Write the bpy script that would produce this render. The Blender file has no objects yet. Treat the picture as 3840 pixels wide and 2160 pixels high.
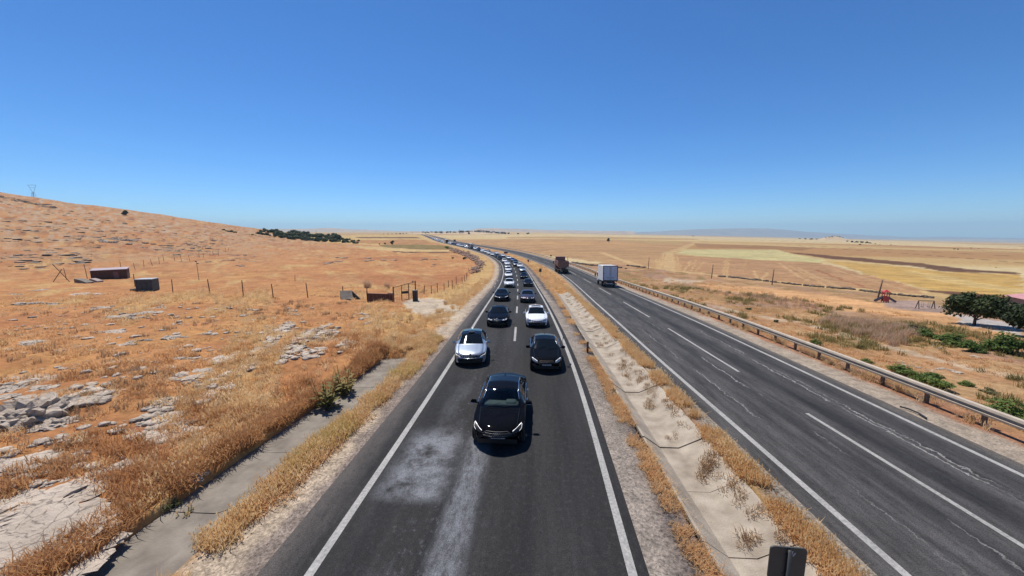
import bpy, bmesh, math, random
import numpy as np
from mathutils import Vector, Matrix, Quaternion
from mathutils.bvhtree import BVHTree
R = math.radians
rng = np.random.default_rng(7)
random.seed(7)
scene = bpy.context.scene
col = scene.collection

# ------------------------------------------------------------------ camera
F, CX, CY, CAMH = 1431.0, 1920.0, 1080.0, 7.4          # focal length and centre in photo pixels, camera height
PITCH = math.atan((1080 - 866) / F)
cam_d = bpy.data.cameras.new('camera')
cam = bpy.data.objects.new('camera', cam_d); col.objects.link(cam)
cam_d.sensor_width = 36.0
cam_d.lens = 36.0 * F / 3840.0
cam_d.clip_start = 0.1
cam_d.clip_end = 40000.0
cam.location = (0, 0, CAMH)
cam.rotation_euler = (R(90) - PITCH, 0, 0)
scene.camera = cam

# ------------------------------------------------------------------ light
SUN = Vector((-0.26, 0.47, 1.0)).normalized()           # towards the sun: ahead of the camera, a little to the left
sun_el = math.asin(SUN.z)
sun_az = math.atan2(SUN.x, SUN.y)                       # clockwise from +Y
world = bpy.data.worlds.new('World'); scene.world = world
world.use_nodes = True
wn = world.node_tree
bg = wn.nodes['Background']
sky = wn.nodes.new('ShaderNodeTexSky')
sky.sky_type = 'NISHITA'
sky.sun_disc = False
sky.sun_elevation = sun_el
sky.sun_rotation = sun_az
sky.altitude = 2000.0
sky.air_density = 1.0
sky.dust_density = 0.2
sky.ozone_density = 8.0
hs = wn.nodes.new('ShaderNodeHueSaturation'); hs.inputs['Saturation'].default_value = 1.12
tint = wn.nodes.new('ShaderNodeMix'); tint.data_type = 'RGBA'; tint.blend_type = 'MULTIPLY'
tint.inputs[0].default_value = 1.0; tint.inputs[7].default_value = (.72, .89, 1.0, 1)
wn.links.new(sky.outputs[0], hs.inputs['Color']); wn.links.new(hs.outputs[0], tint.inputs[6]); wn.links.new(tint.outputs[2], bg.inputs[0])
bg.inputs[1].default_value = 0.112
sun_d = bpy.data.lights.new('sun', 'SUN')
sun_d.energy = 5.0
sun_d.angle = R(0.53)
sun_d.color = (1.0, 0.95, 0.88)
sun_o = bpy.data.objects.new('sun', sun_d); col.objects.link(sun_o)
sun_o.rotation_euler = SUN.to_track_quat('Z', 'Y').to_euler()
sun_o.location = (-30, 50, 120)
vs = scene.view_settings
vs.view_transform = 'Standard'
vs.look = 'None'
vs.exposure = 0.22
vs.gamma = 1.0
vs.use_curve_mapping = False
scene.cycles.use_denoising = True
scene.cycles.max_bounces = 6
scene.cycles.volume_bounces = 0
scene.cycles.sample_clamp_indirect = 6.0

# ------------------------------------------------------------------ noise
def _hash(ix, iy, seed):
    h = (ix.astype(np.int64) * 374761393 + iy.astype(np.int64) * 668265263 + seed * 974634777) & 0xFFFFFFFF
    h = ((h ^ (h >> 13)) * 1274126177) & 0xFFFFFFFF
    return ((h ^ (h >> 16)) & 0xFFFFFF) / float(0xFFFFFF)
def vnoise(x, y, seed=0):
    x = np.asarray(x, float); y = np.asarray(y, float)
    ix = np.floor(x); iy = np.floor(y)
    fx = x - ix; fy = y - iy
    fx = fx * fx * (3 - 2 * fx); fy = fy * fy * (3 - 2 * fy)
    a = _hash(ix, iy, seed); b = _hash(ix + 1, iy, seed)
    c = _hash(ix, iy + 1, seed); d = _hash(ix + 1, iy + 1, seed)
    return (a * (1 - fx) + b * fx) * (1 - fy) + (c * (1 - fx) + d * fx) * fy
def fbm(x, y, seed=0, octv=4):
    s = 0.0; a = 0.5; t = 0.0
    for k in range(octv):
        s = s + a * vnoise(x, y, seed + k * 17); t += a
        x = x * 2.03 + 3.1; y = y * 2.03 - 1.7; a *= 0.5
    return s / t
def sstep(a, b, x):
    t = np.clip((x - a) / (b - a), 0, 1)
    return t * t * (3 - 2 * t)
def lerp(a, b, t): return a + (b - a) * t

# ------------------------------------------------------------------ road curves (plan view) and terrain heights
_ZY = np.array([-400, -50, 0, 12, 20, 30, 40, 50, 60, 72, 85, 100, 120, 140, 170, 220, 300, 30000], float)
_ZZ = np.array([.1, .1, .05, 0, -.1, -.42, -.93, -1.55, -2.25, -3.05, -3.7, -4.2, -4.6, -4.8, -4.95, -5, -5, -5], float)
_ty = np.linspace(-60, 320, 1521)
_tz = np.interp(_ty, _ZY, _ZZ)
_k = np.hanning(61); _k /= _k.sum()
_tz = np.convolve(np.pad(_tz, 30, mode='edge'), _k, 'valid')
def base(y): return np.interp(y, _ty, _tz)

def curve(pts, step):
    """smooth plan curve through control points (Catmull-Rom), resampled"""
    p = np.array(pts, float)
    p = np.vstack([2 * p[0] - p[1], p, 2 * p[-1] - p[-2]])
    out = []
    for i in range(1, len(p) - 2):
        p0, p1, p2, p3 = p[i - 1:i + 3]
        d = np.linalg.norm(p2 - p1)
        # centripetal parameters
        t0 = 0; t1 = t0 + np.linalg.norm(p1 - p0) ** .5; t2 = t1 + d ** .5; t3 = t2 + np.linalg.norm(p3 - p2) ** .5
        for t in np.linspace(t1, t2, max(4, int(d / step)), endpoint=False):
            A1 = (t1 - t) / (t1 - t0) * p0 + (t - t0) / (t1 - t0) * p1
            A2 = (t2 - t) / (t2 - t1) * p1 + (t - t1) / (t2 - t1) * p2
            A3 = (t3 - t) / (t3 - t2) * p2 + (t - t2) / (t3 - t2) * p3
            B1 = (t2 - t) / (t2 - t0) * A1 + (t - t0) / (t2 - t0) * A2
            B2 = (t3 - t) / (t3 - t1) * A2 + (t - t1) / (t3 - t1) * A3
            out.append((t2 - t) / (t2 - t1) * B1 + (t - t1) / (t2 - t1) * B2)
    out.append(p[-2])
    out = np.array(out)
    return out
class Path:
    def __init__(self, pts, step=2.0):
        c = curve(pts, step)
        # light smoothing of the plan
        for _ in range(6):
            c[1:-1] = (c[:-2] + 2 * c[1:-1] + c[2:]) / 4
        self.p = c
        seg = np.diff(c, axis=0)
        self.s = np.concatenate([[0], np.cumsum(np.linalg.norm(seg, axis=1))])
        t = np.gradient(c, axis=0)
        self.t = t / np.linalg.norm(t, axis=1)[:, None]
        self.n = np.stack([self.t[:, 1], -self.t[:, 0]], 1)      # to the right
    def at(self, s, off=0.0):
        x = np.interp(s, self.s, self.p[:, 0]); y = np.interp(s, self.s, self.p[:, 1])
        nx = np.interp(s, self.s, self.n[:, 0]); ny = np.interp(s, self.s, self.n[:, 1])
        return x + nx * off, y + ny * off
    def heading(self, s):
        tx = np.interp(s, self.s, self.t[:, 0]); ty = np.interp(s, self.s, self.t[:, 1])
        return math.atan2(tx, ty)                                 # clockwise from +Y
    def locate(self, X, Y):
        """signed offset (right positive) and arc length of the nearest point, for arrays"""
        X = np.atleast_1d(np.asarray(X, float)); Y = np.atleast_1d(np.asarray(Y, float))
        py = self.p[:, 1]
        S = np.interp(Y, py, self.s)
        near = np.abs(X - np.interp(Y, py, self.p[:, 0])) < 150
        xs = X[near]; ys = Y[near]; s = S[near]
        for _ in range(4):
            x0 = np.interp(s, self.s, self.p[:, 0]); y0 = np.interp(s, self.s, self.p[:, 1])
            tx = np.interp(s, self.s, self.t[:, 0]); ty = np.interp(s, self.s, self.t[:, 1])
            s = np.clip(s + .9 * ((xs - x0) * tx + (ys - y0) * ty), 0, self.s[-1])
        S[near] = s
        x0 = np.interp(S, self.s, self.p[:, 0]); y0 = np.interp(S, self.s, self.p[:, 1])
        nx = np.interp(S, self.s, self.n[:, 0]); ny = np.interp(S, self.s, self.n[:, 1])
        off = (X - x0) * nx + (Y - y0) * ny
        d = np.hypot(X - x0, Y - y0)
        off = np.where(np.abs(off) < .5 * d, np.sign(off) * d, off)      # beyond the ends
        return off, S
LEFT = Path([(-3.7, -40), (-2.15, -12), (-1.45, -1), (-.9, 7.2), (-.62, 11), (-.05, 20), (.28, 32), (.8, 57), (1.2, 89), (.8, 119), (-.8, 147), (-4.2, 173.5),
             (-7.4, 192), (-16.8, 232), (-33.3, 292.5), (-55.2, 362.5), (-84, 458), (-179, 824), (-380, 1600), (-640, 2600)], 2.5)
RIGHT = Path([(11.6, -40), (11.9, -12), (12.0, 0), (12.05, 8), (12.1, 15), (12.2, 21), (12.65, 30), (13.75, 46), (15.2, 62), (16.6, 80), (17.2, 101), (16.2, 132), (10.2, 178),
              (-.3, 233), (-17.5, 292), (-40.4, 362.5), (-69, 458), (-164, 824), (-365, 1600), (-625, 2600)], 2.5)
MID = Path([((LEFT.at(s, 3.5)[0] + RIGHT.at(RIGHT.locate(*LEFT.at(s, 3.5))[1][0], -3.5)[0]) / 2,
             (LEFT.at(s, 3.5)[1] + RIGHT.at(RIGHT.locate(*LEFT.at(s, 3.5))[1][0], -3.5)[1]) / 2) for s in
            [float(v) for v in (0, 25, 40, 50, 58, 66, 78, 95, 115, 135, 160, 185, 210, 240, 280, 340, 420, 520, 700, 1000, 1700)]], 3.0)

def natural(X, Y):
    """open terrain, without the road corridor"""
    X = np.asarray(X, float); Y = np.asarray(Y, float)
    b = base(Y)
    # hill on the left
    yr = 372 + (X + 150) * 0.069
    A = -0.1525 * X - 0.01 * Y - 24.2
    A = A + (fbm(X / 45, Y / 45, 5, 3) - .5) * 3.0 * sstep(-60, -160, X)
    hill = 0.5 * (b + A + np.sqrt((b - A) ** 2 + 49.0)) - b - 49.0 / 4 / np.sqrt((b - A) ** 2 + 49.0) * .6
    hill = np.where(X < 0, hill, 0) * sstep(-12, -40, X)
    hill = hill * (1 - sstep(-10, 190, Y - yr)) 
    # right hand plain falls away gently
    k = 0.5 * ((X - 90) + np.sqrt((X - 90) ** 2 + 60.0 ** 2))
    fall = -0.0215 * np.minimum(k, 9000) * sstep(20, 140, X)
    # small swells
    sw = (fbm(X / 160, Y / 160, 9, 3) - .5) * 2.2 * sstep(180, 420, Y) * (1 - sstep(1500, 4000, Y))
    return b + hill + fall + sw * .6
def terrain(X, Y, micro=True):
    X = np.atleast_1d(np.asarray(X, float)); Y = np.atleast_1d(np.asarray(Y, float))
    z = natural(X, Y)
    tl, sl = LEFT.locate(X, Y)
    tr, sr = RIGHT.locate(X, Y)
    tm, sm = MID.locate(X, Y)
    b = base(Y)
    far = Y > 2500
    # corridor mask: between the left verge and the guard rail
    inside = sstep(-9.3, -8.9, tl - np.interp(Y, [5, 9, 14, 19, 24, 40], [0, .05, .35, .75, .9, 0])) * sstep(9.0, 6.3, tr)
    inside = np.where(far, 0, inside)
    road = b - 0.05
    rough = (fbm(X * .9, Y * .9, 21, 3) - .5) * .30 + (fbm(X * .16, Y * .16, 22, 3) - .5) * .9
    rgt = sstep(6.4, 10.5, tr) * (1 - sstep(200, 400, Y))
    z = z + rough * (1 - inside) * np.where(tl < 0, 1.0, .45) * (1 - sstep(700, 1200, Y)) - 1.15 * rgt * (tr > 0)
    bank = sstep(-8.3, -9.2, tl) * (1 - sstep(-9.5, -20, tl)) * .18
    z = np.where(tl < 0, z + bank * .3 * (1 - sstep(60, 120, Y)), z)
    z = z * (1 - inside) + road * inside
    # cut under the two concrete drains
    sh = np.interp(Y, [5, 9, 14, 19, 24], [0, .05, .35, .75, .9])
    dl = sstep(-9.0, -8.8, tl - sh) * sstep(-6.55, -6.75, tl - sh) * (1 - sstep(21.5, 24.0, Y))
    z = z - .85 * dl
    dm = sstep(-1.15, -.75, tm) * sstep(1.4, 1.1, tm) * (1 - sstep(60, 75, Y))
    z = z - .75 * dm
    # grown-over shallow median further on
    dm2 = np.exp(-(tm / 1.6) ** 2) * sstep(55, 80, Y) * (1 - sstep(200, 300, Y)) * np.where((tl > 4.5) & (tr < -4.5), 1, 0)
    z = z - .35 * dm2
    return z
_T = np.exp(np.linspace(math.log(5), math.log(16000), 1400))
def ray(u, v):
    a = (u - CX) / F; b = (v - CY) / F
    return a, math.cos(PITCH) - b * math.sin(PITCH), -math.sin(PITCH) - b * math.cos(PITCH)
def hit(u, v, up=0.0):
    """ground point seen at a photo pixel, from the terrain itself"""
    a, dy, dz = ray(u, v)
    X = a * _T; Y = dy * _T; Z = CAMH + dz * _T
    g = (natural(X, Y) - 1.0 * sstep(19, 24, X) * (Y < 300) if u > 2350 else natural(X, Y)) + up
    k = np.argmax(Z < g)
    if k == 0: k = len(_T) - 1
    d0 = Z[k - 1] - g[k - 1]; d1 = g[k] - Z[k]
    f = d0 / (d0 + d1 + 1e-9)
    t = _T[k - 1] + f * (_T[k] - _T[k - 1])
    return a * t, dy * t
def gz(x, y): return float(terrain(x, y)[0])
def hit3(u, v):
    x, y = hit(u, v)
    return Vector((x, y, gz(x, y)))
def size_at(px, y):
    """metres spanned by so many photo pixels at that distance"""
    return px * y / F * 1.01
# ------------------------------------------------------------------ materials
def _new(name):
    m = bpy.data.materials.new(name); m.use_nodes = True
    nt = m.node_tree
    return m, nt, nt.nodes, nt.links, nt.nodes['Principled BSDF']
def lin(r, g, b):
    f = lambda c: (c / 255 / 12.92) if c / 255 <= .04045 else ((c / 255 + .055) / 1.055) ** 2.4
    return (f(r), f(g), f(b))
_pm = {}
def pm(name, c, rough=.6, metal=0.0, var=.18, scale=6.0, bump=0.0, coat=0.0, spec=.5, c2=None, emit=0.0, stretch=None, bscale=None):
    """a plain procedural surface: base colour broken up by noise, with optional fine relief"""
    if name in _pm: return _pm[name]
    m, nt, N, L, P = _new(name)
    tc = N.new('ShaderNodeTexCoord'); mp = N.new('ShaderNodeMapping')
    L.new(tc.outputs['Object'], mp.inputs[0])
    if stretch: mp.inputs['Scale'].default_value = stretch
    no = N.new('ShaderNodeTexNoise'); no.inputs['Scale'].default_value = scale; no.inputs['Detail'].default_value = 5
    L.new(mp.outputs[0], no.inputs['Vector'])
    mix = N.new('ShaderNodeMix'); mix.data_type = 'RGBA'
    rm = N.new('ShaderNodeMapRange'); rm.inputs[1].default_value = .3; rm.inputs[2].default_value = .7
    L.new(no.outputs['Fac'], rm.inputs[0]); L.new(rm.outputs[0], mix.inputs[0])
    c2 = c2 or tuple(max(0, v * (1 - var)) for v in c)
    mix.inputs[6].default_value = (*c2, 1); mix.inputs[7].default_value = (*tuple(min(1, v * (1 + var * .6)) for v in c), 1)
    L.new(mix.outputs[2], P.inputs['Base Color'])
    P.inputs['Roughness'].default_value = rough; P.inputs['Metallic'].default_value = metal
    P.inputs['Coat Weight'].default_value = coat; P.inputs['Coat Roughness'].default_value = .03
    P.inputs['Specular IOR Level'].default_value = spec
    if emit:
        P.inputs['Emission Color'].default_value = (*c, 1); P.inputs['Emission Strength'].default_value = emit
    if bump:
        b = N.new('ShaderNodeBump'); b.inputs['Strength'].default_value = bump; b.inputs['Distance'].default_value = .05
        if bscale:
            n2 = N.new('ShaderNodeTexNoise'); n2.inputs['Scale'].default_value = bscale; n2.inputs['Detail'].default_value = 4
            L.new(mp.outputs[0], n2.inputs['Vector']); L.new(n2.outputs['Fac'], b.inputs['Height'])
        else: L.new(no.outputs['Fac'], b.inputs['Height'])
        L.new(b.outputs[0], P.inputs['Normal'])
    _pm[name] = m
    return m
def ground_material():
    m, nt, N, L, P = _new('dry_ground')
    at = N.new('ShaderNodeAttribute'); at.attribute_name = 'Col'
    ar = N.new('ShaderNodeAttribute'); ar.attribute_name = 'Grit'
    geo = N.new('ShaderNodeNewGeometry')
    def noise(sc, det=4, rough=.6):
        n = N.new('ShaderNodeTexNoise'); n.inputs['Scale'].default_value = sc; n.inputs['Detail'].default_value = det
        n.inputs['Roughness'].default_value = rough
        L.new(geo.outputs['Position'], n.inputs['Vector']); return n
    def ramp(src, a, b, lo, hi):
        r = N.new('ShaderNodeMapRange'); r.inputs[1].default_value = a; r.inputs[2].default_value = b
        r.inputs[3].default_value = lo; r.inputs[4].default_value = hi
        L.new(src, r.inputs[0]); return r.outputs[0]
    def mul(colr, fac):
        x = N.new('ShaderNodeMix'); x.data_type = 'RGBA'; x.blend_type = 'MULTIPLY'; x.inputs[0].default_value = 1
        L.new(colr, x.inputs[6]); L.new(fac, x.inputs[7]); return x.outputs[2]
    c = at.outputs['Color']
    c = mul(c, ramp(noise(.35, 3).outputs['Fac'], .3, .7, .82, 1.16))
    c = mul(c, ramp(noise(2.3, 5, .7).outputs['Fac'], .28, .72, .62, 1.30))
    # grit: strong fine light and dark grains on gravel
    g = noise(13, 3, .8)
    f = ramp(g.outputs['Fac'], .33, .66, .35, 1.45)
    mx = N.new('ShaderNodeMix'); mx.data_type = 'FLOAT'
    L.new(ar.outputs['Fac'], mx.inputs[0]); mx.inputs[2].default_value = 1.0; L.new(f, mx.inputs[3])
    c = mul(c, mx.outputs[0])
    L.new(c, P.inputs['Base Color'])
    P.inputs['Roughness'].default_value = .95; P.inputs['Specular IOR Level'].default_value = .15
    b = N.new('ShaderNodeBump'); b.inputs['Strength'].default_value = .55; b.inputs['Distance'].default_value = .12
    L.new(noise(4.5, 6, .7).outputs['Fac'], b.inputs['Height']); L.new(b.outputs[0], P.inputs['Normal'])
    return m
def asphalt_material(name, side):
    """UV: x = metres across, y = metres along"""
    m, nt, N, L, P = _new(name)
    uv = N.new('ShaderNodeUVMap'); uv.uv_map = 'UVMap'
    sep = N.new('ShaderNodeSeparateXYZ'); L.new(uv.outputs[0], sep.inputs[0])
    def noise(sx, sy, det=4, rough=.6, off=0):
        mp = N.new('ShaderNodeMapping'); mp.inputs['Scale'].default_value = (sx, sy, 1); mp.inputs['Location'].default_value = (off, off * .7, 0)
        L.new(uv.outputs[0], mp.inputs[0])
        n = N.new('ShaderNodeTexNoise'); n.inputs['Scale'].default_value = 1; n.inputs['Detail'].default_value = det; n.inputs['Roughness'].default_value = rough
        L.new(mp.outputs[0], n.inputs['Vector']); return n.outputs['Fac']
    def rg(src, a, b, lo, hi, smooth=False):
        r = N.new('ShaderNodeMapRange'); r.inputs[1].default_value = a; r.inputs[2].default_value = b
        r.inputs[3].default_value = lo; r.inputs[4].default_value = hi
        if smooth: r.interpolation_type = 'SMOOTHSTEP'
        L.new(src, r.inputs[0]); return r.outputs[0]
    def mth(op, a, b):
        x = N.new('ShaderNodeMath'); x.operation = op
        for i, v in enumerate((a, b)):
            if isinstance(v, (int, float)): x.inputs[i].default_value = v
            else: L.new(v, x.inputs[i])
        return x.outputs[0]
    def mixc(f, a, b):
        x = N.new('ShaderNodeMix'); x.data_type = 'RGBA'
        L.new(f, x.inputs[0])
        for i, v in ((6, a), (7, b)):
            if isinstance(v, tuple): x.inputs[i].default_value = (*v, 1)
            else: L.new(v, x.inputs[i])
        return x.outputs[2]
    X, Y = sep.outputs[0], sep.outputs[1]
    # streaked binder
    c = mixc(rg(noise(1.4, .10, 5, .65), .3, .7, 0, 1), (.0160, .0156, .0155), (.034, .0325, .032))
    def band(cx, w):                      # soft lengthwise band
        d = mth('ABSOLUTE', mth('SUBTRACT', X, cx), 0)
        return rg(d, w, w * .25, 0, 1, True)
    if side == 'L':
        tr = mth('MAXIMUM', mth('MAXIMUM', band(-2.65, .5), band(-.95, .5)), mth('MAXIMUM', band(.95, .5), band(2.65, .5)))
        c = mixc(mth('MULTIPLY', tr, rg(noise(.9, .05, 3), .35, .65, .1, .55)), c, (.014, .014, .015))
        # pale dusty residue in the left lane near the bridge
        d1 = mth('MULTIPLY', band(-2.2, 1.35), mth('MULTIPLY', rg(Y, 54.0, 52.4, 0, 1, True), rg(Y, 49.3, 49.9, 0, 1, True)))
        d1 = mth('MULTIPLY', d1, rg(noise(1.1, .9, 6, .7, 4.3), .36, .56, 0, .95))
        d2 = mth('MULTIPLY', band(-.62, .62), mth('MULTIPLY', rg(Y, 54.5, 52, 0, 1, True), rg(noise(3.0, .9, 7, .85, 9.1), .34, .62, 0, .9)))
        d3 = mth('MULTIPLY', band(-1.5, 1.9), mth('MULTIPLY', rg(Y, 72, 56, 0, 1, True), rg(noise(.7, .22, 5, .7, 2.2), .5, .75, 0, .35)))
        d4 = mth('MULTIPLY', band(-1.1, 1.7), rg(noise(5, 3.2, 4, .8, 6.0), .56, .66, 0, .30))
        dust = mth('MINIMUM', mth('ADD', mth('MAXIMUM', d1, d2), mth('ADD', d3, d4)), .92)
        c = mixc(dust, c, (.165, .168, .180))
        edge = rg(mth('ADD', X, rg(noise(2, .5, 5, .7), 0, 1, -.7, .7)), -3.75, -4.5, 0, 1)
        c = mixc(edge, c, (.075, .066, .060))
    else:
        dk = mth('MULTIPLY', band(1.0, .7), rg(noise(.6, .05, 3), .3, .6, .3, 1))
        c = mixc(rg(noise(2.2, .28, 6, .75, 3.3), .35, .7, .1, 1), c, (.088, .083, .080))
        c = mixc(mth('MULTIPLY', dk, .85), c, (.013, .013, .0145))
        c = mixc(mth('MULTIPLY', mth('MAXIMUM', band(2.9, .55), band(-.9, .5)), .45), c, (.018, .018, .0195))
        # pale cracks wandering lengthwise
        w = mth('MULTIPLY', mth('SUBTRACT', noise(.5, .5, 5, .7, 7.7), .5), 1.6)
        w2 = mth('MULTIPLY', mth('SUBTRACT', noise(2.2, 2.6, 4, .8, 1.7), .5), .5)
        for cx, wd, o in ((2.0, .05, 0), (2.25, .045, 3), (-.75, .05, 5), (-2.2, .035, 9)):
            dd = mth('ABSOLUTE', mth('ADD', mth('SUBTRACT', X, cx), mth('ADD', mth('MULTIPLY', w, .55 if o % 2 else .4), w2)), 0)
            cr = mth('MULTIPLY', rg(dd, wd, wd * .3, 0, 1), rg(noise(.3, .22, 3, .6, 20 + o), .43, .55, 0, .8))
            cr = mth('MULTIPLY', cr, rg(Y, 78, 62, 0, 1))
            c = mixc(cr, c, (.27, .255, .24))
        c = mixc(rg(mth('ADD', X, rg(noise(2, .5, 5, .7), 0, 1, -.5, .5)), 3.8, 4.4, 0, .8), c, (.14, .12, .098))
    c = mixc(rg(noise(6.5, 5.5, 4, .8, 12.0), .52, .74, 0, .5), c, (.062, .060, .058))
    c = mixc(rg(noise(9, 7, 3, .8, 31.0), .50, .30, 0, .45), c, (.008, .008, .009))
    # aggregate grain
    gr = noise(38, 38, 2, .8, 1.1)
    g2 = N.new('ShaderNodeMix'); g2.data_type = 'RGBA'; g2.blend_type = 'MULTIPLY'; g2.inputs[0].default_value = 1
    L.new(c, g2.inputs[6]); L.new(rg(gr, .3, .72, .5, 1.75), g2.inputs[7])
    L.new(g2.outputs[2], P.inputs['Base Color'])
    P.inputs['Roughness'].default_value = .82
    P.inputs['Specular IOR Level'].default_value = .12
    b = N.new('ShaderNodeBump'); b.inputs['Strength'].default_value = .35; b.inputs['Distance'].default_value = .012
    L.new(noise(30, 30, 3, .8), b.inputs['Height']); L.new(b.outputs[0], P.inputs['Normal'])
    return m
def paint_line_material():
    m, nt, N, L, P = _new('road_paint')
    geo = N.new('ShaderNodeNewGeometry')
    n1 = N.new('ShaderNodeTexNoise'); n1.inputs['Scale'].default_value = 14; n1.inputs['Detail'].default_value = 5; n1.inputs['Roughness'].default_value = .8
    n2 = N.new('ShaderNodeTexNoise'); n2.inputs['Scale'].default_value = .8; n2.inputs['Detail'].default_value = 3
    L.new(geo.outputs['Position'], n1.inputs[0]); L.new(geo.outputs['Position'], n2.inputs[0])
    a = N.new('ShaderNodeMath'); a.operation = 'MULTIPLY_ADD'; a.inputs[1].default_value = .35
    L.new(n2.outputs['Fac'], a.inputs[0]); L.new(n1.outputs['Fac'], a.inputs[2])
    r = N.new('ShaderNodeMapRange'); r.inputs[1].default_value = .48; r.inputs[2].default_value = .88
    L.new(a.outputs[0], r.inputs[0])
    mx = N.new('ShaderNodeMix'); mx.data_type = 'RGBA'
    mx.inputs[6].default_value = (.40, .38, .35, 1); mx.inputs[7].default_value = (.15, .145, .135, 1)
    L.new(r.outputs[0], mx.inputs[0]); L.new(mx.outputs[2], P.inputs['Base Color'])
    P.inputs['Roughness'].default_value = .8
    return m
def leaf_material(name, c, c2, trans=.25):
    """foliage and dry grass: colour varies from one instance / clump to the next"""
    m, nt, N, L, P = _new(name)
    oi = N.new('ShaderNodeObjectInfo'); geo = N.new('ShaderNodeNewGeometry')
    n = N.new('ShaderNodeTexNoise'); n.inputs['Scale'].default_value = .45; n.inputs['Detail'].default_value = 4
    L.new(geo.outputs['Position'], n.inputs[0])
    ad = N.new('ShaderNodeMath'); ad.operation = 'MULTIPLY_ADD'; ad.inputs[1].default_value = .55
    L.new(oi.outputs['Random'], ad.inputs[0]); L.new(n.outputs['Fac'], ad.inputs[2])
    r = N.new('ShaderNodeMapRange'); r.inputs[1].default_value = .38; r.inputs[2].default_value = 1.1
    L.new(ad.outputs[0], r.inputs[0])
    mx = N.new('ShaderNodeMix'); mx.data_type = 'RGBA'
    mx.inputs[6].default_value = (*c, 1); mx.inputs[7].default_value = (*c2, 1)
    L.new(r.outputs[0], mx.inputs[0]); L.new(mx.outputs[2], P.inputs['Base Color'])
    P.inputs['Roughness'].default_value = .7; P.inputs['Specular IOR Level'].default_value = .25
    if trans:
        t = N.new('ShaderNodeBsdfTranslucent'); L.new(mx.outputs[2], t.inputs[0])
        ms = N.new('ShaderNodeMixShader'); ms.inputs[0].default_value = trans
        out = N['Material Output']
        L.new(P.outputs[0], ms.inputs[1]); L.new(t.outputs[0], ms.inputs[2]); L.new(ms.outputs[0], out.inputs[0])
    return m
def rock_material(name, ca, cb, cd):
    m, nt, N, L, P = _new(name)
    geo = N.new('ShaderNodeNewGeometry')
    def noise(sc, det=5, rough=.65, st=None):
        n = N.new('ShaderNodeTexNoise'); n.inputs['Scale'].default_value = sc; n.inputs['Detail'].default_value = det; n.inputs['Roughness'].default_value = rough
        if st:
            mp = N.new('ShaderNodeMapping'); mp.inputs['Scale'].default_value = st; mp.inputs['Rotation'].default_value = (0, 0, .5)
            L.new(geo.outputs['Position'], mp.inputs[0]); L.new(mp.outputs[0], n.inputs[0])
        else: L.new(geo.outputs['Position'], n.inputs[0])
        return n.outputs['Fac']
    def rg(s, a, b, lo=0, hi=1):
        r = N.new('ShaderNodeMapRange'); r.inputs[1].default_value = a; r.inputs[2].default_value = b; r.inputs[3].default_value = lo; r.inputs[4].default_value = hi
        L.new(s, r.inputs[0]); return r.outputs[0]
    def mixc(f, a, b):
        x = N.new('ShaderNodeMix'); x.data_type = 'RGBA'; L.new(f, x.inputs[0])
        for i, v in ((6, a), (7, b)):
            if isinstance(v, tuple): x.inputs[i].default_value = (*v, 1)
            else: L.new(v, x.inputs[i])
        return x.outputs[2]
    c = mixc(rg(noise(.8), .35, .65), ca, cb)
    c = mixc(rg(noise(5, 6, .75, (.5, 1.2, 2.5)), .56, .68, 0, .75), c, cd)
    vo = N.new('ShaderNodeTexVoronoi'); vo.feature = 'DISTANCE_TO_EDGE'; vo.inputs['Scale'].default_value = 1.5
    wp = N.new('ShaderNodeVectorMath'); wp.operation = 'MULTIPLY_ADD'; wp.inputs[1].default_value = (.5, .5, .5)
    nv = N.new('ShaderNodeTexNoise'); nv.inputs['Scale'].default_value = 2.2; nv.inputs['Detail'].default_value = 5
    L.new(geo.outputs['Position'], nv.inputs[0]); L.new(nv.outputs['Color'], wp.inputs[0]); L.new(geo.outputs['Position'], wp.inputs[2]); L.new(wp.outputs[0], vo.inputs['Vector'])
    c = mixc(rg(vo.outputs['Distance'], .0, .035, .7, 0), c, cd)
    L.new(c, P.inputs['Base Color']); P.inputs['Roughness'].default_value = .92; P.inputs['Specular IOR Level'].default_value = .2
    b = N.new('ShaderNodeBump'); b.inputs['Strength'].default_value = .8; b.inputs['Distance'].default_value = .10
    L.new(noise(6, 7, .75, (.7, 1, 3)), b.inputs['Height']); L.new(b.outputs[0], P.inputs['Normal'])
    return m
def car_paint(name, c, metal=.0, rough=.35, cior=1.38):
    m, nt, N, L, P = _new(name)
    tc = N.new('ShaderNodeTexCoord')
    n = N.new('ShaderNodeTexNoise'); n.inputs['Scale'].default_value = 3; n.inputs['Detail'].default_value = 6
    L.new(tc.outputs['Object'], n.inputs[0])
    mx = N.new('ShaderNodeMix'); mx.data_type = 'RGBA'
    mx.inputs[6].default_value = (*c, 1); mx.inputs[7].default_value = (*tuple(v * .93 + .004 for v in c), 1)
    L.new(n.outputs['Fac'], mx.inputs[0]); L.new(mx.outputs[2], P.inputs['Base Color'])
    P.inputs['Metallic'].default_value = metal; P.inputs['Roughness'].default_value = rough
    P.inputs['Coat Weight'].default_value = 1.0; P.inputs['Coat Roughness'].default_value = .035
    P.inputs['Coat IOR'].default_value = cior; P.inputs['Specular IOR Level'].default_value = 0.0 if cior < 1.3 else .2
    # dust in the clear coat
    r = N.new('ShaderNodeMapRange'); r.inputs[1].default_value = .35; r.inputs[2].default_value = .75; r.inputs[3].default_value = .015; r.inputs[4].default_value = .06
    L.new(n.outputs['Fac'], r.inputs[0]); L.new(r.outputs[0], P.inputs['Coat Roughness'])
    return m
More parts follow.
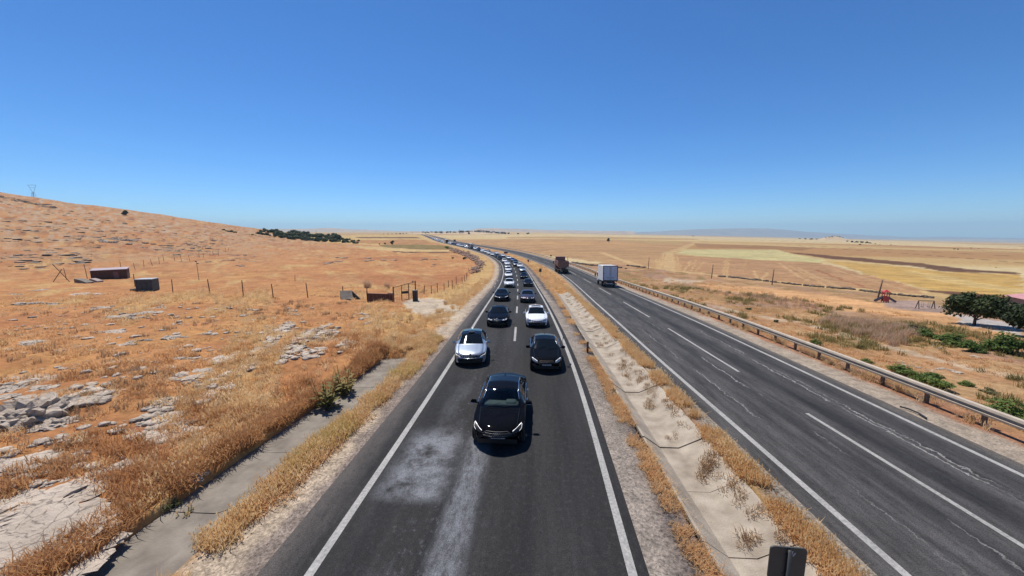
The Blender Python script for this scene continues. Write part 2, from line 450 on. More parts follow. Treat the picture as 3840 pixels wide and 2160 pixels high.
def clear_glass(name, tint, gloss=.12):
    m, nt, N, L, P = _new(name)
    N.remove(P)
    fr = N.new('ShaderNodeFresnel'); fr.inputs[0].default_value = 1.28
    g = N.new('ShaderNodeBsdfGlossy'); g.inputs['Roughness'].default_value = .03
    t = N.new('ShaderNodeBsdfTransparent')
    n = N.new('ShaderNodeTexNoise'); n.inputs['Scale'].default_value = 2
    mx = N.new('ShaderNodeMix'); mx.data_type = 'RGBA'; mx.inputs[6].default_value = (*tint, 1); mx.inputs[7].default_value = (*tuple(v * .9 for v in tint), 1)
    L.new(n.outputs['Fac'], mx.inputs[0]); L.new(mx.outputs[2], t.inputs[0])
    ms = N.new('ShaderNodeMixShader'); L.new(fr.outputs[0], ms.inputs[0]); L.new(t.outputs[0], ms.inputs[1]); L.new(g.outputs[0], ms.inputs[2])
    L.new(ms.outputs[0], N['Material Output'].inputs[0])
    return m
M = {}
M['ground'] = ground_material()
M['asphaltL'] = asphalt_material('asphalt_worn', 'L')
M['asphaltR'] = asphalt_material('asphalt_cracked', 'R')
M['line'] = paint_line_material()
M['concrete'] = pm('concrete', (.37, .315, .245), .92, var=.12, scale=1.6, bump=.4, bscale=22, c2=(.225, .182, .135))
M['concrete_old'] = pm('concrete_old', (.205, .175, .138), .92, var=.25, scale=1.7, bump=.35, bscale=18, c2=(.135, .112, .088))
M['rock'] = rock_material('limestone', (.54, .45, .36), (.41, .335, .26), (.085, .07, .058))
M['rock_red'] = rock_material('reddish_stone', (.42, .29, .22), (.33, .22, .165), (.14, .085, .065))
M['rock_dark'] = rock_material('dark_stone', (.16, .12, .09), (.10, .078, .06), (.05, .04, .032))
M['grass_o'] = leaf_material('dry_grass_orange', (.60, .325, .14), (.76, .53, .28), .55)
M['grass_s'] = leaf_material('dry_grass_straw', (.84, .68, .42), (.70, .46, .21), .55)
M['weed'] = leaf_material('olive_weed', (.20, .18, .06), (.36, .27, .10), .35)
M['weed_y'] = leaf_material('yellow_olive_weed', (.52, .42, .14), (.66, .48, .20), .45)
M['grass_r'] = leaf_material('rust_brown_weeds', (.44, .215, .085), (.58, .33, .15), .45)
M['twig'] = leaf_material('dry_twigs', (.34, .215, .115), (.46, .31, .18), .2)
M['twig_grey'] = leaf_material('grey_pink_twigs', (.62, .43, .28), (.50, .33, .21), .35)
M['leaf'] = leaf_material('green_leaf', (.066, .115, .022), (.16, .21, .05), .35)
M['leaf_dark'] = leaf_material('dark_green_leaf', (.026, .042, .014), (.058, .078, .024), .25)
M['leaf_olive'] = leaf_material('olive_leaf', (.09, .095, .035), (.17, .15, .06), .2)
M['bark'] = pm('bark', (.11, .08, .055), .9, var=.35, scale=9, bump=.5, stretch=(1, 1, .25))
M['steel'] = pm('galvanised_steel', (.44, .37, .285), .6, metal=0.0, var=.15, scale=3)
M['steel_dark'] = pm('weathered_steel', (.16, .12, .09), .7, metal=.3, var=.3, scale=8)
M['rust'] = pm('rusty_iron', (.115, .055, .035), .85, var=.4, scale=9, bump=.2)
M['rust_red'] = pm('rust_red_sheet', (.20, .095, .085), .75, var=.25, scale=4, bump=.15)
M['wood'] = pm('weathered_wood', (.15, .095, .06), .9, var=.35, scale=12, stretch=(1, 1, .15), bump=.3)
M['black'] = pm('black_plastic', (.012, .012, .013), .45, var=.2)
M['tyre'] = pm('tyre_rubber', (.018, .018, .018), .85, var=.25, scale=14)
M['rim'] = pm('alloy_rim', (.48, .48, .50), .35, metal=.8, var=.1)
M['chrome'] = pm('chrome', (.82, .83, .85), .12, metal=1.0, var=.04)
M['glass'] = pm('dark_car_glass', (.006, .008, .010), .03, var=.1, spec=.22)
M['glass_clear'] = clear_glass('tinted_windscreen', (.42, .47, .47))
M['lamp_glass'] = pm('headlamp_lens', (.30, .32, .34), .08, metal=.4, var=.15, scale=18, coat=.8)
M['drl'] = pm('daytime_lamp', (1.0, .97, .92), .3, var=.01, emit=.5)
M['plate'] = pm('number_plate_white', (.62, .63, .66), .5, var=.06)
M['plate_blue'] = pm('number_plate_blue', (.02, .05, .30), .5, var=.05)
M['dash'] = pm('dashboard_grey', (.19, .23, .215), .7, var=.1)
M['seat'] = pm('seat_leather', (.03, .03, .032), .6, var=.2)
M['red_lamp'] = pm('tail_lamp', (.35, .02, .02), .2, var=.1, coat=.5)
# ------------------------------------------------------------------ object helpers
def tag(o, label=None, cat=None, group=None, kind=None):
    if label: o['label'] = label
    if cat: o['category'] = cat
    if group: o['group'] = group
    if kind: o['kind'] = kind
    return o
def link(name, me, mat=None, parent=None, smooth=False):
    o = bpy.data.objects.new(name, me); col.objects.link(o)
    if mat is not None and not me.materials: me.materials.append(mat)
    if parent is not None: o.parent = parent
    if smooth: me.polygons.foreach_set('use_smooth', [True] * len(me.polygons))
    return o
def mesh(name, v, f, mat=None, smooth=False):
    me = bpy.data.meshes.new(name)
    me.from_pydata([tuple(map(float, p)) for p in v], [], f)
    if mat is not None: me.materials.append(mat)
    if smooth: me.polygons.foreach_set('use_smooth', [True] * len(me.polygons))
    me.update()
    return me
def empty(name, loc, rz=0.0):
    o = bpy.data.objects.new(name, None); col.objects.link(o)
    o.location = loc; o.rotation_euler = (0, 0, rz); o.empty_display_size = .3
    return o
def grid_mesh(name, V, nu, nv, mat=None, uv=None, smooth=True):
    """V: (nu*nv,3) rows of nv"""
    me = bpy.data.meshes.new(name)
    i = np.arange(nu - 1)[:, None] * nv + np.arange(nv - 1)[None, :]
    q = np.stack([i, i + nv, i + nv + 1, i + 1], -1).reshape(-1, 4)
    nf = len(q)
    me.vertices.add(len(V)); me.vertices.foreach_set('co', np.ascontiguousarray(V, np.float32).ravel())
    me.loops.add(nf * 4); me.loops.foreach_set('vertex_index', q.astype(np.int32).ravel())
    me.polygons.add(nf); me.polygons.foreach_set('loop_start', np.arange(0, nf * 4, 4, dtype=np.int32))
    me.polygons.foreach_set('loop_total', np.full(nf, 4, np.int32))
    if smooth: me.polygons.foreach_set('use_smooth', np.ones(nf, bool))
    if uv is not None:
        l = me.uv_layers.new(name='UVMap'); l.data.foreach_set('uv', np.ascontiguousarray(uv[q.ravel()], np.float32).ravel())
    me.update(); me.validate()
    if mat is not None: me.materials.append(mat)
    return me
class MB:
    """collects simple solids into one mesh"""
    def __init__(s): s.v = []; s.f = []
    def add(s, v, f):
        n = len(s.v); s.v += [tuple(p) for p in v]; s.f += [tuple(i + n for i in q) for q in f]; return s
    def box(s, c, d, rot=None, taper=None):
        x, y, z = d[0] / 2, d[1] / 2, d[2] / 2
        p = [Vector((sx * x, sy * y, sz * z)) for sz in (-1, 1) for sy in (-1, 1) for sx in (-1, 1)]
        if taper:
            for q in p[4:]: q.x *= taper[0]; q.y *= taper[1]
        if rot is not None: p = [rot @ q for q in p]
        p = [q + Vector(c) for q in p]
        return s.add(p, [(0, 2, 3, 1), (4, 5, 7, 6), (0, 1, 5, 4), (2, 6, 7, 3), (0, 4, 6, 2), (1, 3, 7, 5)])
    def bbox(s, c, d, b=.03, rot=None):
        """box with chamfered vertical and horizontal edges"""
        x, y, z = d[0] / 2, d[1] / 2, d[2] / 2
        b = min(b, x * .9, y * .9, z * .9)
        ring = lambda hx, hy, zz: [Vector((sx, sy, zz)) for sx, sy in ((hx - b, -hy), (hx, -hy + b), (hx, hy - b), (hx - b, hy), (-hx + b, hy), (-hx, hy - b), (-hx, -hy + b), (-hx + b, -hy))]
        R_ = [ring(x - b, y - b, -z), ring(x, y, -z + b), ring(x, y, z - b), ring(x - b, y - b, z)]
        p = [q for r in R_ for q in r]
        if rot is not None: p = [rot @ q for q in p]
        p = [q + Vector(c) for q in p]
        f = [tuple(range(7, -1, -1)), tuple(range(24, 32))]
        for k in range(3):
            for i in range(8):
                j = (i + 1) % 8
                f.append((k * 8 + i, k * 8 + j, k * 8 + 8 + j, k * 8 + 8 + i))
        return s.add(p, f)
    def tube(s, pts, r, n=6, cap=True):
        pts = [Vector(p) for p in pts]
        rr = r if isinstance(r, (list, tuple)) else [r] * len(pts)
        P = []
        for i, p in enumerate(pts):
            a = pts[max(i - 1, 0)]; b = pts[min(i + 1, len(pts) - 1)]
            d = (b - a).normalized() if (b - a).length > 1e-9 else Vector((0, 0, 1))
            u = d.cross(Vector((0, 0, 1)) if abs(d.z) < .9 else Vector((1, 0, 0))).normalized(); w = d.cross(u)
            P += [p + (u * math.cos(2 * math.pi * k / n) + w * math.sin(2 * math.pi * k / n)) * rr[i] for k in range(n)]
        f = []
        for i in range(len(pts) - 1):
            for k in range(n):
                j = (k + 1) % n
                f.append((i * n + k, i * n + j, (i + 1) * n + j, (i + 1) * n + k))
        if cap: f += [tuple(range(n - 1, -1, -1)), tuple(range((len(pts) - 1) * n, len(pts) * n))]
        return s.add(P, f)
    def lathe(s, prof, n=20, axis='x', c=(0, 0, 0)):
        P = []; c = Vector(c)
        for r, h in prof:
            for k in range(n):
                a = 2 * math.pi * k / n
                q = (h, r * math.cos(a), r * math.sin(a)) if axis == 'x' else ((r * math.cos(a), h, r * math.sin(a)) if axis == 'y' else (r * math.cos(a), r * math.sin(a), h))
                P.append(Vector(q) + c)
        f = []
        for i in range(len(prof) - 1):
            for k in range(n):
                j = (k + 1) % n
                f.append((i * n + k, i * n + j, (i + 1) * n + j, (i + 1) * n + k))
        return s.add(P, f)
    def mesh(s, name, mat, smooth=False): return mesh(name, s.v, s.f, mat, smooth)
    def build(s, name, mat, parent=None, smooth=False): return link(name, s.mesh(name, mat, smooth), None, parent)

# ------------------------------------------------------------------ colours of the land (reflectance)
def alb(r, g, b):
    c = np.array(lin(r, g, b)) / np.array((1.72, 1.66, 1.60))
    return c
def poly_px(pts):
    return np.array([hit(u, v) for u, v in pts])
def inside_poly(P, X, Y):
    r = np.zeros(X.shape, bool); n = len(P); j = n - 1
    for i in range(n):
        xi, yi = P[i]; xj, yj = P[j]
        c = ((yi > Y) != (yj > Y)) & (X < (xj - xi) * (Y - yi) / (yj - yi + 1e-12) + xi)
        r ^= c; j = i
    return r
def dist_line(P, X, Y):
    d = np.full(X.shape, 1e9)
    for (ax, ay), (bx, by) in zip(P[:-1], P[1:]):
        dx, dy = bx - ax, by - ay
        u = np.clip(((X - ax) * dx + (Y - ay) * dy) / (dx * dx + dy * dy + 1e-9), 0, 1)
        d = np.minimum(d, np.hypot(X - ax - u * dx, Y - ay - u * dy))
    return d
FIELDS = [   # outline in photo pixels, colour
    ([(1560, 884), (1900, 879), (2400, 882), (2900, 893), (3400, 905), (3840, 925), (3840, 935), (3300, 918), (2700, 902), (2100, 890), (1620, 891)], (226, 196, 142)),
    ([(1700, 899), (2000, 896), (2300, 899), (2600, 906), (2580, 920), (2550, 938), (2530, 962), (2555, 1014), (2440, 1000), (2330, 982), (2180, 965), (2000, 945), (1850, 925), (1720, 908)], (196, 152, 104)),
    ([(1800, 911), (2050, 906), (2300, 909), (2500, 917), (2300, 920), (2000, 916)], (205, 158, 104)),
    ([(1900, 889), (2300, 889), (2600, 895), (2620, 899), (2200, 896), (1900, 894)], (196, 156, 104)),
    ([(2300, 899), (2560, 905), (2555, 918), (2400, 912)], (196, 160, 104)),
    ([(2600, 912), (2760, 918), (2900, 922), (3060, 930), (3000, 938), (2800, 931), (2620, 927)], (170, 126, 82)),
    ([(2555, 932), (2921, 935), (2937, 947), (3100, 975), (3076, 985), (2704, 965), (2542, 951)], (214, 196, 136)),
    ([(2524, 955), (2704, 965), (2921, 977), (3076, 985), (3304, 1042), (3475, 1085), (3430, 1098), (3040, 1064), (2800, 1038), (2555, 1014)], (192, 144, 100)),
    ([(2935, 946), (3100, 957), (3240, 968), (3440, 986), (3620, 1007), (3840, 1023), (3840, 1029), (3560, 1017), (3420, 996), (3110, 969), (3020, 957)], (112, 74, 52)),
    ([(3105, 979), (3400, 999), (3560, 1019), (3840, 1030), (3840, 1113), (3506, 1083), (3304, 1042)], (212, 168, 92)),
    ([(3400, 1010), (3600, 1040), (3840, 1085), (3840, 1100), (3500, 1050)], (222, 186, 118)),
    ([(3470, 1084), (3650, 1095), (3840, 1112), (3840, 1122), (3600, 1108)], (104, 66, 46)),
    ([(3430, 1099), (3475, 1087), (3600, 1108), (3840, 1123), (3840, 1140), (3560, 1122)], (214, 176, 118)),
    ([(2590, 1062), (2860, 1074), (3100, 1104), (3300, 1138), (3560, 1172), (3584, 1206), (3840, 1256), (3840, 1275), (3500, 1200), (3240, 1168), (3100, 1150), (2900, 1107), (2700, 1085)], (232, 176, 120)),
    ([(3290, 1128), (3420, 1125), (3560, 1150), (3545, 1172), (3300, 1142)], (178, 150, 134)),
    ([(3549, 1173), (3840, 1212), (3840, 1254), (3584, 1206)], (224, 212, 200)),
    ([(2480, 1040), (2640, 1052), (2600, 1062), (2480, 1056)], (205, 180, 150)),
    # left of the road, beyond the rise
    ([(1117, 884), (1335, 879), (1560, 880), (1600, 890), (1560, 905), (1420, 918), (1200, 905)], (216, 178, 112)),
    ([(1335, 889), (1560, 889), (1580, 894), (1340, 893)], (122, 82, 58)),
    ([(1300, 900), (1500, 897), (1600, 900), (1620, 915), (1500, 916), (1340, 912)], (194, 140, 88)),
    ([(1420, 919), (1560, 916), (1690, 922), (1700, 936), (1560, 934), (1430, 928)], (146, 124, 72)),
    ([(1330, 922), (1425, 926), (1560, 935), (1700, 938), (1690, 945), (1500, 943), (1340, 930)], (222, 186, 126)),
    ([(1470, 942), (1560, 944), (1690, 946), (1690, 949), (1480, 946)], (90, 62, 46)),
]
TRACKS = [   # pale wheel tracks and headlands: photo pixels, width in metres, colour
    ([(2257, 941), (2351, 981), (2404, 997), (2500, 1010), (2555, 1017), (2800, 1043), (3040, 1068), (3300, 1096), (3440, 1105)], 3.2, (228, 188, 130)),
    ([(2100, 939), (2257, 941)], 2.0, (214, 170, 112)),
    ([(2589, 918), (2560, 930), (2510, 948), (2500, 953)], 6.0, (216, 180, 124)),
    ([(2487, 953), (2483, 985), (2480, 1004)], .8, (224, 184, 126)),
    ([(2500, 953), (2493, 975), (2495, 1003)], .8, (224, 184, 126)),
    ([(2514, 952), (2513, 1010)], 3.2, (222, 184, 128)),
    ([(2462, 968), (2462, 990), (2470, 1002)], .7, (220, 180, 122)),
    ([(2475, 968), (2472, 1000)], .7, (220, 180, 122)),
    ([(2524, 957), (2545, 1010)], .7, (216, 172, 116)),
    ([(2536, 957), (2556, 1012)], .7, (216, 172, 116)),
    ([(2590, 975), (2568, 1014)], .8, (220, 178, 122)),
    ([(2610, 975), (2595, 1015)], .6, (216, 172, 116)),
    ([(2640, 980), (2610, 1016)], .6, (212, 168, 112)),
    ([(2722, 972), (2712, 1028)], .7, (218, 174, 118)),
    ([(2732, 972), (2726, 1028)], .7, (218, 174, 118)),
    ([(2750, 990), (2790, 993)], .9, (220, 178, 122)),
    ([(2800, 975), (2790, 1000)], .5, (210, 164, 108)),
    ([(2825, 1015), (2842, 1045)], .7, (222, 180, 124)),
    ([(2878, 1020), (2855, 1045)], .7, (222, 180, 124)),
    ([(2921, 985), (2960, 1010), (3030, 1052)], .9, (220, 178, 124)),
    ([(2950, 990), (3040, 1035), (3110, 1072)], .8, (216, 172, 118)),
    ([(2990, 1000), (3120, 1060), (3190, 1088)], 1.0, (216, 174, 122)),
    ([(3060, 1010), (3200, 1060), (3330, 1098)], .8, (164, 100, 66)),
    ([(3130, 1010), (3260, 1045), (3420, 1090)], .9, (214, 170, 120)),
    ([(2580, 1122), (2766, 1163), (3000, 1212), (3200, 1257), (3440, 1322), (3650, 1378), (3840, 1414)], 1.1, (216, 190, 158)),
    ([(1600, 880), (1800, 886), (2100, 884)], 12, (212, 170, 112)),
    ([(2600, 905), (2900, 915), (3300, 935), (3840, 965)], 4, (120, 88, 58)),
    ([(2560, 897), (2900, 902), (3400, 922), (3840, 948)], 6, (132, 100, 66)),
    ([(3000, 925), (3400, 948), (3840, 985)], 3, (110, 78, 52)),
    ([(1120, 893), (1300, 905), (1420, 921)], 2.5, (226, 190, 130)),
]
def ground_colour(X, Y, Z):
    tl, sl = LEFT.locate(X, Y); tr, sr = RIGHT.locate(X, Y); tm, sm = MID.locate(X, Y)
    n1 = fbm(X / 7, Y / 7, 31, 4); n2 = fbm(X / 2.2, Y / 2.2, 41, 4); n3 = fbm(X / 28, Y / 28, 51, 3)
    nS = fbm((X * .85 + Y * .5) / 3.2, (Y * .85 - X * .5) / 16, 61, 4)
    C = np.empty(X.shape + (3,))
    grit = np.full(X.shape, .15)
    def put(mask, c, g=None):
        nonlocal C, grit
        m = np.clip(mask, 0, 1)[..., None]
        C = C * (1 - m) + np.asarray(c) * m
        if g is not None: grit = grit * (1 - m[..., 0]) + g * m[..., 0]
    straw = alb(222, 188, 128)
    C[:] = straw
    # far plain: long thin strips of stubble and fallow
    far = fbm(X / 900 + 3, Y / 160, 71, 4)
    put(sstep(.40, .60, far) * .8, alb(206, 166, 108))
    put(sstep(.56, .66, far) * .8, alb(190, 140, 90))
    put(sstep(.38, .32, far) * .7, alb(232, 206, 156))
    # field to the left of the road: rust-orange dry grass
    left = np.where((tl < 0) & (Y < 420), 1.0, 0) * (1 - sstep(330, 400, Y))
    put(left, alb(210, 148, 93))
    put(left * sstep(.50, .68, n1) * .75, alb(214, 156, 94))
    put(left * sstep(.54, .72, nS) * .8, alb(222, 178, 116))
    put(left * sstep(.46, .34, n2) * .5, alb(184, 120, 76))
    put(left * sstep(.58, .74, n3) * .5, alb(180, 112, 72))
    up = left * sstep(-55, -190, X) * sstep(40, 130, Y)
    put(up * sstep(.42, .60, n1) * .75, alb(198, 156, 116))
    put(up * sstep(.56, .68, n2) * sstep(-120, -300, X) * .7 + up * sstep(.60, .70, n2) * .4, alb(206, 176, 144))
    put(up * sstep(.38, .32, n2) * .45, alb(142, 100, 74))
    # scrub to the right of the guard rail
    scr = np.where((tr > 5.5) & (Y < 160), 1.0, 0) * (1 - sstep(40, 62, tr - 0.0 * Y))
    put(scr, alb(194, 146, 102))
    put(scr * sstep(.50, .62, n2) * .7, alb(208, 168, 120))
    put(scr * sstep(.48, .38, n1) * .6, alb(158, 120, 74))
    put(scr * sstep(.56, .66, fbm(X / 5, Y / 9, 81, 3)) * .6, alb(182, 142, 118))
    put(scr * sstep(.62, .70, fbm(X / 3, Y / 6, 83, 3)) * .7, alb(140, 124, 70))
    jx = (fbm(X / 6, Y / 6, 91, 3) - .5) * 2; jy = (fbm(X / 6, Y / 6, 97, 3) - .5) * 2
    dd = np.clip(np.hypot(X, Y) / 60, 0, 3)
    for pts, c in FIELDS:
        P = poly_px(pts)
        m = sum(inside_poly(P, (X + jx * dd) * (1 + e) + g * np.maximum(.4, Y * .004), (Y + jy * dd) * (1 + e)) for e, g in ((.006, .5), (-.006, -.5), (.002, -.5), (-.002, .5), (0, 0))) / 5.0
        put(m * (.86 + .14 * n1), alb(*c))
        fur = fbm((X * .4 + Y) / 2.5, (X - Y * .4) / 60, 101, 3)
        put(m * sstep(.50, .64, fur) * .5, alb(*c) * 1.25)
        put(m * sstep(.47, .36, fur) * .45, alb(*c) * .76)
    for pts, w, c in TRACKS:
        P = poly_px(pts)
        d = dist_line(P, X + jx * .8, Y + jy * .8)
        put(sstep(w * .75, w * .35, d) * (.55 + .5 * n2), alb(*c))
    # road corridor
    nb = (fbm(X / 1.1, Y / 1.1, 111, 4) - .5)
    near = 1 - sstep(700, 1200, Y)
    j = nb * 1.3
    verge = (tl > -12.5) & (tl < 0)
    put(sstep(-16, -9.5, tl + j * 2) * verge * sstep(22, 40, Y) * near * .85, alb(220, 180, 116))
    put(sstep(-7.4, -6.6, tl + j) * verge * near, alb(206, 156, 104), .4)
    put(sstep(-6.5, -5.8, tl + j) * verge * near, alb(212, 188, 160), .9)
    put(sstep(-5.25, -4.85, tl + j * .8) * verge * near, alb(166, 147, 132), 1.0)
    med = (tl > 3) & (tr < -3)
    put(med * near, alb(212, 164, 102), .3)
    put(med * near * sstep(.5, .62, n2), alb(200, 134, 78), .3)
    put(med * near * sstep(6.2, 5.0, tl + j * .7), alb(146, 130, 118), 1.0)
    put(med * near * sstep(5.7, 4.9, tl + j * .5) * sstep(4.6, 5.0, tl + j * .5) * .75, alb(84, 78, 78), 1.0)
    put(med * near * sstep(4.9, 4.2, tl + j * .5), alb(176, 160, 144), .9)
    put(med * near * sstep(-5.2, -4.4, tr + j * .7), alb(170, 154, 136), .9)
    rs = (tr > 2.5) & (tr < 9)
    put(rs * near * sstep(7.4, 6.2, tr + j * .6), alb(184, 128, 92), .7)
    put(rs * near * sstep(6.0, 5.4, tr + j * .5), alb(192, 172, 150), .6)
    for P in ([(930, 1345), (1000, 1285), (1080, 1215), (1105, 1225), (1060, 1275), (980, 1345), (930, 1400), (900, 1390)], [(1030, 1330), (1150, 1260), (1235, 1215), (1275, 1235), (1260, 1280), (1200, 1345), (1110, 1345), (1040, 1370)],
              [(520, 1560), (620, 1510), (740, 1480), (790, 1480), (720, 1560), (580, 1610)], [(240, 1520), (330, 1480), (420, 1480), (400, 1530), (280, 1545)], [(700, 1480), (860, 1380), (930, 1380), (860, 1450), (760, 1500)], [(0, 1830), (330, 1830), (420, 1960), (330, 2120), (100, 2160), (0, 2160)], [(0, 1420), (180, 1420), (200, 1500), (60, 1530), (0, 1530)]):
        m = inside_poly(poly_px(P), X + jx * 1.2, Y + jy * 1.2)
        put(m * sstep(.36, .52, n2) * .85, alb(208, 182, 154), .7)
    m = inside_poly(poly_px([(450, 1640), (560, 1590), (720, 1560), (830, 1560), (800, 1610), (640, 1690), (520, 1700)]), X + jx, Y + jy)
    put(m * .6, alb(176, 118, 92), .8)
    # bare trodden entrance by the gate
    E = poly_px([(1500, 1140), (1580, 1116), (1660, 1120), (1740, 1165), (1700, 1200), (1600, 1195), (1520, 1165)])
    put(inside_poly(E, X + jx * .8, Y + jy * .8) * 1.0, alb(220, 196, 166), .4)
    return C, grit

# ------------------------------------------------------------------ the ground sheet
def build_ground():
    az = np.concatenate([np.linspace(-180, -66, 39)[:-1], np.linspace(-66, -58, 17)[:-1], np.linspace(-58, 58, 900), np.linspace(58, 66, 17)[1:], np.linspace(66, 180, 39)[1:]])
    r = [3.0]
    while r[-1] < 15000:
        d = r[-1]
        r.append(d + max(d * min(.026, 1.15 * d / (381 * 7.4) ), .05))
    r = np.array(r)
    a = np.radians(az)
    X = r[:, None] * np.sin(a)[None, :]; Y = r[:, None] * np.cos(a)[None, :]
    Z = terrain(X.ravel(), Y.ravel()).reshape(X.shape)
    C, G = ground_colour(X, Y, Z)
    V = np.stack([X, Y, Z], -1).reshape(-1, 3)
    # orientation: rings outward, azimuth clockwise -> face up
    me = grid_mesh('ground', V, len(r), len(az), M['ground'])
    ca = me.color_attributes.new('Col', 'FLOAT_COLOR', 'POINT')
    ca.data.foreach_set('color', np.concatenate([C.reshape(-1, 3), np.ones((len(V), 1))], 1).astype(np.float32).ravel())
    ga = me.attributes.new('Grit', 'FLOAT', 'POINT'); ga.data.foreach_set('value', G.ravel().astype(np.float32))
    me.flip_normals()
    o = link('ground', me); tag(o, kind='structure')
    return o
ground = build_ground()

# ------------------------------------------------------------------ roads
def s_of(path, y): return float(np.interp(y, path.p[:, 1], path.s))
def samples(path, y0, y1):
    s0, s1 = s_of(path, y0), s_of(path, y1); out = [s0]
    while out[-1] < s1:
        y = float(np.interp(out[-1], path.s, path.p[:, 1]))
        out.append(out[-1] + float(np.clip(abs(y) * .02, .8, 12)))
    return np.array(out)
def strip(path, ss, offs, zs, name, mat):
    offs = np.asarray(offs, float); zs = np.asarray(zs, float)
    V = []; U = []
    for o, z in zip(offs, zs):
        x, y = path.at(ss, o); V.append(np.stack([x, y, base(y) + z], 1)); U.append(np.stack([np.full(len(ss), o), ss], 1))
    V = np.stack(V, 1).reshape(-1, 3); U = np.stack(U, 1).reshape(-1, 2)
    return grid_mesh(name, V, len(ss), len(offs), mat, U)
def flipped(me): me.flip_normals(); return me
sL = samples(LEFT, -30, 2500); sR = samples(RIGHT, -30, 2500)
OFFL = [-4.75, -4.6, -3.5, -1.75, 0, 1.75, 3.5, 3.75, 3.95]
road_l = link('road', flipped(strip(LEFT, sL, OFFL, [-.10, .0, 0, 0, 0, 0, 0, 0, -.08], 'road', M['asphaltL']))); tag(road_l, kind='structure')
road_r = link('road', flipped(strip(RIGHT, sR, [-4.15, -3.95, -2, 0, 2, 3.9, 4.3, 4.5], [-.08, 0, 0, 0, 0, 0, 0, -.1], 'road', M['asphaltR']))); tag(road_r, kind='structure')
for path, ss, o, par, w in ((LEFT, sL, -3.5, road_l, .2), (LEFT, sL, 3.5, road_l, .2), (RIGHT, sR, -3.5, road_r, .2), (RIGHT, sR, 3.55, road_r, .18)):
    link('edge_line', flipped(strip(path, ss, [o - w / 2, o + w / 2], [.006, .006], 'edge_line', M['line'])), parent=par)
def dash(path, y0, y1, off, par, w=.16):
    ss = np.linspace(s_of(path, y0), s_of(path, y1), 6)
    link('lane_dash', flipped(strip(path, ss, [off - w / 2, off + w / 2], [.006, .006], 'lane_dash', M['line'])), parent=par)
for k in range(1, 28): dash(LEFT, 2.6 + 11.75 * k, 7.3 + 11.75 * k, .06, road_l, .17 if k < 8 else .2)
for a, b in [(-16, -6), (4.5, 14.8), (19.7, 30.3), (35.4, 46.8), (56, 68.5), (79.7, 90.5)] + [(102 + 23 * k, 113 + 23 * k) for k in range(10)]:
    dash(RIGHT, a, b, .05, road_r, .15)
# worn shoulder marking at the bend
for k, (y0, y1, o) in enumerate(((70, 72, -4.3), (76, 79, -4.5), (84, 87, -4.4), (118, 123, -4.3), (130, 135, -4.3))): dash(LEFT, y0, y1, o, road_l, .12)

# ------------------------------------------------------------------ concrete drains
def slab_mesh(path, s0, s1, offs, zs, mat, th=.10, jit=0.0, shift=None):
    ss = np.linspace(s0, s1, 4); n = len(offs); offs0 = offs
    V = []
    for s in ss:
        for o, z in zip(offs, zs):
            x, y = path.at(s, o + (shift(s) if shift else 0)); V.append((x, y, float(base(y)) + z + jit))
    for s in ss:
        for o, z in zip(offs, zs):
            x, y = path.at(s, o + (shift(s) if shift else 0)); V.append((x, y, float(base(y)) + z - th + jit))
    f = []; m = len(ss) * n
    for i in range(len(ss) - 1):
        for k in range(n - 1):
            a = i * n + k
            f.append((a, a + 1, a + n + 1, a + n)); f.append((m + a, m + a + n, m + a + n + 1, m + a + 1))
    for i in range(len(ss) - 1):
        for k in (0, n - 1):
            a = i * n + k; q = (a, a + n, m + a + n, m + a)
            f.append(q if k == 0 else q[::-1])
    for k in range(n - 1):
        f.append((k, m + k, m + k + 1, k + 1)); a = (len(ss) - 1) * n + k; f.append((a, a + 1, m + a + 1, m + a))
    return mesh('slab', V, f, mat)
med_drain = empty('median_drain', (0, 0, 0)); tag(med_drain, kind='structure')
s = s_of(MID, -2)
while float(np.interp(s, MID.s, MID.p[:, 1])) < 62:
    ln = random.uniform(2.4, 2.8); y = float(np.interp(s, MID.s, MID.p[:, 1]))
    d = .48
    link('slab', slab_mesh(MID, s, s + ln - .035, [-1.0, -.92, -.34, .34, 1.22, 1.3], [-.06, -.07, -d, -d - .01, -.07, -.06], M['concrete'], .1, random.uniform(-.02, .02)), parent=med_drain)
    s += ln
left_drain = empty('roadside_drain', (0, 0, 0)); tag(left_drain, kind='structure')
s = s_of(LEFT, -6)
while float(np.interp(s, LEFT.s, LEFT.p[:, 1])) < 23:
    shf = lambda q: float(np.interp(np.interp(q, LEFT.s, LEFT.p[:, 1]), [5, 9, 14, 19, 24], [0, .05, .35, .75, .9]))
    link('slab', slab_mesh(LEFT, s, s + 2.97, [-9.05, -8.5, -7.45, -6.9, -6.5], [-.30, -.33, -.31, -.09, -.05], M['concrete_old'], .3, random.uniform(-.008, .008), shf), parent=left_drain)
    s += 3.0

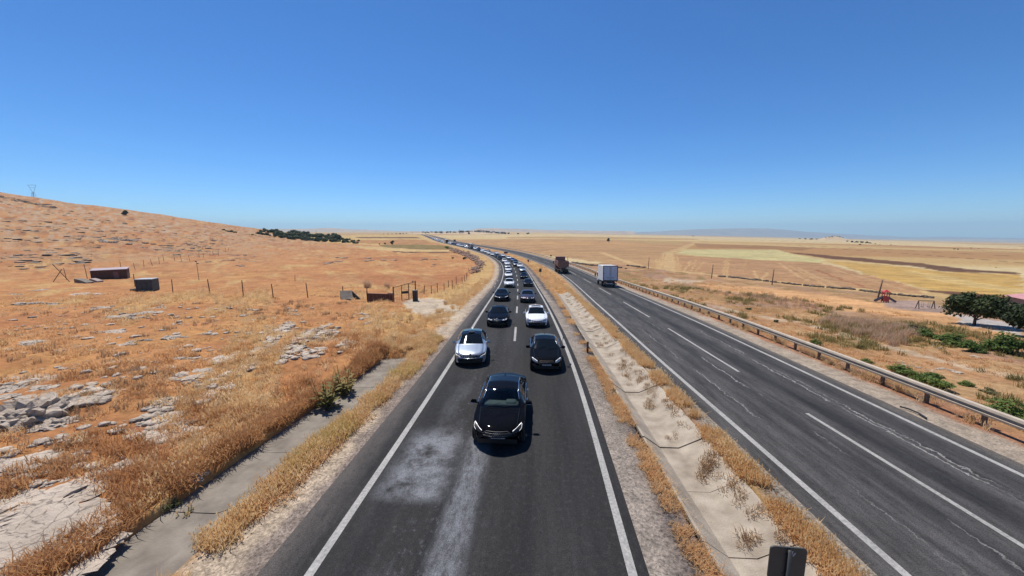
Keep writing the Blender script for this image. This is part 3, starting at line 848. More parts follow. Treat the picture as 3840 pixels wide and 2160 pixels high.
# ------------------------------------------------------------------ guard rail
def guard_rail():
    x, y = RIGHT.at(s_of(RIGHT, 14), 6.05)
    root = empty('guard_rail', (x, y, float(base(y)) - .05)); tag(root, 'long galvanised steel guard rail along the right-hand carriageway', 'guard rail')
    root_inv = Matrix.Translation(-root.location)
    prof = [(.0, .79), (-.12, .77), (-.14, .68), (-.01, .65), (-.01, .56), (-.14, .535), (-.12, .45), (0, .42)]
    s = s_of(RIGHT, 3); k = 0
    while float(np.interp(s, RIGHT.s, RIGHT.p[:, 1])) < 330:
        y0 = float(np.interp(s, RIGHT.s, RIGHT.p[:, 1])); ln = 4.2 if y0 < 120 else 12.6
        ss = np.linspace(s, s + ln, 4); V = []; f = []
        for q in ss:
            for th in (0, .012):
                for o, z in prof:
                    X, Y = RIGHT.at(q, 6.05 + o + th); V.append((X - root.location.x, Y - root.location.y, float(base(Y)) + z - root.location.z))
        n = len(prof) * 2; h = len(prof)
        for i in range(3):
            for a in range(h - 1):
                b = i * n + a; f += [(b, b + 1, b + n + 1, b + n), (b + h, b + n + h, b + n + h + 1, b + h + 1)]
            f += [(i * n, i * n + n, i * n + n + h, i * n + h), (i * n + h - 1, i * n + 2 * h - 1, i * n + n + 2 * h - 1, i * n + n + h - 1)]
        link('rail', mesh('rail', V, f, M['steel'], False), parent=root)
        s += ln
    pm_ = MB().box((0, 0, .30), (.10, .14, .90)).box((-.08, 0, .60), (.08, .12, .26)).mesh('post', M['steel_dark'])
    s = s_of(RIGHT, 3.4)
    while True:
        X, Y = RIGHT.at(s, 6.17)
        if Y > 150: break
        o = link('post', pm_, parent=root); o.location = (X - root.location.x, Y - root.location.y, float(base(Y)) - .08 - root.location.z)
        o.rotation_euler.z = -RIGHT.heading(s); s += 2.1
    return root
guard_rail()
# ------------------------------------------------------------------ cars
M['sign_back'] = pm('sign_back_grey', (.045, .046, .044), .55, var=.15, scale=5)
# local frame: x across, y rearwards from the front bumper, z up; the car faces -y
NJ = 17
def car_spec(**k):
    d = dict(L=4.9, W=1.88, H=1.46, nose=.60, hood0=.74, cowl=1.32, zc=.99, wst=2.14, roofp=2.75, rw0=3.62, rw1=4.42, zt=1.06, tail=4.86, wr=.60, wheel=.345, fa=.93, ra=3.86, belt=(.60, .76, .93, .96, 1.0), clr=.20)
    d.update(k); return d
def smooth1(ys, zs, y, w=.05):
    n = 5
    return sum(np.interp(y + (i - n // 2) * w, ys, zs) for i in range(n)) / n
def car_shell(c):
    L, W, H = c['L'], c['W'], c['H']
    ys = np.unique(np.round(np.concatenate([[0, .012, .03, .06, .10, .15, .2], np.arange(.26, L - .25, .07), [c['cowl'], c['wst'], c['rw0'], c['rw1'], 2.68, 2.76], [L - .2, L - .12, L - .06, L - .02, L]]), 3))
    top = smooth1([0, .06, .16, .36, .62, c['cowl'] - .03, c['cowl'], c['wst'], c['roofp'], c['rw0'], c['rw1'], c['tail'] - .03, L - .03, L],
                  [c['nose'] - .10, c['nose'] + .02, c['hood0'] - .035, c['hood0'] + .045, c['hood0'] + .105, c['zc'] - .012, c['zc'], H - .055, H, H - .07, c['zt'], c['zt'] - .02, c['zt'] - .09, c['zt'] - .28], ys, .03)
    belt = np.interp(ys, [0, .45, c['cowl'], c['rw0'], L], c['belt'])
    belt = np.minimum(belt, top - .035)
    half = W / 2 * smooth1([0, .05, .15, .35, .8, 1.6, 2.8, 3.9, L - .35, L - .1, L], [.74, .80, .87, .935, .975, 1, 1, .985, .93, .85, .74], ys, .03)
    low = np.full(len(ys), c['clr']); low[ys < .12] = c['clr'] + .02
    for a in (c['fa'], c['ra']):
        r = c['wheel'] + .055
        d = r * r - (ys - a) ** 2
        low = np.where(d > 0, np.maximum(low, c['wheel'] + np.sqrt(np.maximum(d, 0))), low)
    bow = np.interp(ys, [0, .15, .4, 1.0, c['cowl'], c['wst'], c['roofp'], c['rw0'], c['rw1'], L], [.34, .30, .22, .14, .17, .13, 0, -.10, -.14, -.26])
    V = []
    for i, y in enumerate(ys):
        w = half[i]; zl = low[i]; zb = belt[i]; zt = top[i]
        g = float(np.clip((zt - zb - .05) / (H - .06 - c['belt'][2] - .05), 0, 1))
        xr = lerp(w * .80, c['wr'] * (.985 if y > c['wst'] else .965), g ** .8)
        zrail = zt - lerp(.035, .055, g)
        wl = w * .955
        zm = zl + (zb - zl) * .45
        pts = [(w * .93, zl), (w * .975, zl + (zm - zl) * .4), (w * .995, zm), (w, zm + (zb - zm) * .45), (w * .985, zm + (zb - zm) * .85),
               (wl, zb + .0)]
        a0 = (wl * .985, zb + min(.025, (zrail - zb) * .3)); a1 = (xr * 1.03, zrail - .012)
        for t in (0, .33, .67, 1.0):
            bul = .022 * g * math.sin(math.pi * t)
            pts.append((lerp(a0[0], a1[0], t) + bul, lerp(a0[1], a1[1], t)))
        pts.append((xr, zrail))                                   # 10 rail
        for t in (.86, .70, .52, .34, .17, 0):
            pts.append((xr * t, zt - (zt - zrail) * t ** 2.2))
        # hood crease
        if y < c['cowl'] and y > .2:
            pts[11] = (pts[11][0], pts[11][1] + .012)
        for sgn in (1, -1):
            q = pts if sgn == 1 else pts[:-1][::-1]
            for x, z in q:
                V.append((sgn * x, y + bow[i] * min(1, (abs(x) / w)) ** 2.2, z))
    return ys, np.array(V), 2 * NJ - 1
def zone(c, y, j):
    """which part a face belongs to (j: 0 at the sill .. 16 at the centre line)"""
    if j >= 10 and c['cowl'] - .001 <= y < c['wst'] - .001: return 'windscreen'
    if j >= 10 and c['rw0'] - .001 <= y < c['rw1'] - .001: return 'rear_window'
    if j >= 9 and c['wst'] - .001 <= y < c['rw0'] - .001: return 'roof'
    if 6 <= j <= 8 and c['cowl'] + .42 < y < c['rw0'] + .30: return 'pillar' if 2.66 < y < 2.75 else ('side_window_front' if y < 2.7 else 'side_window_rear')
    if j >= 9 and .17 < y < c['cowl'] - .001: return 'hood'
    if j >= 10 and c['rw1'] - .001 <= y < c['L'] - .1: return 'boot_lid'
    return 'body'
def car_meshes(c, name):
    ys, V, n = car_shell(c)
    parts = {}
    for i in range(len(ys) - 1):
        for k in range(n - 1):
            j = k if k < NJ - 1 else n - 2 - k
            z = zone(c, ys[i], j)
            if z.startswith('side_window') or z == 'pillar': z += '_r' if k < NJ - 1 else '_l'
            parts.setdefault(z, []).append((i * n + k, (i + 1) * n + k, (i + 1) * n + k + 1, i * n + k + 1))
    parts['body'].append(tuple(range(n))[::-1]); parts['body'].append(tuple((len(ys) - 1) * n + k for k in range(n)))
    bvh = BVHTree.FromPolygons([tuple(p) for p in V], [f for q in parts.values() for f in q])
    out = {}
    off = {'hood': .006, 'roof': .003, 'boot_lid': .005, 'windscreen': -.004, 'rear_window': -.004}
    for z, fs in parts.items():
        idx = sorted({i for f in fs for i in f}); mp = {a: b for b, a in enumerate(idx)}
        P = V[idx].copy()
        if z in off: P[:, 2] += off[z]
        if z.startswith('side'): P[:, 0] -= np.sign(P[:, 0]) * .006
        out[z] = mesh(name + '_' + z, P, [tuple(mp[i] for i in f)[::-1] for f in fs], None, True)
    return out, bvh
def project(bvh, outline, lift=.006, n=10, d=Vector((0, 1, 0)), thick=.02):
    """a thin panel with the given front-view outline (x,z), laid on the body by shooting rays at it"""
    xs = [p[0] for p in outline]; zs = [p[1] for p in outline]
    # triangulated fan of a refined outline towards its centre
    cx, cz = sum(xs) / len(xs), sum(zs) / len(zs)
    ring = []
    for (a, b) in zip(outline, outline[1:] + outline[:1]):
        for t in (0, .5): ring.append((lerp(a[0], b[0], t), lerp(a[1], b[1], t)))
    rings = [[(lerp(cx, x, s), lerp(cz, z, s)) for x, z in ring] for s in (1, .75, .5, .25)] + [[(cx, cz)]]
    V = []; m = len(ring)
    def shoot(x, z):
        h = bvh.ray_cast(Vector((x, -2, z)), d)
        return Vector((x, (h[0].y if h[0] else .3) - lift, z))
    for r in rings: V += [shoot(*p) for p in r]
    f = []
    for k in range(3):
        for i in range(m):
            j = (i + 1) % m; f.append((k * m + i, k * m + j, (k + 1) * m + j, (k + 1) * m + i))
    for i in range(m): f.append((3 * m + i, 3 * m + (i + 1) % m, 4 * m))
    b0 = len(V); V += [v + Vector((0, thick + lift, 0)) for v in V[:m]]
    for i in range(m):
        j = (i + 1) % m; f.append((i, b0 + i, b0 + j, j))
    return V, f
def ribbon(bvh, pts, w, lift=.010, d=Vector((0, 1, 0))):
    """narrow strip following the body along a front-view polyline"""
    V = []; f = []; P = []
    for a, b in zip(pts[:-1], pts[1:]):
        for t in (0, .25, .5, .75): P.append((lerp(a[0], b[0], t), lerp(a[1], b[1], t)))
    P.append(pts[-1])
    for i, (x, z) in enumerate(P):
        a = P[max(0, i - 1)]; b = P[min(len(P) - 1, i + 1)]
        dx, dz = b[0] - a[0], b[1] - a[1]; l = math.hypot(dx, dz) or 1
        nx, nz = -dz / l * w / 2, dx / l * w / 2
        for s in (1, -1):
            X, Z = x + nx * s, z + nz * s
            h = bvh.ray_cast(Vector((X, -2, Z)), d)
            yy = (h[0].y if h[0] else .3)
            V.append((X, yy - lift, Z)); V.append((X, yy + .01, Z))
    for i in range(len(P) - 1):
        a = i * 4; b = a + 4
        f += [(a, b, b + 2, a + 2), (a, a + 1, b + 1, b), (a + 2, b + 2, b + 3, a + 3)]
    return V, f
def mirror(pts): return [(-x, z) for x, z in pts][::-1]
def wheel_meshes(r, w=.21):
    t = MB().lathe([(r * .66, -w / 2), (r * .93, -w / 2), (r, -w * .32), (r, w * .32), (r * .93, w / 2), (r * .66, w / 2), (r * .66, -w / 2)], 24).mesh('tyre', M['tyre'], True)
    b = MB().lathe([(r * .67, -w * .45), (r * .60, -w * .40), (r * .60, w * .40), (r * .67, w * .45)], 24)
    for k in range(5):
        a = 2 * math.pi * k / 5; q = Matrix.Rotation(a, 4, 'X')
        b.box(q @ Vector((w * .34, 0, r * .33)), (.03, .07, r * .62), q)
        b.box(q @ Vector((-w * .34, 0, r * .33)), (.03, .07, r * .62), q)
    b.lathe([(.001, w * .40), (r * .16, w * .39), (r * .17, w * .25), (r * .17, -w * .25), (r * .16, -w * .39), (.001, -w * .40)], 12)
    return t, b.mesh('rim', M['rim'], False)
def text_mesh(s, size):
    cu = bpy.data.curves.new('t', 'FONT'); cu.body = s; cu.size = size; cu.align_x = 'CENTER'; cu.align_y = 'CENTER'; cu.extrude = .001
    o = bpy.data.objects.new('t', cu); col.objects.link(o)
    me = bpy.data.meshes.new_from_object(o.evaluated_get(bpy.context.evaluated_depsgraph_get()))
    bpy.data.objects.remove(o); bpy.data.curves.remove(cu)
    return me
PAINT = {}
def paint(key):
    if key not in PAINT:
        P = dict(black=((.003, .003, .004), 0, .3, 1.17), black2=((.004, .004, .005), 0, .3, 1.17), silver=((.42, .47, .52), .65, .30), white=((.78, .79, .80), 0, .35), mauve=((.05, .036, .042), .5, .3, 1.25),
                 grey=((.16, .17, .18), .6, .3), blue=((.02, .06, .22), .3, .3), white2=((.70, .71, .72), 0, .35), red=((.25, .02, .02), .2, .3), dark=((.010, .011, .014), .3, .3, 1.2), beige=((.45, .42, .36), .4, .3))[key]
        PAINT[key] = car_paint('car_paint_' + key, *P)
    return PAINT[key]
def make_car(name, spec, style, loc=(0, 0, 0), rz=0.0, colour='black', plate=None, hero=False):
    """a whole car as an Empty with its parts"""
    c = car_spec(**spec); W = c['W'] / 2
    t = empty('car', loc, rz)
    shell, bvh = car_meshes(c, name)
    pt = paint(colour)
    for z, me in shell.items():
        nm = {'side_window_front_r': 'side_window', 'side_window_front_l': 'side_window', 'side_window_rear_r': 'side_window', 'side_window_rear_l': 'side_window', 'pillar_r': 'door_pillar', 'pillar_l': 'door_pillar'}.get(z, z)
        if z == 'roof': mt = M['glass'] if style.get('glass_roof') else pt
        elif z == 'windscreen': mt = M['glass_clear'] if hero else M['glass']
        elif 'window' in z: mt = M['glass']
        elif z.startswith('pillar'): mt = M['black']
        else: mt = pt
        o = link(nm, me, None, t)
        me.materials.append(None); o.material_slots[0].link = 'OBJECT'; o.material_slots[0].material = mt
    # underside
    u = MB().box((0, c['L'] * .5, c['clr'] + .09), (c['W'] * .72, c['L'] * .90, .16)).box((0, (c['fa'] + c['ra']) / 2, .34), (c['W'] * .86, c['ra'] - c['fa'] - 2 * c['wheel'] - .12, .26)).build('underbody', M['black'], t)
    # wheels
    ty, ri = wheel_meshes(c['wheel'])
    for sx in (1, -1):
        for y in (c['fa'], c['ra']):
            w = link('wheel', ty, None, t); w.location = (sx * (W - .125), y, c['wheel'])
            q = link('rim', ri, None, w)
    # mirrors
    for sx in (1, -1):
        b = MB()
        b.bbox((sx * (W + .105), c['cowl'] + .42, c['belt'][2] + .09), (.23, .13, .15), .05)
        b.box((sx * (W - .02), c['cowl'] + .43, c['belt'][2] + .045), (.13, .05, .035))
        o = b.build('side_mirror', paint(style.get('mirror', colour)) if not style.get('black_mirror') else M['black'], t, True)
        MB().box((sx * (W + .105), c['cowl'] + .492, c['belt'][2] + .09), (.18, .006, .11)).build('mirror_glass', M['glass'], o)
        if hero:
            MB().bbox((sx * (W + .105), c['cowl'] + .352, c['belt'][2] + .05), (.19, .012, .02), .004).build('mirror_lamp', M['chrome'], o)
    # front: grille, lamps, intakes
    g = style['grille']
    v, f = project(bvh, g, .004); go = link('grille', mesh('grille', v, f, M['black'], True), None, t)
    if style.get('frame'):
        v, f = ribbon(bvh, g + [g[0]], style.get('framew', .022), .014)
        link('grille_frame', mesh('grille_frame', v, f, M[style['frame']], True), None, go)
    x0, x1 = min(p[0] for p in g), max(p[0] for p in g); z0, z1 = min(p[1] for p in g), max(p[1] for p in g)
    for k in range(style.get('bars', 0)):
        z = lerp(z0, z1, (k + .7) / (style['bars'] + .4))
        ww = (x1 - x0) / 2 * (.80 if z < lerp(z0, z1, .3) or z > lerp(z0, z1, .86) else .93)
        v, f = ribbon(bvh, [(-ww, z), (ww, z)], .012, .012); link('grille_bar', mesh('grille_bar', v, f, M[style.get('barmat', 'black')], True), None, go)
    for hp in style['lamp']:
        for pts in (hp, mirror(hp)):
            v, f = project(bvh, pts, .006)
            h = link('headlight', mesh('headlight', v, f, M[style.get('lampmat', 'lamp_glass')], True), None, t)
            sg = 1 if pts is hp else -1
            for dr in style.get('drl', []):
                v, f = ribbon(bvh, [(sg * x, z) for x, z in dr], style.get('drlw', .022), .015)
                link('lamp_strip', mesh('lamp_strip', v, f, M['drl'], True), None, h)
    for ip in style.get('intake', []):
        for pts in (ip, mirror(ip)):
            v, f = project(bvh, pts, .004); link('air_intake', mesh('air_intake', v, f, M['black'], True), None, t)
    if style.get('lower'):
        v, f = project(bvh, style['lower'], .004); link('lower_grille', mesh('lower_grille', v, f, M['black'], True), None, t)
    for lp in style.get('lip', []):
        v, f = ribbon(bvh, lp, .02, .012); link('bumper_trim', mesh('bumper_trim', v, f, M['chrome'], True), None, t)
    # badge
    bz = style.get('badge_z', z1 - .07)
    h = bvh.ray_cast(Vector((0, -2, bz)), Vector((0, 1, 0)))
    by = (h[0].y if h[0] else .1) - .02
    if style.get('badge') == 'rings':
        b = MB()
        for k in range(4):
            pr = [(.046, -.006), (.036, -.006), (.036, .006), (.046, .006), (.046, -.006)]
            b.lathe(pr, 16, 'y', ((k - 1.5) * .066, by, bz))
        b.build('emblem', M['chrome'], t, False)
    elif style.get('badge') == 'disc':
        MB().lathe([(.001, -.012), (.045, -.01), (.055, 0), (.055, .02)], 16, 'y', (0, by, bz)).build('emblem', M['chrome'], t, True)
    elif style.get('badge') == 'bar':
        MB().bbox((0, by - .01, bz), (.13, .02, .03), .006).build('emblem', M['chrome'], t)
    # plate
    pz = style.get('plate_z', z0 + .10)
    h = bvh.ray_cast(Vector((0, -2, pz)), Vector((0, 1, 0))); py = (h[0].y if h[0] else .1) - .03
    pl = MB().bbox((0, py, pz), (.52, .012, .112), .004).build('number_plate', M['plate'] if plate else M['black'], t)
    if plate:
        MB().box((-.24, py - .0075, pz), (.04, .003, .108)).build('plate_band', M['plate_blue'], pl)
        for k, ch in enumerate(plate):
            if ch == ' ': continue
            tm = text_mesh(ch, .095); tm.materials.clear(); tm.materials.append(M['black'])
            o = link('plate_letter', tm, None, pl); o.location = (.02 + (k - (len(plate) - 1) / 2) * .056, py - .008, pz); o.rotation_euler = (R(90), 0, 0)
    # wipers
    for sx, a in ((-.5, .35), (.12, .30)):
        y0 = c['cowl']
        P = []
        for k in range(4):
            xx = sx + k * .17; yy = y0 + .03 + k * .05 * a * 3
            hh = bvh.ray_cast(Vector((xx, yy, 3)), Vector((0, 0, -1))); P.append((xx, yy, (hh[0].z if hh[0] else 1) + .012))
        MB().tube(P, .009, 5).build('wiper', M['black'], t)
    # door handles and side seams
    for sx in (1, -1):
        for y in (2.50, 3.42):
            hh = bvh.ray_cast(Vector((sx * 2, y, c['belt'][2] - .10)), Vector((-sx, 0, 0)))
            xx = abs(hh[0].x) if hh[0] else W
            MB().bbox((sx * (xx + .02), y, c['belt'][2] - .10), (.03, .20, .03), .008).build('door_handle', M['chrome'] if hero else pt, t)
        for y in (1.62, 2.70, 3.62):
            P = []
            for z in np.linspace(.34, c['belt'][2] - .02, 7):
                hh = bvh.ray_cast(Vector((sx * 2, y, z)), Vector((-sx, 0, 0)))
                if hh[0]: P.append(hh[0] + Vector((sx * .001, 0, 0)))
            if len(P) > 2: MB().tube(P, .005, 4).build('door_seam', M['black'], t)
    if hero or style.get('trim'):
        for sx in (1, -1):
            for zz, nm in ((.010, 0), (.985, 1)):
                P = []
                ys, V, n = car_shell(c)
                for i, y in enumerate(ys):
                    if c['cowl'] + .40 < y < c['rw0'] + .34:
                        k = 6 if nm == 0 else 9
                        k = k if sx == 1 else n - 1 - k
                        p = V[i * n + k]; P.append((p[0] + sx * .006, p[1], p[2]))
                MB().tube(P, .011, 5).build('window_trim', M['chrome'], t, True)
    # tail lamps
    for sx in (1, -1):
        MB().bbox((sx * W * .56, c['L'] - .13, c['zt'] - .24), (.36, .10, .12), .03).build('tail_light', M['red_lamp'], t)
    if style.get('sunroof'):
        hh = bvh.ray_cast(Vector((0, c['wst'] + .36, 3)), Vector((0, 0, -1)))
        V = []; fs = []
        for y in np.linspace(c['wst'] + .16, c['wst'] + .56, 5):
            for x in np.linspace(-.40, .40, 7):
                q = bvh.ray_cast(Vector((x, y, 3)), Vector((0, 0, -1))); V.append((x, y, q[0].z + .009))
        for i in range(4):
            for j in range(6): fs.append((i * 7 + j, i * 7 + j + 1, i * 7 + j + 8, i * 7 + j + 7))
        link('sunroof', mesh('sunroof', V, fs, M['glass'], True), None, t)
    if style.get('roof_sign'):
        q = bvh.ray_cast(Vector((0, c['wst'] + .35, 3)), Vector((0, 0, -1)))
        MB().bbox((0, c['wst'] + .12, q[0].z + .02), (.36, .16, .09), .02).build('roof_box', M['black'], t)
    q = bvh.ray_cast(Vector((0, c['rw0'] - .12, 3)), Vector((0, 0, -1)))
    MB().add([(-.02, c['rw0'] - .22, q[0].z - .01), (.02, c['rw0'] - .22, q[0].z - .01), (.025, c['rw0'] - .04, q[0].z - .01), (-.025, c['rw0'] - .04, q[0].z - .01), (0, c['rw0'] - .05, q[0].z + .07)], [(0, 1, 4), (1, 2, 4), (2, 3, 4), (3, 0, 4)]).build('antenna_fin', pt, t)
    # bonnet edge seams
    for sx in (1, -1):
        P = []
        for y in np.linspace(.32, c['cowl'], 10):
            x = sx * lerp(W * .70, W * .76, (y - .3) / 1.0)
            hh = bvh.ray_cast(Vector((x, y + .1, 3)), Vector((0, 0, -1)))
            if hh[0]: P.append(hh[0] + Vector((0, 0, .006)))
        MB().tube(P, .006, 4).build('hood_seam', M['black'], t)
    if hero:
        d = MB()
        d.bbox((0, c['cowl'] + .50, .93), (1.32, .42, .12), .05); d.bbox((0, c['cowl'] + .64, .80), (1.36, .22, .26), .06)
        d.bbox((.37, c['cowl'] + .55, 1.0), (.40, .34, .08), .05)
        d.build('dashboard', M['dash'], t, True)
        MB().lathe([(.17, -.014), (.19, 0), (.17, .014), (.155, 0), (.17, -.014)], 20, 'y', (.37, c['cowl'] + .84, .96)).build('steering_wheel', M['black'], t, True)
        for sx in (.38, -.38):
            s_ = MB(); s_.bbox((sx, 2.55, .55), (.5, .5, .2), .06); s_.bbox((sx, 2.86, .88), (.48, .16, .62), .06); s_.bbox((sx, 2.90, 1.25), (.26, .10, .16), .04)
            s_.build('seat', M['seat'], t, True)
        MB().bbox((0, c['wst'] - .02, 1.30), (.24, .03, .07), .01).build('inner_mirror', M['black'], t)
    return t
def drop(o, u, v, z, path=LEFT, dx=0.0):
    """stand a car so that its nose shows at a photo pixel at height z above the road; it follows the road direction"""
    a, dy, dz = ray(u, v)
    T = np.linspace(5, 400, 8000)
    k = int(np.argmax(CAMH + dz * T < base(dy * T) + z))
    return a * T[k] + dx, dy * T[k]
def slope_rot(x, y, path=LEFT, flip=True):
    off, s = path.locate(x, y); h = path.heading(float(s[0]))
    g = (float(base(y + 2)) - float(base(y - 2))) / 4
    return -h, math.atan(g)
# front-view shapes, right half of the car as seen from its own front (x > 0), heights in metres
ST = {}
ST['wide_hex'] = dict(grille=[(-.50, .60), (-.36, .685), (.36, .685), (.50, .60), (.42, .38), (.34, .29), (-.34, .29), (-.42, .38)], frame='sign_back', framew=.012, drlw=.011, bars=5, badge='rings', badge_z=.63, plate_z=.43,
    lamp=[[(.50, .585), (.56, .67), (.74, .75), (.83, .78), (.85, .70), (.80, .63), (.66, .59)]], drl=[[(.53, .665), (.70, .735), (.82, .775)], [(.835, .77), (.83, .68), (.76, .63)]], lampmat='black', intake=[[(.52, .30), (.54, .46), (.74, .44), (.76, .34)]], lip=[])
ST['hex_small'] = dict(ST['wide_hex'], grille=[(-.42, .58), (-.33, .675), (.33, .675), (.42, .58), (.35, .36), (.28, .30), (-.28, .30), (-.35, .36)], frame='steel_dark', bars=4, badge_z=.62, lamp=[[(.44, .56), (.50, .67), (.66, .73), (.78, .76), (.79, .68), (.72, .60), (.56, .55)]], lampmat='lamp_glass', drlw=.014, drl=[[(.48, .64), (.64, .71), (.77, .74)]])
ST['liftback'] = dict(grille=[(-.50, .56), (-.46, .665), (0, .70), (.46, .665), (.50, .56), (.40, .50), (-.40, .50)], frame='steel_dark', bars=0, badge='disc', badge_z=.73, plate_z=.42,
    lamp=[[(.51, .56), (.50, .655), (.70, .71), (.83, .76), (.85, .67), (.76, .60)]], drl=[[(.56, .575), (.80, .66)], [(.83, .73), (.85, .66), (.78, .60)]], drlw=.016, lampmat='black', lower=[(-.62, .24), (-.60, .34), (.60, .34), (.62, .24)], lip=[[(-.66, .30), (.66, .30)]])
ST['twin'] = dict(grille=[(-.30, .54), (-.28, .66), (-.03, .675), (-.03, .52), (.03, .52), (.03, .675), (.28, .66), (.30, .54), (.18, .49), (-.18, .49)], frame='chrome', framew=.014, bars=0, badge='disc', badge_z=.72, plate_z=.42,
    lamp=[[(.38, .56), (.36, .66), (.60, .70), (.82, .735), (.84, .66), (.74, .59), (.52, .55)]], drl=[[(.46, .60), (.52, .645), (.58, .60)], [(.64, .63), (.71, .675), (.77, .63)]], lower=[(-.42, .24), (-.38, .36), (.38, .36), (.42, .24)], intake=[[(.50, .25), (.52, .40), (.78, .42), (.80, .30)]])
ST['smile'] = dict(grille=[(-.40, .55), (-.42, .635), (-.20, .62), (.20, .62), (.42, .635), (.40, .55), (.24, .48), (-.24, .48)], frame='steel_dark', bars=3, barmat='chrome', badge='disc', badge_z=.60, plate_z=.36,
    lamp=[[(.46, .56), (.47, .66), (.62, .73), (.79, .78), (.81, .68), (.74, .60), (.60, .56)]], lower=[(-.40, .25), (-.36, .33), (.36, .33), (.40, .25)], intake=[[(.50, .27), (.54, .38), (.78, .44), (.80, .33)]])
ST['slim'] = dict(grille=[(-.46, .58), (-.46, .65), (.46, .65), (.46, .58), (.36, .54), (-.36, .54)], frame='chrome', framew=.012, bars=1, badge='bar', badge_z=.69, plate_z=.42,
    lamp=[[(.47, .58), (.47, .65), (.68, .70), (.84, .74), (.84, .66), (.70, .60)]], drl=[[(.48, .60), (.66, .635), (.84, .70)]], lower=[(-.52, .22), (-.46, .36), (.46, .36), (.52, .22)])
ST['suv'] = dict(grille=[(-.50, .62), (-.42, .78), (.42, .78), (.50, .62), (.40, .40), (-.40, .40)], frame='chrome', framew=.022, bars=3, badge='rings', badge_z=.70, plate_z=.46,
    lamp=[[(.53, .64), (.54, .76), (.70, .80), (.83, .84), (.84, .76), (.74, .67)]], drl=[[(.55, .66), (.72, .70), (.84, .80)]], intake=[[(.52, .34), (.56, .48), (.78, .46), (.78, .36)]])
SP = dict(
    large=dict(L=4.94, W=1.89, H=1.46),
    lift=dict(L=4.86, W=1.86, H=1.47, rw0=3.65, rw1=4.55, zt=1.10, hood0=.75, zc=1.0, wst=2.18, cowl=1.34),
    sport=dict(L=4.65, W=1.84, H=1.43, rw0=3.45, rw1=4.2, tail=4.55, ra=3.72, fa=.85, cowl=1.42, wst=2.22, hood0=.72),
    hatch=dict(L=4.40, W=1.80, H=1.43, cowl=1.22, wst=2.0, rw0=3.45, rw1=4.05, zt=1.05, tail=4.32, ra=3.45, fa=.86, wr=.58),
    family=dict(L=4.83, W=1.86, H=1.50, cowl=1.28, wst=2.16, hood0=.76, zc=1.0),
    suv=dict(L=4.66, W=1.90, H=1.66, nose=.72, hood0=.88, zc=1.12, zt=1.22, belt=(.72, .88, 1.05, 1.10, 1.14), rw0=3.9, rw1=4.45, tail=4.60, wheel=.37, clr=.25, cowl=1.22, wst=1.98, ra=3.72, wr=.63))
def place_car(name, spec, style, colour, uvz, label, plate=None, hero=False, extra=None, yaw=0.0, group='cars waiting in the traffic queue'):
    st = dict(ST[style]); st.update(extra or {})
    x, y = drop(None, *uvz)
    rz, rx = slope_rot(x, y)
    o = make_car(name, SP[spec], st, (x, y, float(base(y))), rz + R(yaw), colour, plate, hero)
    o.rotation_euler.x = rx
    tag(o, label, 'car', group)
    return o
lead = place_car('lead', 'large', 'wide_hex', 'black', (1861, 1656, .44), 'foremost glossy black saloon straddling the lane line, headlights lit', '3 MHP 21', True, {'trim': 1})
c_silver = place_car('silver', 'lift', 'liftback', 'silver', (1763, 1353, .42), 'silver saloon with dark glass roof, left of the two cars just behind the lead car', None, False, {'glass_roof': 1, 'roof_sign': 1, 'plate_z': .44}, 6)
c_a3 = place_car('hatch', 'hatch', 'hex_small', 'black2', (2050, 1374, .43), 'black hatchback with a small red flag at its window, right lane beside the silver saloon', '34 D 21', False, {'trim': 1}, 0)
c_b = place_car('sport', 'sport', 'twin', 'black', (1864, 1211, .42), 'black saloon with twin-section grille and lit ring headlights, directly behind the silver saloon', None, False, {})
c_w = place_car('family', 'family', 'smile', 'white', (2014, 1216, .36), 'white saloon with open dark sunroof in the right lane', None, False, {'sunroof': 1})
c_k = place_car('slimblack', 'large', 'slim', 'black', (1879, 1120, .42), 'black saloon with slim light bar grille, fourth car in the left lane', None, False, {})
c_m = place_car('mauve', 'sport', 'twin', 'mauve', (1979, 1125, .42), 'dark plum brown saloon behind the white sunroof saloon', None, False, {})
c_wa = place_car('whitesuv', 'suv', 'suv', 'white2', (1909, 1071, .46), 'white crossover with big dark grille, fifth in the left lane', None, False, {})
c_ba = place_car('blackslim', 'hatch', 'hex_small', 'black2', (1981, 1068, .43), 'black car with white glowing headlights behind the plum brown saloon', None, False, {})
# ------------------------------------------------------------------ the rest of the queue: copies of four cars
KEEP_MID = {'body', 'hood', 'windscreen', 'roof', 'rear_window', 'side_window', 'wheel', 'rim', 'side_mirror', 'headlight', 'lamp_strip', 'grille', 'lower_grille', 'boot_lid', 'number_plate', 'underbody', 'door_pillar', 'tail_light', 'air_intake'}
def stem_(n): return n.split('.')[0]
def copy_car(src, loc, rz, rx, colour, keep):
    src_col = None
    t = src.copy(); col.objects.link(t); t.location = loc; t.rotation_euler = (rx, 0, rz)
    for p in src.children:
        if stem_(p.name) not in keep: continue
        q = p.copy(); col.objects.link(q); q.parent = t
        if stem_(p.name) in ('body', 'hood', 'boot_lid') or (stem_(p.name) == 'roof' and True):
            q.material_slots[0].material = paint(colour)
        elif stem_(p.name) == 'side_mirror':
            q.material_slots[0].link = 'OBJECT'; q.material_slots[0].material = paint(colour)
        for g in p.children:
            if stem_(g.name) in keep:
                h = g.copy(); col.objects.link(h); h.parent = q
    for k in ('label', 'category', 'group'):
        if k in t: del t[k]
    return t
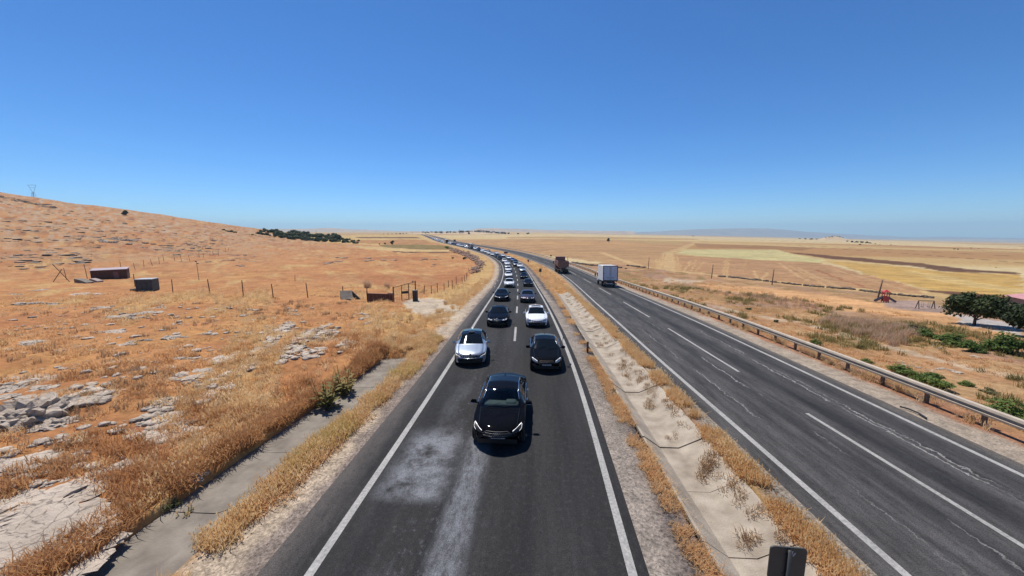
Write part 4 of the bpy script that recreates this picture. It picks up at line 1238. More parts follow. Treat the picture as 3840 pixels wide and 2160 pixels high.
# (photo pixel of the nose, height, source car, colour, label)
MIDQ = [
    ((1907, 1036), c_k, 'white', 'white car with dark lower grille, sixth in the left lane'),
    ((1965, 1040), c_b, 'black2', 'black saloon, fifth in the right lane, behind the black hatch with white lamps'),
    ((1907, 1015), c_w, 'white2', 'white saloon whose windscreen catches the sun, seventh in the left lane'),
    ((1961, 1016), c_silver, 'silver', 'silver grey saloon, sixth in the right lane'),
    ((1901, 1003), c_a3, 'beige', 'pale beige hatchback, eighth in the left lane'),
    ((1957, 1000), c_w, 'white', 'white saloon, seventh in the right lane'),
    ((1936, 996), c_wa, 'grey', 'grey crossover nosing between the lanes before the bend'),
    ((1903, 991), c_b, 'white', 'white saloon at the start of the bend, ninth in the left lane'),
    ((1893, 982), c_wa, 'white2', 'white crossover at the inside of the bend'),
    ((1938, 984), c_k, 'dark', 'dark saloon at the outside of the bend'),
    ((1926, 977), c_a3, 'blue', 'blue hatchback at the outside of the bend'),
    ((1910, 969), c_w, 'white', 'white saloon in the right lane just past the blue hatchback'),
    ((1873, 970), c_k, 'black', 'black car in the left lane at the middle of the bend'),
    ((1862, 962), c_b, 'dark', 'dark saloon in the left lane beyond the middle of the bend'),
    ((1889, 961), c_wa, 'white', 'white crossover in the right lane at the middle of the bend'),
    ((1846, 956), c_w, 'white', 'white saloon leaving the bend in the left lane'),
    ((1868, 951), c_k, 'white2', 'white saloon beside a dark van beyond the bend'),
    ((1832, 951), c_b, 'white', 'white saloon, next but one behind the bend in the left lane'),
    ((1820, 947), c_wa, 'white2', 'white crossover queuing beyond the bend'),
    ((1806, 943), c_a3, 'white', 'white hatchback queuing beyond the bend'),
    ((1794, 939), c_b, 'dark', 'dark saloon queuing beyond the bend'),
    ((1783, 934), c_w, 'white', 'white saloon close behind the covered lorry'),
    ((1830, 943), c_k, 'grey', 'grey saloon in the right lane beyond the bend'),
    ((1813, 938), c_w, 'white', 'white saloon in the right lane beyond the bend'),
    ((1798, 933), c_a3, 'black', 'black hatchback in the right lane beyond the bend'),
]
used = [(float(LEFT.locate(o.location.x, o.location.y)[0][0]), float(LEFT.locate(o.location.x, o.location.y)[1][0])) for o in (lead, c_silver, c_a3, c_b, c_w, c_k, c_m, c_wa, c_ba)]
GRP = 'cars waiting in the traffic queue'
for (u, v), src, colr, lab in MIDQ:
    x, y = drop(None, u, v, .45)
    off, s = LEFT.locate(x, y); off = float(np.clip(off[0], -2.1, 2.1)); s = float(s[0])
    if abs(off) < 1.0 and 'between' not in lab: off = -1.7 if off < 0 else 1.7
    while any(abs(o2 - off) < 1.95 and abs(s2 - s) < 5.6 for o2, s2 in used): s += .4
    used.append((off, s))
    x, y = LEFT.at(s, off); rz, rx = slope_rot(x, y)
    o = copy_car(src, (x, y, float(base(y))), rz + R(random.uniform(-2, 2)), rx, colr, KEEP_MID)
    tag(o, lab, 'car', GRP)
# far cars: body, glass and lamps only
KEEP_FAR = {'body', 'hood', 'windscreen', 'roof', 'rear_window', 'side_window', 'wheel'}
FARC = ['white'] * 9 + ['white2'] * 4 + ['silver'] * 3 + ['dark', 'black', 'grey', 'red', 'blue']
NAMEC = dict(white='white', white2='white', silver='silver', dark='dark', black='dark', grey='grey', red='red', blue='blue')
SHARE_S = {}
for lane in (-1.75, 1.75):
    s = max([b for a, b in used if abs(a - lane) < 1.2]) + 9
    while s < 720:
        x, y = LEFT.at(s, lane)
        sp = random.uniform(6.4, 9.5) if random.random() < .86 else random.uniform(12, 26)
        if not any(abs(s - q) < 13 for q in (s_of(LEFT, 268), s_of(LEFT, 392))) or lane > 0:
            rz, rx = slope_rot(x, y); cc = random.choice(FARC)
            o = copy_car(random.choice((c_w, c_wa, c_b, c_k)), (x, y, float(base(y))), rz, rx, cc, KEEP_FAR if s < 420 else {'body', 'windscreen', 'roof', 'hood'})
            tag(o, 'tiny %s car in the distant queue towards the horizon' % NAMEC[cc], 'car', 'tiny %s cars in the distant queue' % NAMEC[cc])
        s += sp
# ------------------------------------------------------------------ lorries
def truck_wheel(r=.5, w=.30):
    t = MB().lathe([(r * .58, -w / 2), (r * .95, -w / 2), (r, -w * .3), (r, w * .3), (r * .95, w / 2), (r * .58, w / 2), (r * .58, -w / 2)], 22).mesh('tyre', M['tyre'], True)
    b = MB().lathe([(.001, w * .2), (r * .25, w * .25), (r * .3, w * .05), (r * .5, w * .1), (r * .59, w * .45), (r * .59, -w * .45), (r * .5, -w * .1), (.001, -w * .2)], 16).mesh('rim', M['truck_grey'], True)
    return t, b
M['truck_grey'] = pm('truck_grey', (.14, .14, .14), .6, var=.3, scale=7)
M['box_white'] = pm('box_white', (.66, .67, .68), .55, var=.10, scale=2.2, stretch=(1, 1, .3))
M['box_frame'] = pm('box_frame_brown', (.085, .06, .055), .8, var=.5, scale=14)
M['tipper_red'] = pm('tipper_red_brown', (.235, .125, .095), .7, var=.25, scale=3, bump=.08)
M['cab_red'] = pm('cab_red_brown', (.10, .035, .03), .5, var=.2)
M['cab_white'] = pm('cab_white', (.60, .61, .62), .4, var=.08, coat=.4)
M['tarp'] = pm('dark_tarpaulin', (.035, .03, .04), .7, var=.3, scale=4)
M['bus_paint'] = pm('bus_dark_paint', (.02, .018, .04), .35, var=.2, coat=.6)
def put_truck(root, path, u, v, off=None):
    x, y = drop(None, u, v, 0.0)
    o, s = path.locate(x, y)
    if off is not None: x, y = path.at(float(s[0]), off)
    rz, rx = slope_rot(x, y, path)
    root.location = (x, y, float(base(y))); root.rotation_euler = (rx, 0, rz)
def wheels(root, pos, r=.5, w=.3):
    t, b = truck_wheel(r, w)
    for x, y in pos:
        q = link('wheel', t, None, root); q.location = (x, y, r); link('rim', b, None, q)
def box_lorry():
    root = empty('box_truck', (0, 0, 0)); L = 5.9; w = 2.25; zb = 1.0; h = 2.45
    tag(root, 'white box lorry with brown-edged rear doors driving away on the right carriageway', 'lorry')
    body = MB().bbox((0, L / 2 + .06, zb + h / 2), (w, L, h), .03).build('cargo_box', M['box_white'], root)
    for x in (-w / 2 + .02, w / 2 - .02): MB().bbox((x, .03, zb + h / 2), (.11, .10, h + .03), .02).build('corner_post', M['box_frame'], body)
    MB().bbox((0, .03, zb + h - .03), (w - .1, .10, .10), .02).build('top_rail', M['box_frame'], body)
    MB().bbox((0, .03, zb + .06), (w - .1, .11, .16), .02).build('bottom_rail', M['box_frame'], body)
    for sx in (-1, 1):
        d = MB().bbox((sx * (w / 4 - .03), .025, zb + h / 2 + .03), (w / 2 - .10, .05, h - .30), .012).build('rear_door', M['box_white'], root)
        MB().tube([(sx * .10, -.015, zb + .2), (sx * .10, -.015, zb + h - .2)], .016, 6).build('lock_bar', M['steel'], d)
        MB().bbox((sx * .36, -.012, zb + .52), (.36, .02, .06), .008).build('door_handle', M['black'], d)
        for z in (zb + .35, zb + 1.2, zb + 2.0): MB().box((sx * (w / 2 - .12), -.005, z), (.12, .03, .06)).build('hinge', M['box_frame'], d)
    for k in range(9): MB().box((-w / 2 - .004, .5 + k * .63, zb + h / 2), (.012, .03, h - .1)).build('side_rib', M['box_white'], body)
    MB().box((0, L / 2 + .6, .78), (.9, L + .8, .22)).build('chassis', M['black'], root)
    MB().bbox((0, .10, .52), (w - .1, .12, .16), .02).build('rear_bumper', M['truck_grey'], root)
    for sx in (-1, 1):
        MB().bbox((sx * .82, .03, .68), (.34, .05, .12), .01).build('tail_light', M['red_lamp'], root)
        MB().box((sx * .85, 1.72, .62), (.40, .02, .42)).build('mud_flap', M['black'], root)
        MB().bbox((sx * 1.02, 3.2, .62), (.05, 1.8, .30), .02).build('side_guard', M['truck_grey'], root)
    MB().bbox((0, -.0, .62), (.52, .02, .12), .004).build('number_plate', M['plate'], root)
    wheels(root, [(s * x, y) for s in (-1, 1) for x, y in ((.92, 2.15), (.95, 6.55))], .42, .26)
    cab = MB().bbox((0, 7.05, 1.42), (2.05, 1.75, 1.75), .18).build('cab', M['cab_white'], root)
    MB().bbox((0, 7.82, 1.72), (1.8, .3, .75), .10).build('windscreen', M['glass'], cab)
    for sx in (-1, 1):
        MB().bbox((sx * 1.02, 7.2, 1.72), (.05, 1.0, .6), .02).build('side_window', M['glass'], cab)
        MB().bbox((sx * 1.33, 7.75, 1.60), (.22, .10, .46), .03).build('side_mirror', M['black'], root)
        MB().tube([(sx * 1.02, 7.7, 1.8), (sx * 1.3, 7.75, 1.75)], .02, 5).build('mirror_arm', M['black'], root)
    return root
box_truck = box_lorry(); put_truck(box_truck, RIGHT, 2288, 1078, None); box_truck.scale = (1.16, 1.16, 1.16)
def tipper():
    root = empty('tipper_truck', (0, 0, 0)); L = 5.6
    tag(root, 'red-brown tipper lorry with an empty open skip, ahead of the white box lorry', 'lorry')
    w = 2.5; z0 = 1.35; z1 = 2.95
    # skip: rounded half-pipe shell with thickness
    prof = [(-w / 2, z1), (-w / 2, z0 + .75), (-w / 2 + .22, z0 + .3), (-w / 2 + .62, z0), (w / 2 - .62, z0), (w / 2 - .22, z0 + .3), (w / 2, z0 + .75), (w / 2, z1)]
    inn = [(x * .95, z + .06 if z < z1 else z) for x, z in prof]
    V = [(x, y, z) for y in (0, L) for x, z in prof] + [(x, y, z) for y in (0, L) for x, z in inn]
    n = len(prof); f = []
    for k in range(n - 1):
        f += [(k, k + 1, n + k + 1, n + k), (2 * n + k, 3 * n + k, 3 * n + k + 1, 2 * n + k + 1), (k, 2 * n + k, 2 * n + k + 1, k + 1), (n + k, n + k + 1, 3 * n + k + 1, 3 * n + k)]
    f += [(0, n, 3 * n, 2 * n), (n - 1, 3 * n - 1, 4 * n - 1, 2 * n - 1)]
    sk = link('skip', mesh('skip', V, f, M['tipper_red']), None, root)
    tg = [(x * 1.0, z) for x, z in prof]
    V = [(x, y, z + (.06 if z == z1 else 0)) for y in (-.10, -.02) for x, z in tg]
    f = [tuple(range(n)), tuple(range(2 * n - 1, n - 1, -1))] + [(k, n + k, n + (k + 1) % n, (k + 1) % n) for k in range(n)]
    tgo = link('tailgate', mesh('tailgate', V, f, M['tipper_red']), None, root)
    for sx in (-1, 1):
        MB().bbox((sx * w / 2, L / 2, z1 + .03), (.14, L, .12), .02).build('top_rail', M['tipper_red'], sk)
        MB().bbox((sx * (w / 2 + .02), L * .5, z0 + 1.12), (.06, L, .10), .02).build('side_band', M['cab_red'], sk)
        for y in (.05,): MB().bbox((sx * (w / 2 + .03), y, z0 + .9), (.12, .16, 1.5), .03).build('corner_rib', M['tipper_red'], sk)
    # headboard and cab shield
    MB().bbox((0, L + .05, z1 + .05), (w - .05, .10, 1.5), .03).build('headboard', M['tipper_red'], root)
    MB().bbox((0, L + .75, z1 + .85), (w - .1, 1.6, .10), .03).build('cab_shield', M['cab_red'], root)
    MB().bbox((0, L + .10, z1 + .55), (w - .12, .06, .55), .02).build('shield_board', M['cab_red'], root)
    cab = MB().bbox((0, L + 1.25, 1.9), (2.45, 1.9, 2.5), .15).build('cab', M['cab_red'], root)
    MB().bbox((0, L + 2.16, 2.35), (2.2, .16, .9), .06).build('windscreen', M['glass'], cab)
    for sx in (-1, 1):
        MB().bbox((sx * 1.22, L + 1.5, 2.35), (.06, .9, .7), .02).build('side_window', M['glass'], cab)
        MB().bbox((sx * 1.52, L + 2.1, 2.3), (.22, .10, .70), .03).build('side_mirror', M['black'], root)
        MB().tube([(sx * 1.2, L + 2.1, 2.6), (sx * 1.5, L + 2.1, 2.55)], .025, 5).build('mirror_arm', M['black'], root)
        MB().bbox((sx * 1.0, .05, 1.0), (.36, .06, .14), .01).build('tail_light', M['red_lamp'], root)
        MB().box((sx * .95, .28, .62), (.62, .03, .6)).build('mud_flap', M['black'], root)
    MB().box((0, L / 2 + .6, 1.08), (.95, L + 2.0, .34)).build('chassis', M['black'], root)
    MB().bbox((0, .10, .78), (2.3, .12, .16), .02).build('rear_bumper', M['black'], root)
    wheels(root, [(s * x, y) for s in (-1, 1) for x, y in ((.93, .95), (.93, 2.25), (1.0, 5.0), (1.0, 6.9))], .52, .42)
    return root
tip = tipper(); put_truck(tip, RIGHT, 2112, 1027, None); tip.scale = (1.15, 1.15, 1.15)
# covered lorry and coach coming towards us in the left lane
def covered_lorry():
    root = empty('covered_truck', (0, 0, 0)); tag(root, 'dark covered lorry with pale roof in the left lane beyond the bend', 'lorry')
    cab = MB().bbox((0, .95, 1.75), (2.4, 1.8, 2.3), .2).build('cab', M['cab_white'], root)
    MB().bbox((0, .06, 2.15), (2.15, .12, .85), .06).build('windscreen', M['glass'], cab)
    MB().bbox((0, .03, 1.05), (1.9, .10, .5), .04).build('grille', M['black'], cab)
    for sx in (-1, 1):
        MB().bbox((sx * .95, .02, .75), (.36, .08, .2), .03).build('headlight', M['lamp_glass'], root)
        MB().bbox((sx * 1.4, .3, 2.1), (.22, .12, .6), .03).build('side_mirror', M['black'], root)
    bd = MB().bbox((0, 5.4, 2.35), (2.5, 7.0, 2.6), .08).build('cargo_cover', M['tarp'], root)
    MB().bbox((0, 5.4, 3.68), (2.52, 7.05, .10), .03).build('roof_cover', M['box_white'], bd)
    MB().box((0, 5.0, .95), (.9, 8.6, .3)).build('chassis', M['black'], root)
    wheels(root, [(s * 1.0, y) for s in (-1, 1) for y in (1.4, 6.2, 7.5)], .5, .35)
    return root
cl = covered_lorry(); s_ = s_of(LEFT, 268); x, y = LEFT.at(s_, -1.75); rz, rx = slope_rot(x, y); cl.location = (x, y, float(base(y))); cl.rotation_euler = (rx, 0, rz)
def coach():
    root = empty('coach', (0, 0, 0)); tag(root, 'dark coach standing in the left lane far down the road', 'bus')
    bd = MB().bbox((0, 6, 1.95), (2.55, 12, 3.2), .22).build('body', M['bus_paint'], root)
    MB().bbox((0, .03, 2.35), (2.3, .12, 1.5), .08).build('windscreen', M['glass'], bd)
    MB().bbox((0, 5.8, 3.62), (2.2, 10.5, .16), .06).build('roof_pod', M['box_white'], bd)
    for sx in (-1, 1):
        for k in range(6): MB().bbox((sx * 1.27, 1.7 + k * 1.75, 2.45), (.05, 1.6, 1.0), .03).build('side_window', M['glass'], bd)
        MB().bbox((sx * .95, .02, .85), (.4, .08, .22), .03).build('headlight', M['lamp_glass'], root)
        MB().bbox((sx * 1.42, -.15, 2.3), (.2, .16, .5), .04).build('side_mirror', M['black'], root)
    MB().bbox((0, -.01, .62), (2.2, .08, .3), .03).build('bumper', M['black'], root)
    wheels(root, [(s * 1.08, y) for s in (-1, 1) for y in (2.4, 8.6)], .5, .3)
    return root
cb = coach(); s_ = s_of(LEFT, 392); x, y = LEFT.at(s_, -1.75); rz, rx = slope_rot(x, y); cb.location = (x, y, float(base(y))); cb.rotation_euler = (rx, 0, rz)

# ------------------------------------------------------------------ road signs and posts
M['sign_back'] = pm('sign_back_grey', (.045, .046, .044), .55, var=.15, scale=5)
M['sticker'] = pm('pale_sticker', (.42, .42, .42), .6, var=.1)
def sign_back(name, label, loc, w, h, top, rz=0.0, lean=0.0, post=.03):
    """a sheet-metal sign seen from behind: panel with rounded corners, stiffening ribs, post"""
    root = empty(name, loc, rz); tag(root, label, 'road sign')
    P = []
    r = min(.06, w * .15)
    for cx, cz, a0 in ((w / 2 - r, top - r, 0), (-w / 2 + r, top - r, 90), (-w / 2 + r, top - h + r, 180), (w / 2 - r, top - h + r, 270)):
        for k in range(5): a = R(a0 + k * 22.5); P.append((cx + r * math.cos(a), cz + r * math.sin(a)))
    n = len(P); V = [(x, 0, z) for x, z in P] + [(x, .025, z) for x, z in P]
    f = [tuple(range(n)), tuple(range(2 * n - 1, n - 1, -1))] + [(k, n + k, n + (k + 1) % n, (k + 1) % n) for k in range(n)]
    pn = link('panel', mesh('panel', V, f, M['sign_back']), None, root)
    MB().tube([(0, -post, -.5), (0, -post, top - .03)], post, 10).build('post', M['sign_back'], root, True)
    for z in (top - h * .22, top - h * .78): MB().bbox((0, -.004, z), (.12, .010, .03), .003).build('clamp', M['sign_back'], pn)
    return root, pn
x, y = 4.58, 5.6
sg, pn = sign_back('traffic_sign', 'dark grey back of a square road sign in the bottom foreground', (x, y, gz(x, y) + .5 if False else float(base(y)) - .3), .57, .62, 2.5, R(-6))
for dx_ in (-.03, .02, .05): MB().box((dx_ + .035, -.004, 2.43 - abs(dx_)), (.022, .004, .07), Matrix.Rotation(dx_ * 9, 4, 'Y')).build('sticker', M['sticker'], pn)
for (u, v0, v1, w, hfrac, lab) in [
        (2026, 1005, 1037, .62, .42, 'small square sign seen from behind in the median grass before the bend'),
        (1981, 970, 986, .6, .5, 'tiny sign seen from behind in the median at the middle of the bend'),
        (1897, 942, 953, 2.0, .6, 'wide dark direction board seen from behind in the median beyond the bend'),
        (2066, 948, 957, .75, .6, 'small dark sign standing on the far verge of the right carriageway'),
        (1705, 898, 908, 2.4, .7, 'dark board standing beside the far end of the right carriageway')]:
    x, y = hit(u, v1); H_ = size_at(v1 - v0, y)
    sign_back('traffic_sign', lab, (x, y, gz(x, y)), w, max(.5, H_ * hfrac), H_, 0)
def post(name, label, u, v0, v1, r, mat, lean=(0, 0), cat='post', group=None, sq=False, arms=0):
    x, y = hit(u, v1); h = size_at(v1 - v0, y)
    root = empty(name, (x, y, gz(x, y))); tag(root, label, cat, group)
    if sq: MB().box((lean[0] * h / 2, 0, h / 2 - .1), (r * 2, r * 2, h + .2)).build('shaft', mat, root)
    else: MB().tube([(0, 0, -.4), (lean[0] * h * .5, lean[1] * h * .5, h * .5), (lean[0] * h, lean[1] * h, h)], [r, r * .9, r * .75], 8).build('shaft', mat, root, True)
    for k in range(arms):
        MB().box((lean[0] * h, 0, h * (.93 - .1 * k)), (1.0, .07, .08)).build('cross_arm', mat, root)
        for sx in (-.42, .42): MB().lathe([(.05, 0), (.06, .05), (.03, .12), (.001, .14)], 8, 'z', (sx + lean[0] * h, 0, h * (.93 - .1 * k) + .04)).build('insulator', M['sign_back'], root)
    return root
post('marker_post', 'short rusty brown marker post in the median grass beside the black hatchback', 2203, 1276, 1319, .055, M['rust'], (0, 0), 'post', None, True)
for i, (u, v0, v1, ln) in enumerate([(2129, 953, 977, .0), (2431, 962, 1008, .02), (2668, 988, 1041, .05), (2895, 1007, 1066, .03), (3290, 1046, 1123, .12)]):
    lab = ['brown wooden pole just right of the tipper lorry', 'brown wooden pole right of the box lorry at the field edge', 'leaning wooden pole at the field edge, second from the box lorry', 'wooden pole standing in front of the dark stone wall', 'tall leaning wooden pole beside the red playground slide'][i]
    post('utility_pole', lab, u, v0, v1, .11, M['wood'], (ln, 0), 'pole', 'wooden poles along the field edge')

# ------------------------------------------------------------------ left field: fences, gate, shed, tank
def fence(name, label, posts, r=.06, wires=2, group=None):
    """posts given as (u, top, foot) in photo pixels, joined by thin wires"""
    P = []
    for u, v0, v1, ln in posts:
        x, y = hit(u, v1); P.append((x, y, gz(x, y), max(.9, min(2.2, size_at(v1 - v0, y))), ln))
    root = empty(name, P[0][:3]); tag(root, label, 'fence', group)
    o = Vector(P[0][:3]); tops = []
    for x, y, z, h, ln in P:
        b = Vector((x, y, z)) - o
        t = b + Vector((ln * h, 0, h)); tops.append((b, t))
        MB().tube([b - Vector((0, 0, .2)), t], [r, r * .85], 6).build('post', M['rust'], root)
    for k in range(wires):
        f = .35 + .5 * k / max(1, wires - 1)
        pts = []
        for b, t in tops: pts.append(b.lerp(t, f))
        MB().tube(pts, .006, 3).build('wire', M['steel_dark'], root)
    return root
def zz(x0, y0, sc, pts): return [(x0 + u / sc, y0 + a / sc, y0 + b / sc, ln) for u, a, b, ln in pts]
fence('wire_fence', 'rusty post and wire fence running from the grey tank to the gate', zz(0, 650, 2.683, [(1360, 1010, 1140, 0), (1738, 1040, 1190, .03), (2118, 1075, 1240, -.06), (2450, 1080, 1245, 0)]) + zz(760, 820, 2.576, [(395, 600, 760, 0), (684, 625, 768, -.05), (1018, 625, 770, -.06), (1362, 655, 770, -.03), (1590, 680, 790, 0)]))
fence('wire_fence', 'line of short leaning fence posts climbing the slope behind the shed', zz(0, 650, 2.683, [(1362, 885, 970, -.15), (1450, 850, 940, 0), (1535, 860, 935, -.2), (1605, 845, 915, 0), (1650, 830, 890, -.05), (1757, 810, 885, .02), (1828, 815, 890, -.08), (1912, 805, 890, -.12), (2005, 800, 850, .05), (2050, 805, 850, 0), (2145, 790, 830, 0), (2200, 785, 835, 0), (2270, 750, 790, 0), (2300, 740, 775, 0)]), .055, 1)
fence('wire_fence', 'post and wire fence curving from the gate along the road towards the bend', zz(760, 820, 2.576, [(2138, 660, 740, .1), (2210, 655, 735, 0), (2268, 625, 715, 0), (2333, 620, 695, 0), (2375, 605, 672, 0), (2412, 595, 680, 0), (2450, 555, 640, 0), (2510, 560, 620, -.1), (2530, 540, 600, 0), (2548, 520, 585, 0)]) + [(1752, 1015, 1036, 0), (1758, 1005, 1022, 0)], .06, 2)
post('field_post', 'single crooked stake standing alone in the orange grass above the fence', 1106, 1031, 1055, .05, M['wood'], (.08, 0))
lamp = post('yard_pole', 'tall thin pole with two small lamps above the fence', 747, 982, 1055, .05, M['wood'], (-.02, 0), 'pole')
h_ = size_at(73, lamp.location.y)
for dz, dx_ in ((0, -.12), (-.45, .22)): MB().bbox((dx_ - .02 * h_, 0, h_ + dz), (.34, .24, .22), .05).build('lamp_head', M['black'], lamp)
# crossed poles
x, y = hit(228, 1062); zc_ = gz(x, y)
cr = empty('crossed_poles', (x, y, zc_)); tag(cr, 'two crossed poles forming an X left of the shed', 'poles')
k = size_at(1, y)
MB().tube([(-30 * k, 0, -.2), (8 * k, .2, 46 * k)], .06, 6).build('pole', M['wood'], cr)
MB().tube([(34 * k, 0, 0), (-16 * k, -.1, 66 * k)], .06, 6).build('pole', M['wood'], cr)
for i, (u, a, b, ln) in enumerate([(250, 1004, 1048, -.1), (328, 990, 1045, -.08), (453, 978, 1003, 0)]):
    post('stake', ['leaning stake between the crossed poles and the shed', 'tall stake just left of the shed', 'thin stake at the back of the shed'][i], u, a, b, .06, M['wood'], (ln, 0))
# shed
x, y = hit(418, 1044); z_ = gz(x, y)
sh = empty('shed', (x, y, z_), R(38)); tag(sh, 'low dark red metal shed with pale mauve roof on the slope', 'shed')
sc = size_at(118, y) / 8.0
wl = MB().bbox((0, 0, 1.1 * sc), (6.4 * sc, 3.8 * sc, 2.5 * sc), .04).build('wall', M['rust'], sh)
V = [(-3.3 * sc, -2.0 * sc, 2.30 * sc), (3.3 * sc, -2.0 * sc, 2.36 * sc), (3.3 * sc, 2.0 * sc, 2.62 * sc), (-3.3 * sc, 2.0 * sc, 2.56 * sc)]
MB().add(V + [(a, b, c + .08) for a, b, c in V], [(3, 2, 1, 0), (4, 5, 6, 7), (0, 1, 5, 4), (1, 2, 6, 5), (2, 3, 7, 6), (3, 0, 4, 7)]).build('roof', pm('mauve_sheet', (.34, .26, .27), .6, var=.15, scale=1.5), sh)
for k in range(9): MB().box((-2.9 * sc + k * .72 * sc, -1.925 * sc, 1.1 * sc), (.05, .05, 2.3 * sc)).build('wall_rib', M['rust'], wl)
MB().bbox((1.2 * sc, -1.94 * sc, .95 * sc), (.95 * sc, .08, 1.9 * sc), .02).build('door', M['rust_red'], sh)
# broken concrete pieces in front of the shed
def lump(name, label, u, v, dims, rz, mat, cat='rubble', tilt=0.0):
    x, y = hit(u, v); root = empty(name, (x, y, gz(x, y)), R(rz)); tag(root, label, cat)
    dx, dy, dz = dims
    V = []; n = 9
    for i in range(n):
        t = i / (n - 1) * 2 - 1
        zt = dz * (1 - .75 * (t * .5 + .5) ** 1.4) + .05
        for yy in (-dy / 2, dy / 2):
            V += [(t * dx / 2, yy, -.15), (t * dx / 2, yy + tilt * zt, zt)]
    f = []
    for i in range(n - 1):
        a = i * 4; b = a + 4
        f += [(a, b, b + 1, a + 1), (a + 2, a + 3, b + 3, b + 2), (a + 1, b + 1, b + 3, a + 3)]
    f += [(0, 1, 3, 2), ((n - 1) * 4, (n - 1) * 4 + 2, (n - 1) * 4 + 3, (n - 1) * 4 + 1)]
    link('shell', mesh('shell', V, f, mat), None, root)
    for k in range(3): MB().bbox((random.uniform(-.4, .4) * dx, -dy * .6, .08), (.5, .35, .25), .08, Matrix.Rotation(random.random(), 3, 'Z')).build('fragment', mat, root)
    return root
lump('broken_trough', 'broken pale concrete trough lying left of the shed', 316, 1062, (2.6, 1.2, .9), -6, M['concrete_old'])
lump('broken_trough', 'smaller pink-white broken concrete piece before the shed wall', 362, 1056, (1.9, 1.0, .6), -8, pm('pinkish_concrete', (.34, .26, .22), .9, var=.2, scale=2))
x, y = hit(346, 1030); pl = empty('prop_pole', (x, y, gz(x, y))); tag(pl, 'slanting grey pole propped in front of the shed', 'pole')
MB().tube([(-.5, 0, 2.0), (1.2, -.3, -.1)], .07, 6).build('shaft', M['steel'], pl)
# tank
x, y = hit(556, 1090); z_ = gz(x, y); sc = size_at(75, y) / 4.3
tk = empty('water_tank', (x, y, z_), R(14)); tag(tk, 'dark grey-green box tank with pale lid standing on the field', 'tank')
tk.scale = (1, 1, 1.2); tb = MB().bbox((0, 0, 1.05 * sc), (3.0 * sc, 2.4 * sc, 2.1 * sc), .05).build('tank_wall', pm('tank_green_grey', (.055, .07, .07), .6, var=.3, scale=2), tk)
MB().bbox((0, 0, 2.13 * sc), (3.08 * sc, 2.48 * sc, .10), .03).build('lid', pm('pale_lid', (.36, .38, .40), .6, var=.12), tk)
for k in range(4): MB().box((-1.2 * sc + k * .8 * sc, -1.22 * sc, 1.05 * sc), (.06, .05, 1.95 * sc)).build('rib', pm('tank_green_grey', (.055, .07, .07)), tb)
MB().tube([(-1.3 * sc, -1.24 * sc, 1.9 * sc), (-.3 * sc, -1.27 * sc, 1.3 * sc), (1.4 * sc, -1.24 * sc, 1.55 * sc)], .02, 5).build('hose', M['sign_back'], tk)
x, y = hit(506, 1090); q = empty('old_tyre', (x, y, gz(x, y))); tag(q, 'black tyre lying against the grey tank', 'tyre')
MB().lathe([(.25, 0), (.5, 0), (.58, .10), (.58, .2), (.5, .28), (.25, .28), (.25, 0)], 20, 'z').build('tread', M['tyre'], q, True)
MB().lathe([(.10, .10), (.26, .08), (.26, .20), (.10, .18), (.10, .10)], 16, 'z').build('rim', M['rust'], q, True)
# concrete trough by the gate
x, y = hit(1308, 1122); sc = size_at(78, y) / 3.2
tr_ = empty('concrete_trough', (x, y, gz(x, y)), R(4)); tag(tr_, 'tilted grey concrete slab shelter in the grass left of the rusty panel', 'shelter')
V = [(-1.5, .6, 1.25), (.3, .6, 1.30), (.9, -.7, .15), (-.9, -.7, .12)]
MB().add([(a * sc, b * sc, c * sc) for a, b, c in V] + [(a * sc, b * sc, (c - .14) * sc) for a, b, c in V], [(0, 3, 2, 1), (4, 5, 6, 7), (0, 1, 5, 4), (1, 2, 6, 5), (2, 3, 7, 6), (3, 0, 4, 7)]).build('top_slab', M['concrete_old'], tr_)
MB().add([(a * sc, b * sc, c * sc) for a, b, c in [(-1.5, .6, 1.1), (-.9, -.7, .0), (-1.5, .6, -.1), (-1.42, .6, 1.1), (-.82, -.7, 0), (-1.42, .6, -.1)]], [(0, 1, 2), (3, 5, 4), (0, 3, 4, 1), (0, 2, 5, 3)]).build('end_wall', M['sign_back'], tr_)
MB().add([(a * sc, b * sc, c * sc) for a, b, c in [(.35, .55, 1.2), (1.9, -.3, 0), (.5, .4, -.1), (.4, .65, 1.2), (1.95, -.2, 0), (.55, .5, -.1)]], [(0, 1, 2), (3, 5, 4), (0, 3, 4, 1)]).build('side_sheet', M['sign_back'], tr_)
# rusty panel, gate, pillar
x0, y0 = hit(1380, 1134); x1, y1 = hit(1474, 1137)
pw = math.hypot(x1 - x0, y1 - y0); ph = size_at(33, y0); ang = math.atan2(y1 - y0, x1 - x0)
pn_ = empty('rusty_panel', (x0, y0, gz(x0, y0)), ang); tag(pn_, 'low rusty red-brown sheet panel left of the gate', 'panel')
MB().bbox((pw / 2, 0, ph * .48), (pw, .10, ph), .02).build('sheet', M['rust'], pn_)
MB().bbox((pw / 2, 0, ph + .02), (pw, .14, .07), .02).build('top_rail', M['rust_red'], pn_)
MB().bbox((pw - .35, .1, ph + .06), (.7, .25, .16), .05).build('bent_end', M['rust'], pn_)
MB().tube([(-.02, 0, -.2), (-.06, 0, ph + .75)], .05, 6).build('end_post', M['rust'], pn_)
for k in range(6): MB().box((.2 + k * pw / 6, -.06, ph * .48), (.05, .03, ph * .9)).build('rib', M['rust_red'], pn_)
xa, ya = hit(1477, 1139); xb, yb = hit(1560, 1133); gw = math.hypot(xb - xa, yb - ya); gh = size_at(55, ya); ang = math.atan2(yb - ya, xb - xa)
gt = empty('field_gate', (xa, ya, gz(xa, ya)), ang); tag(gt, 'rusty iron field gate with wire mesh and a dark plate', 'gate')
rise = gh * .28
tp = lambda x: gh + rise * x / gw
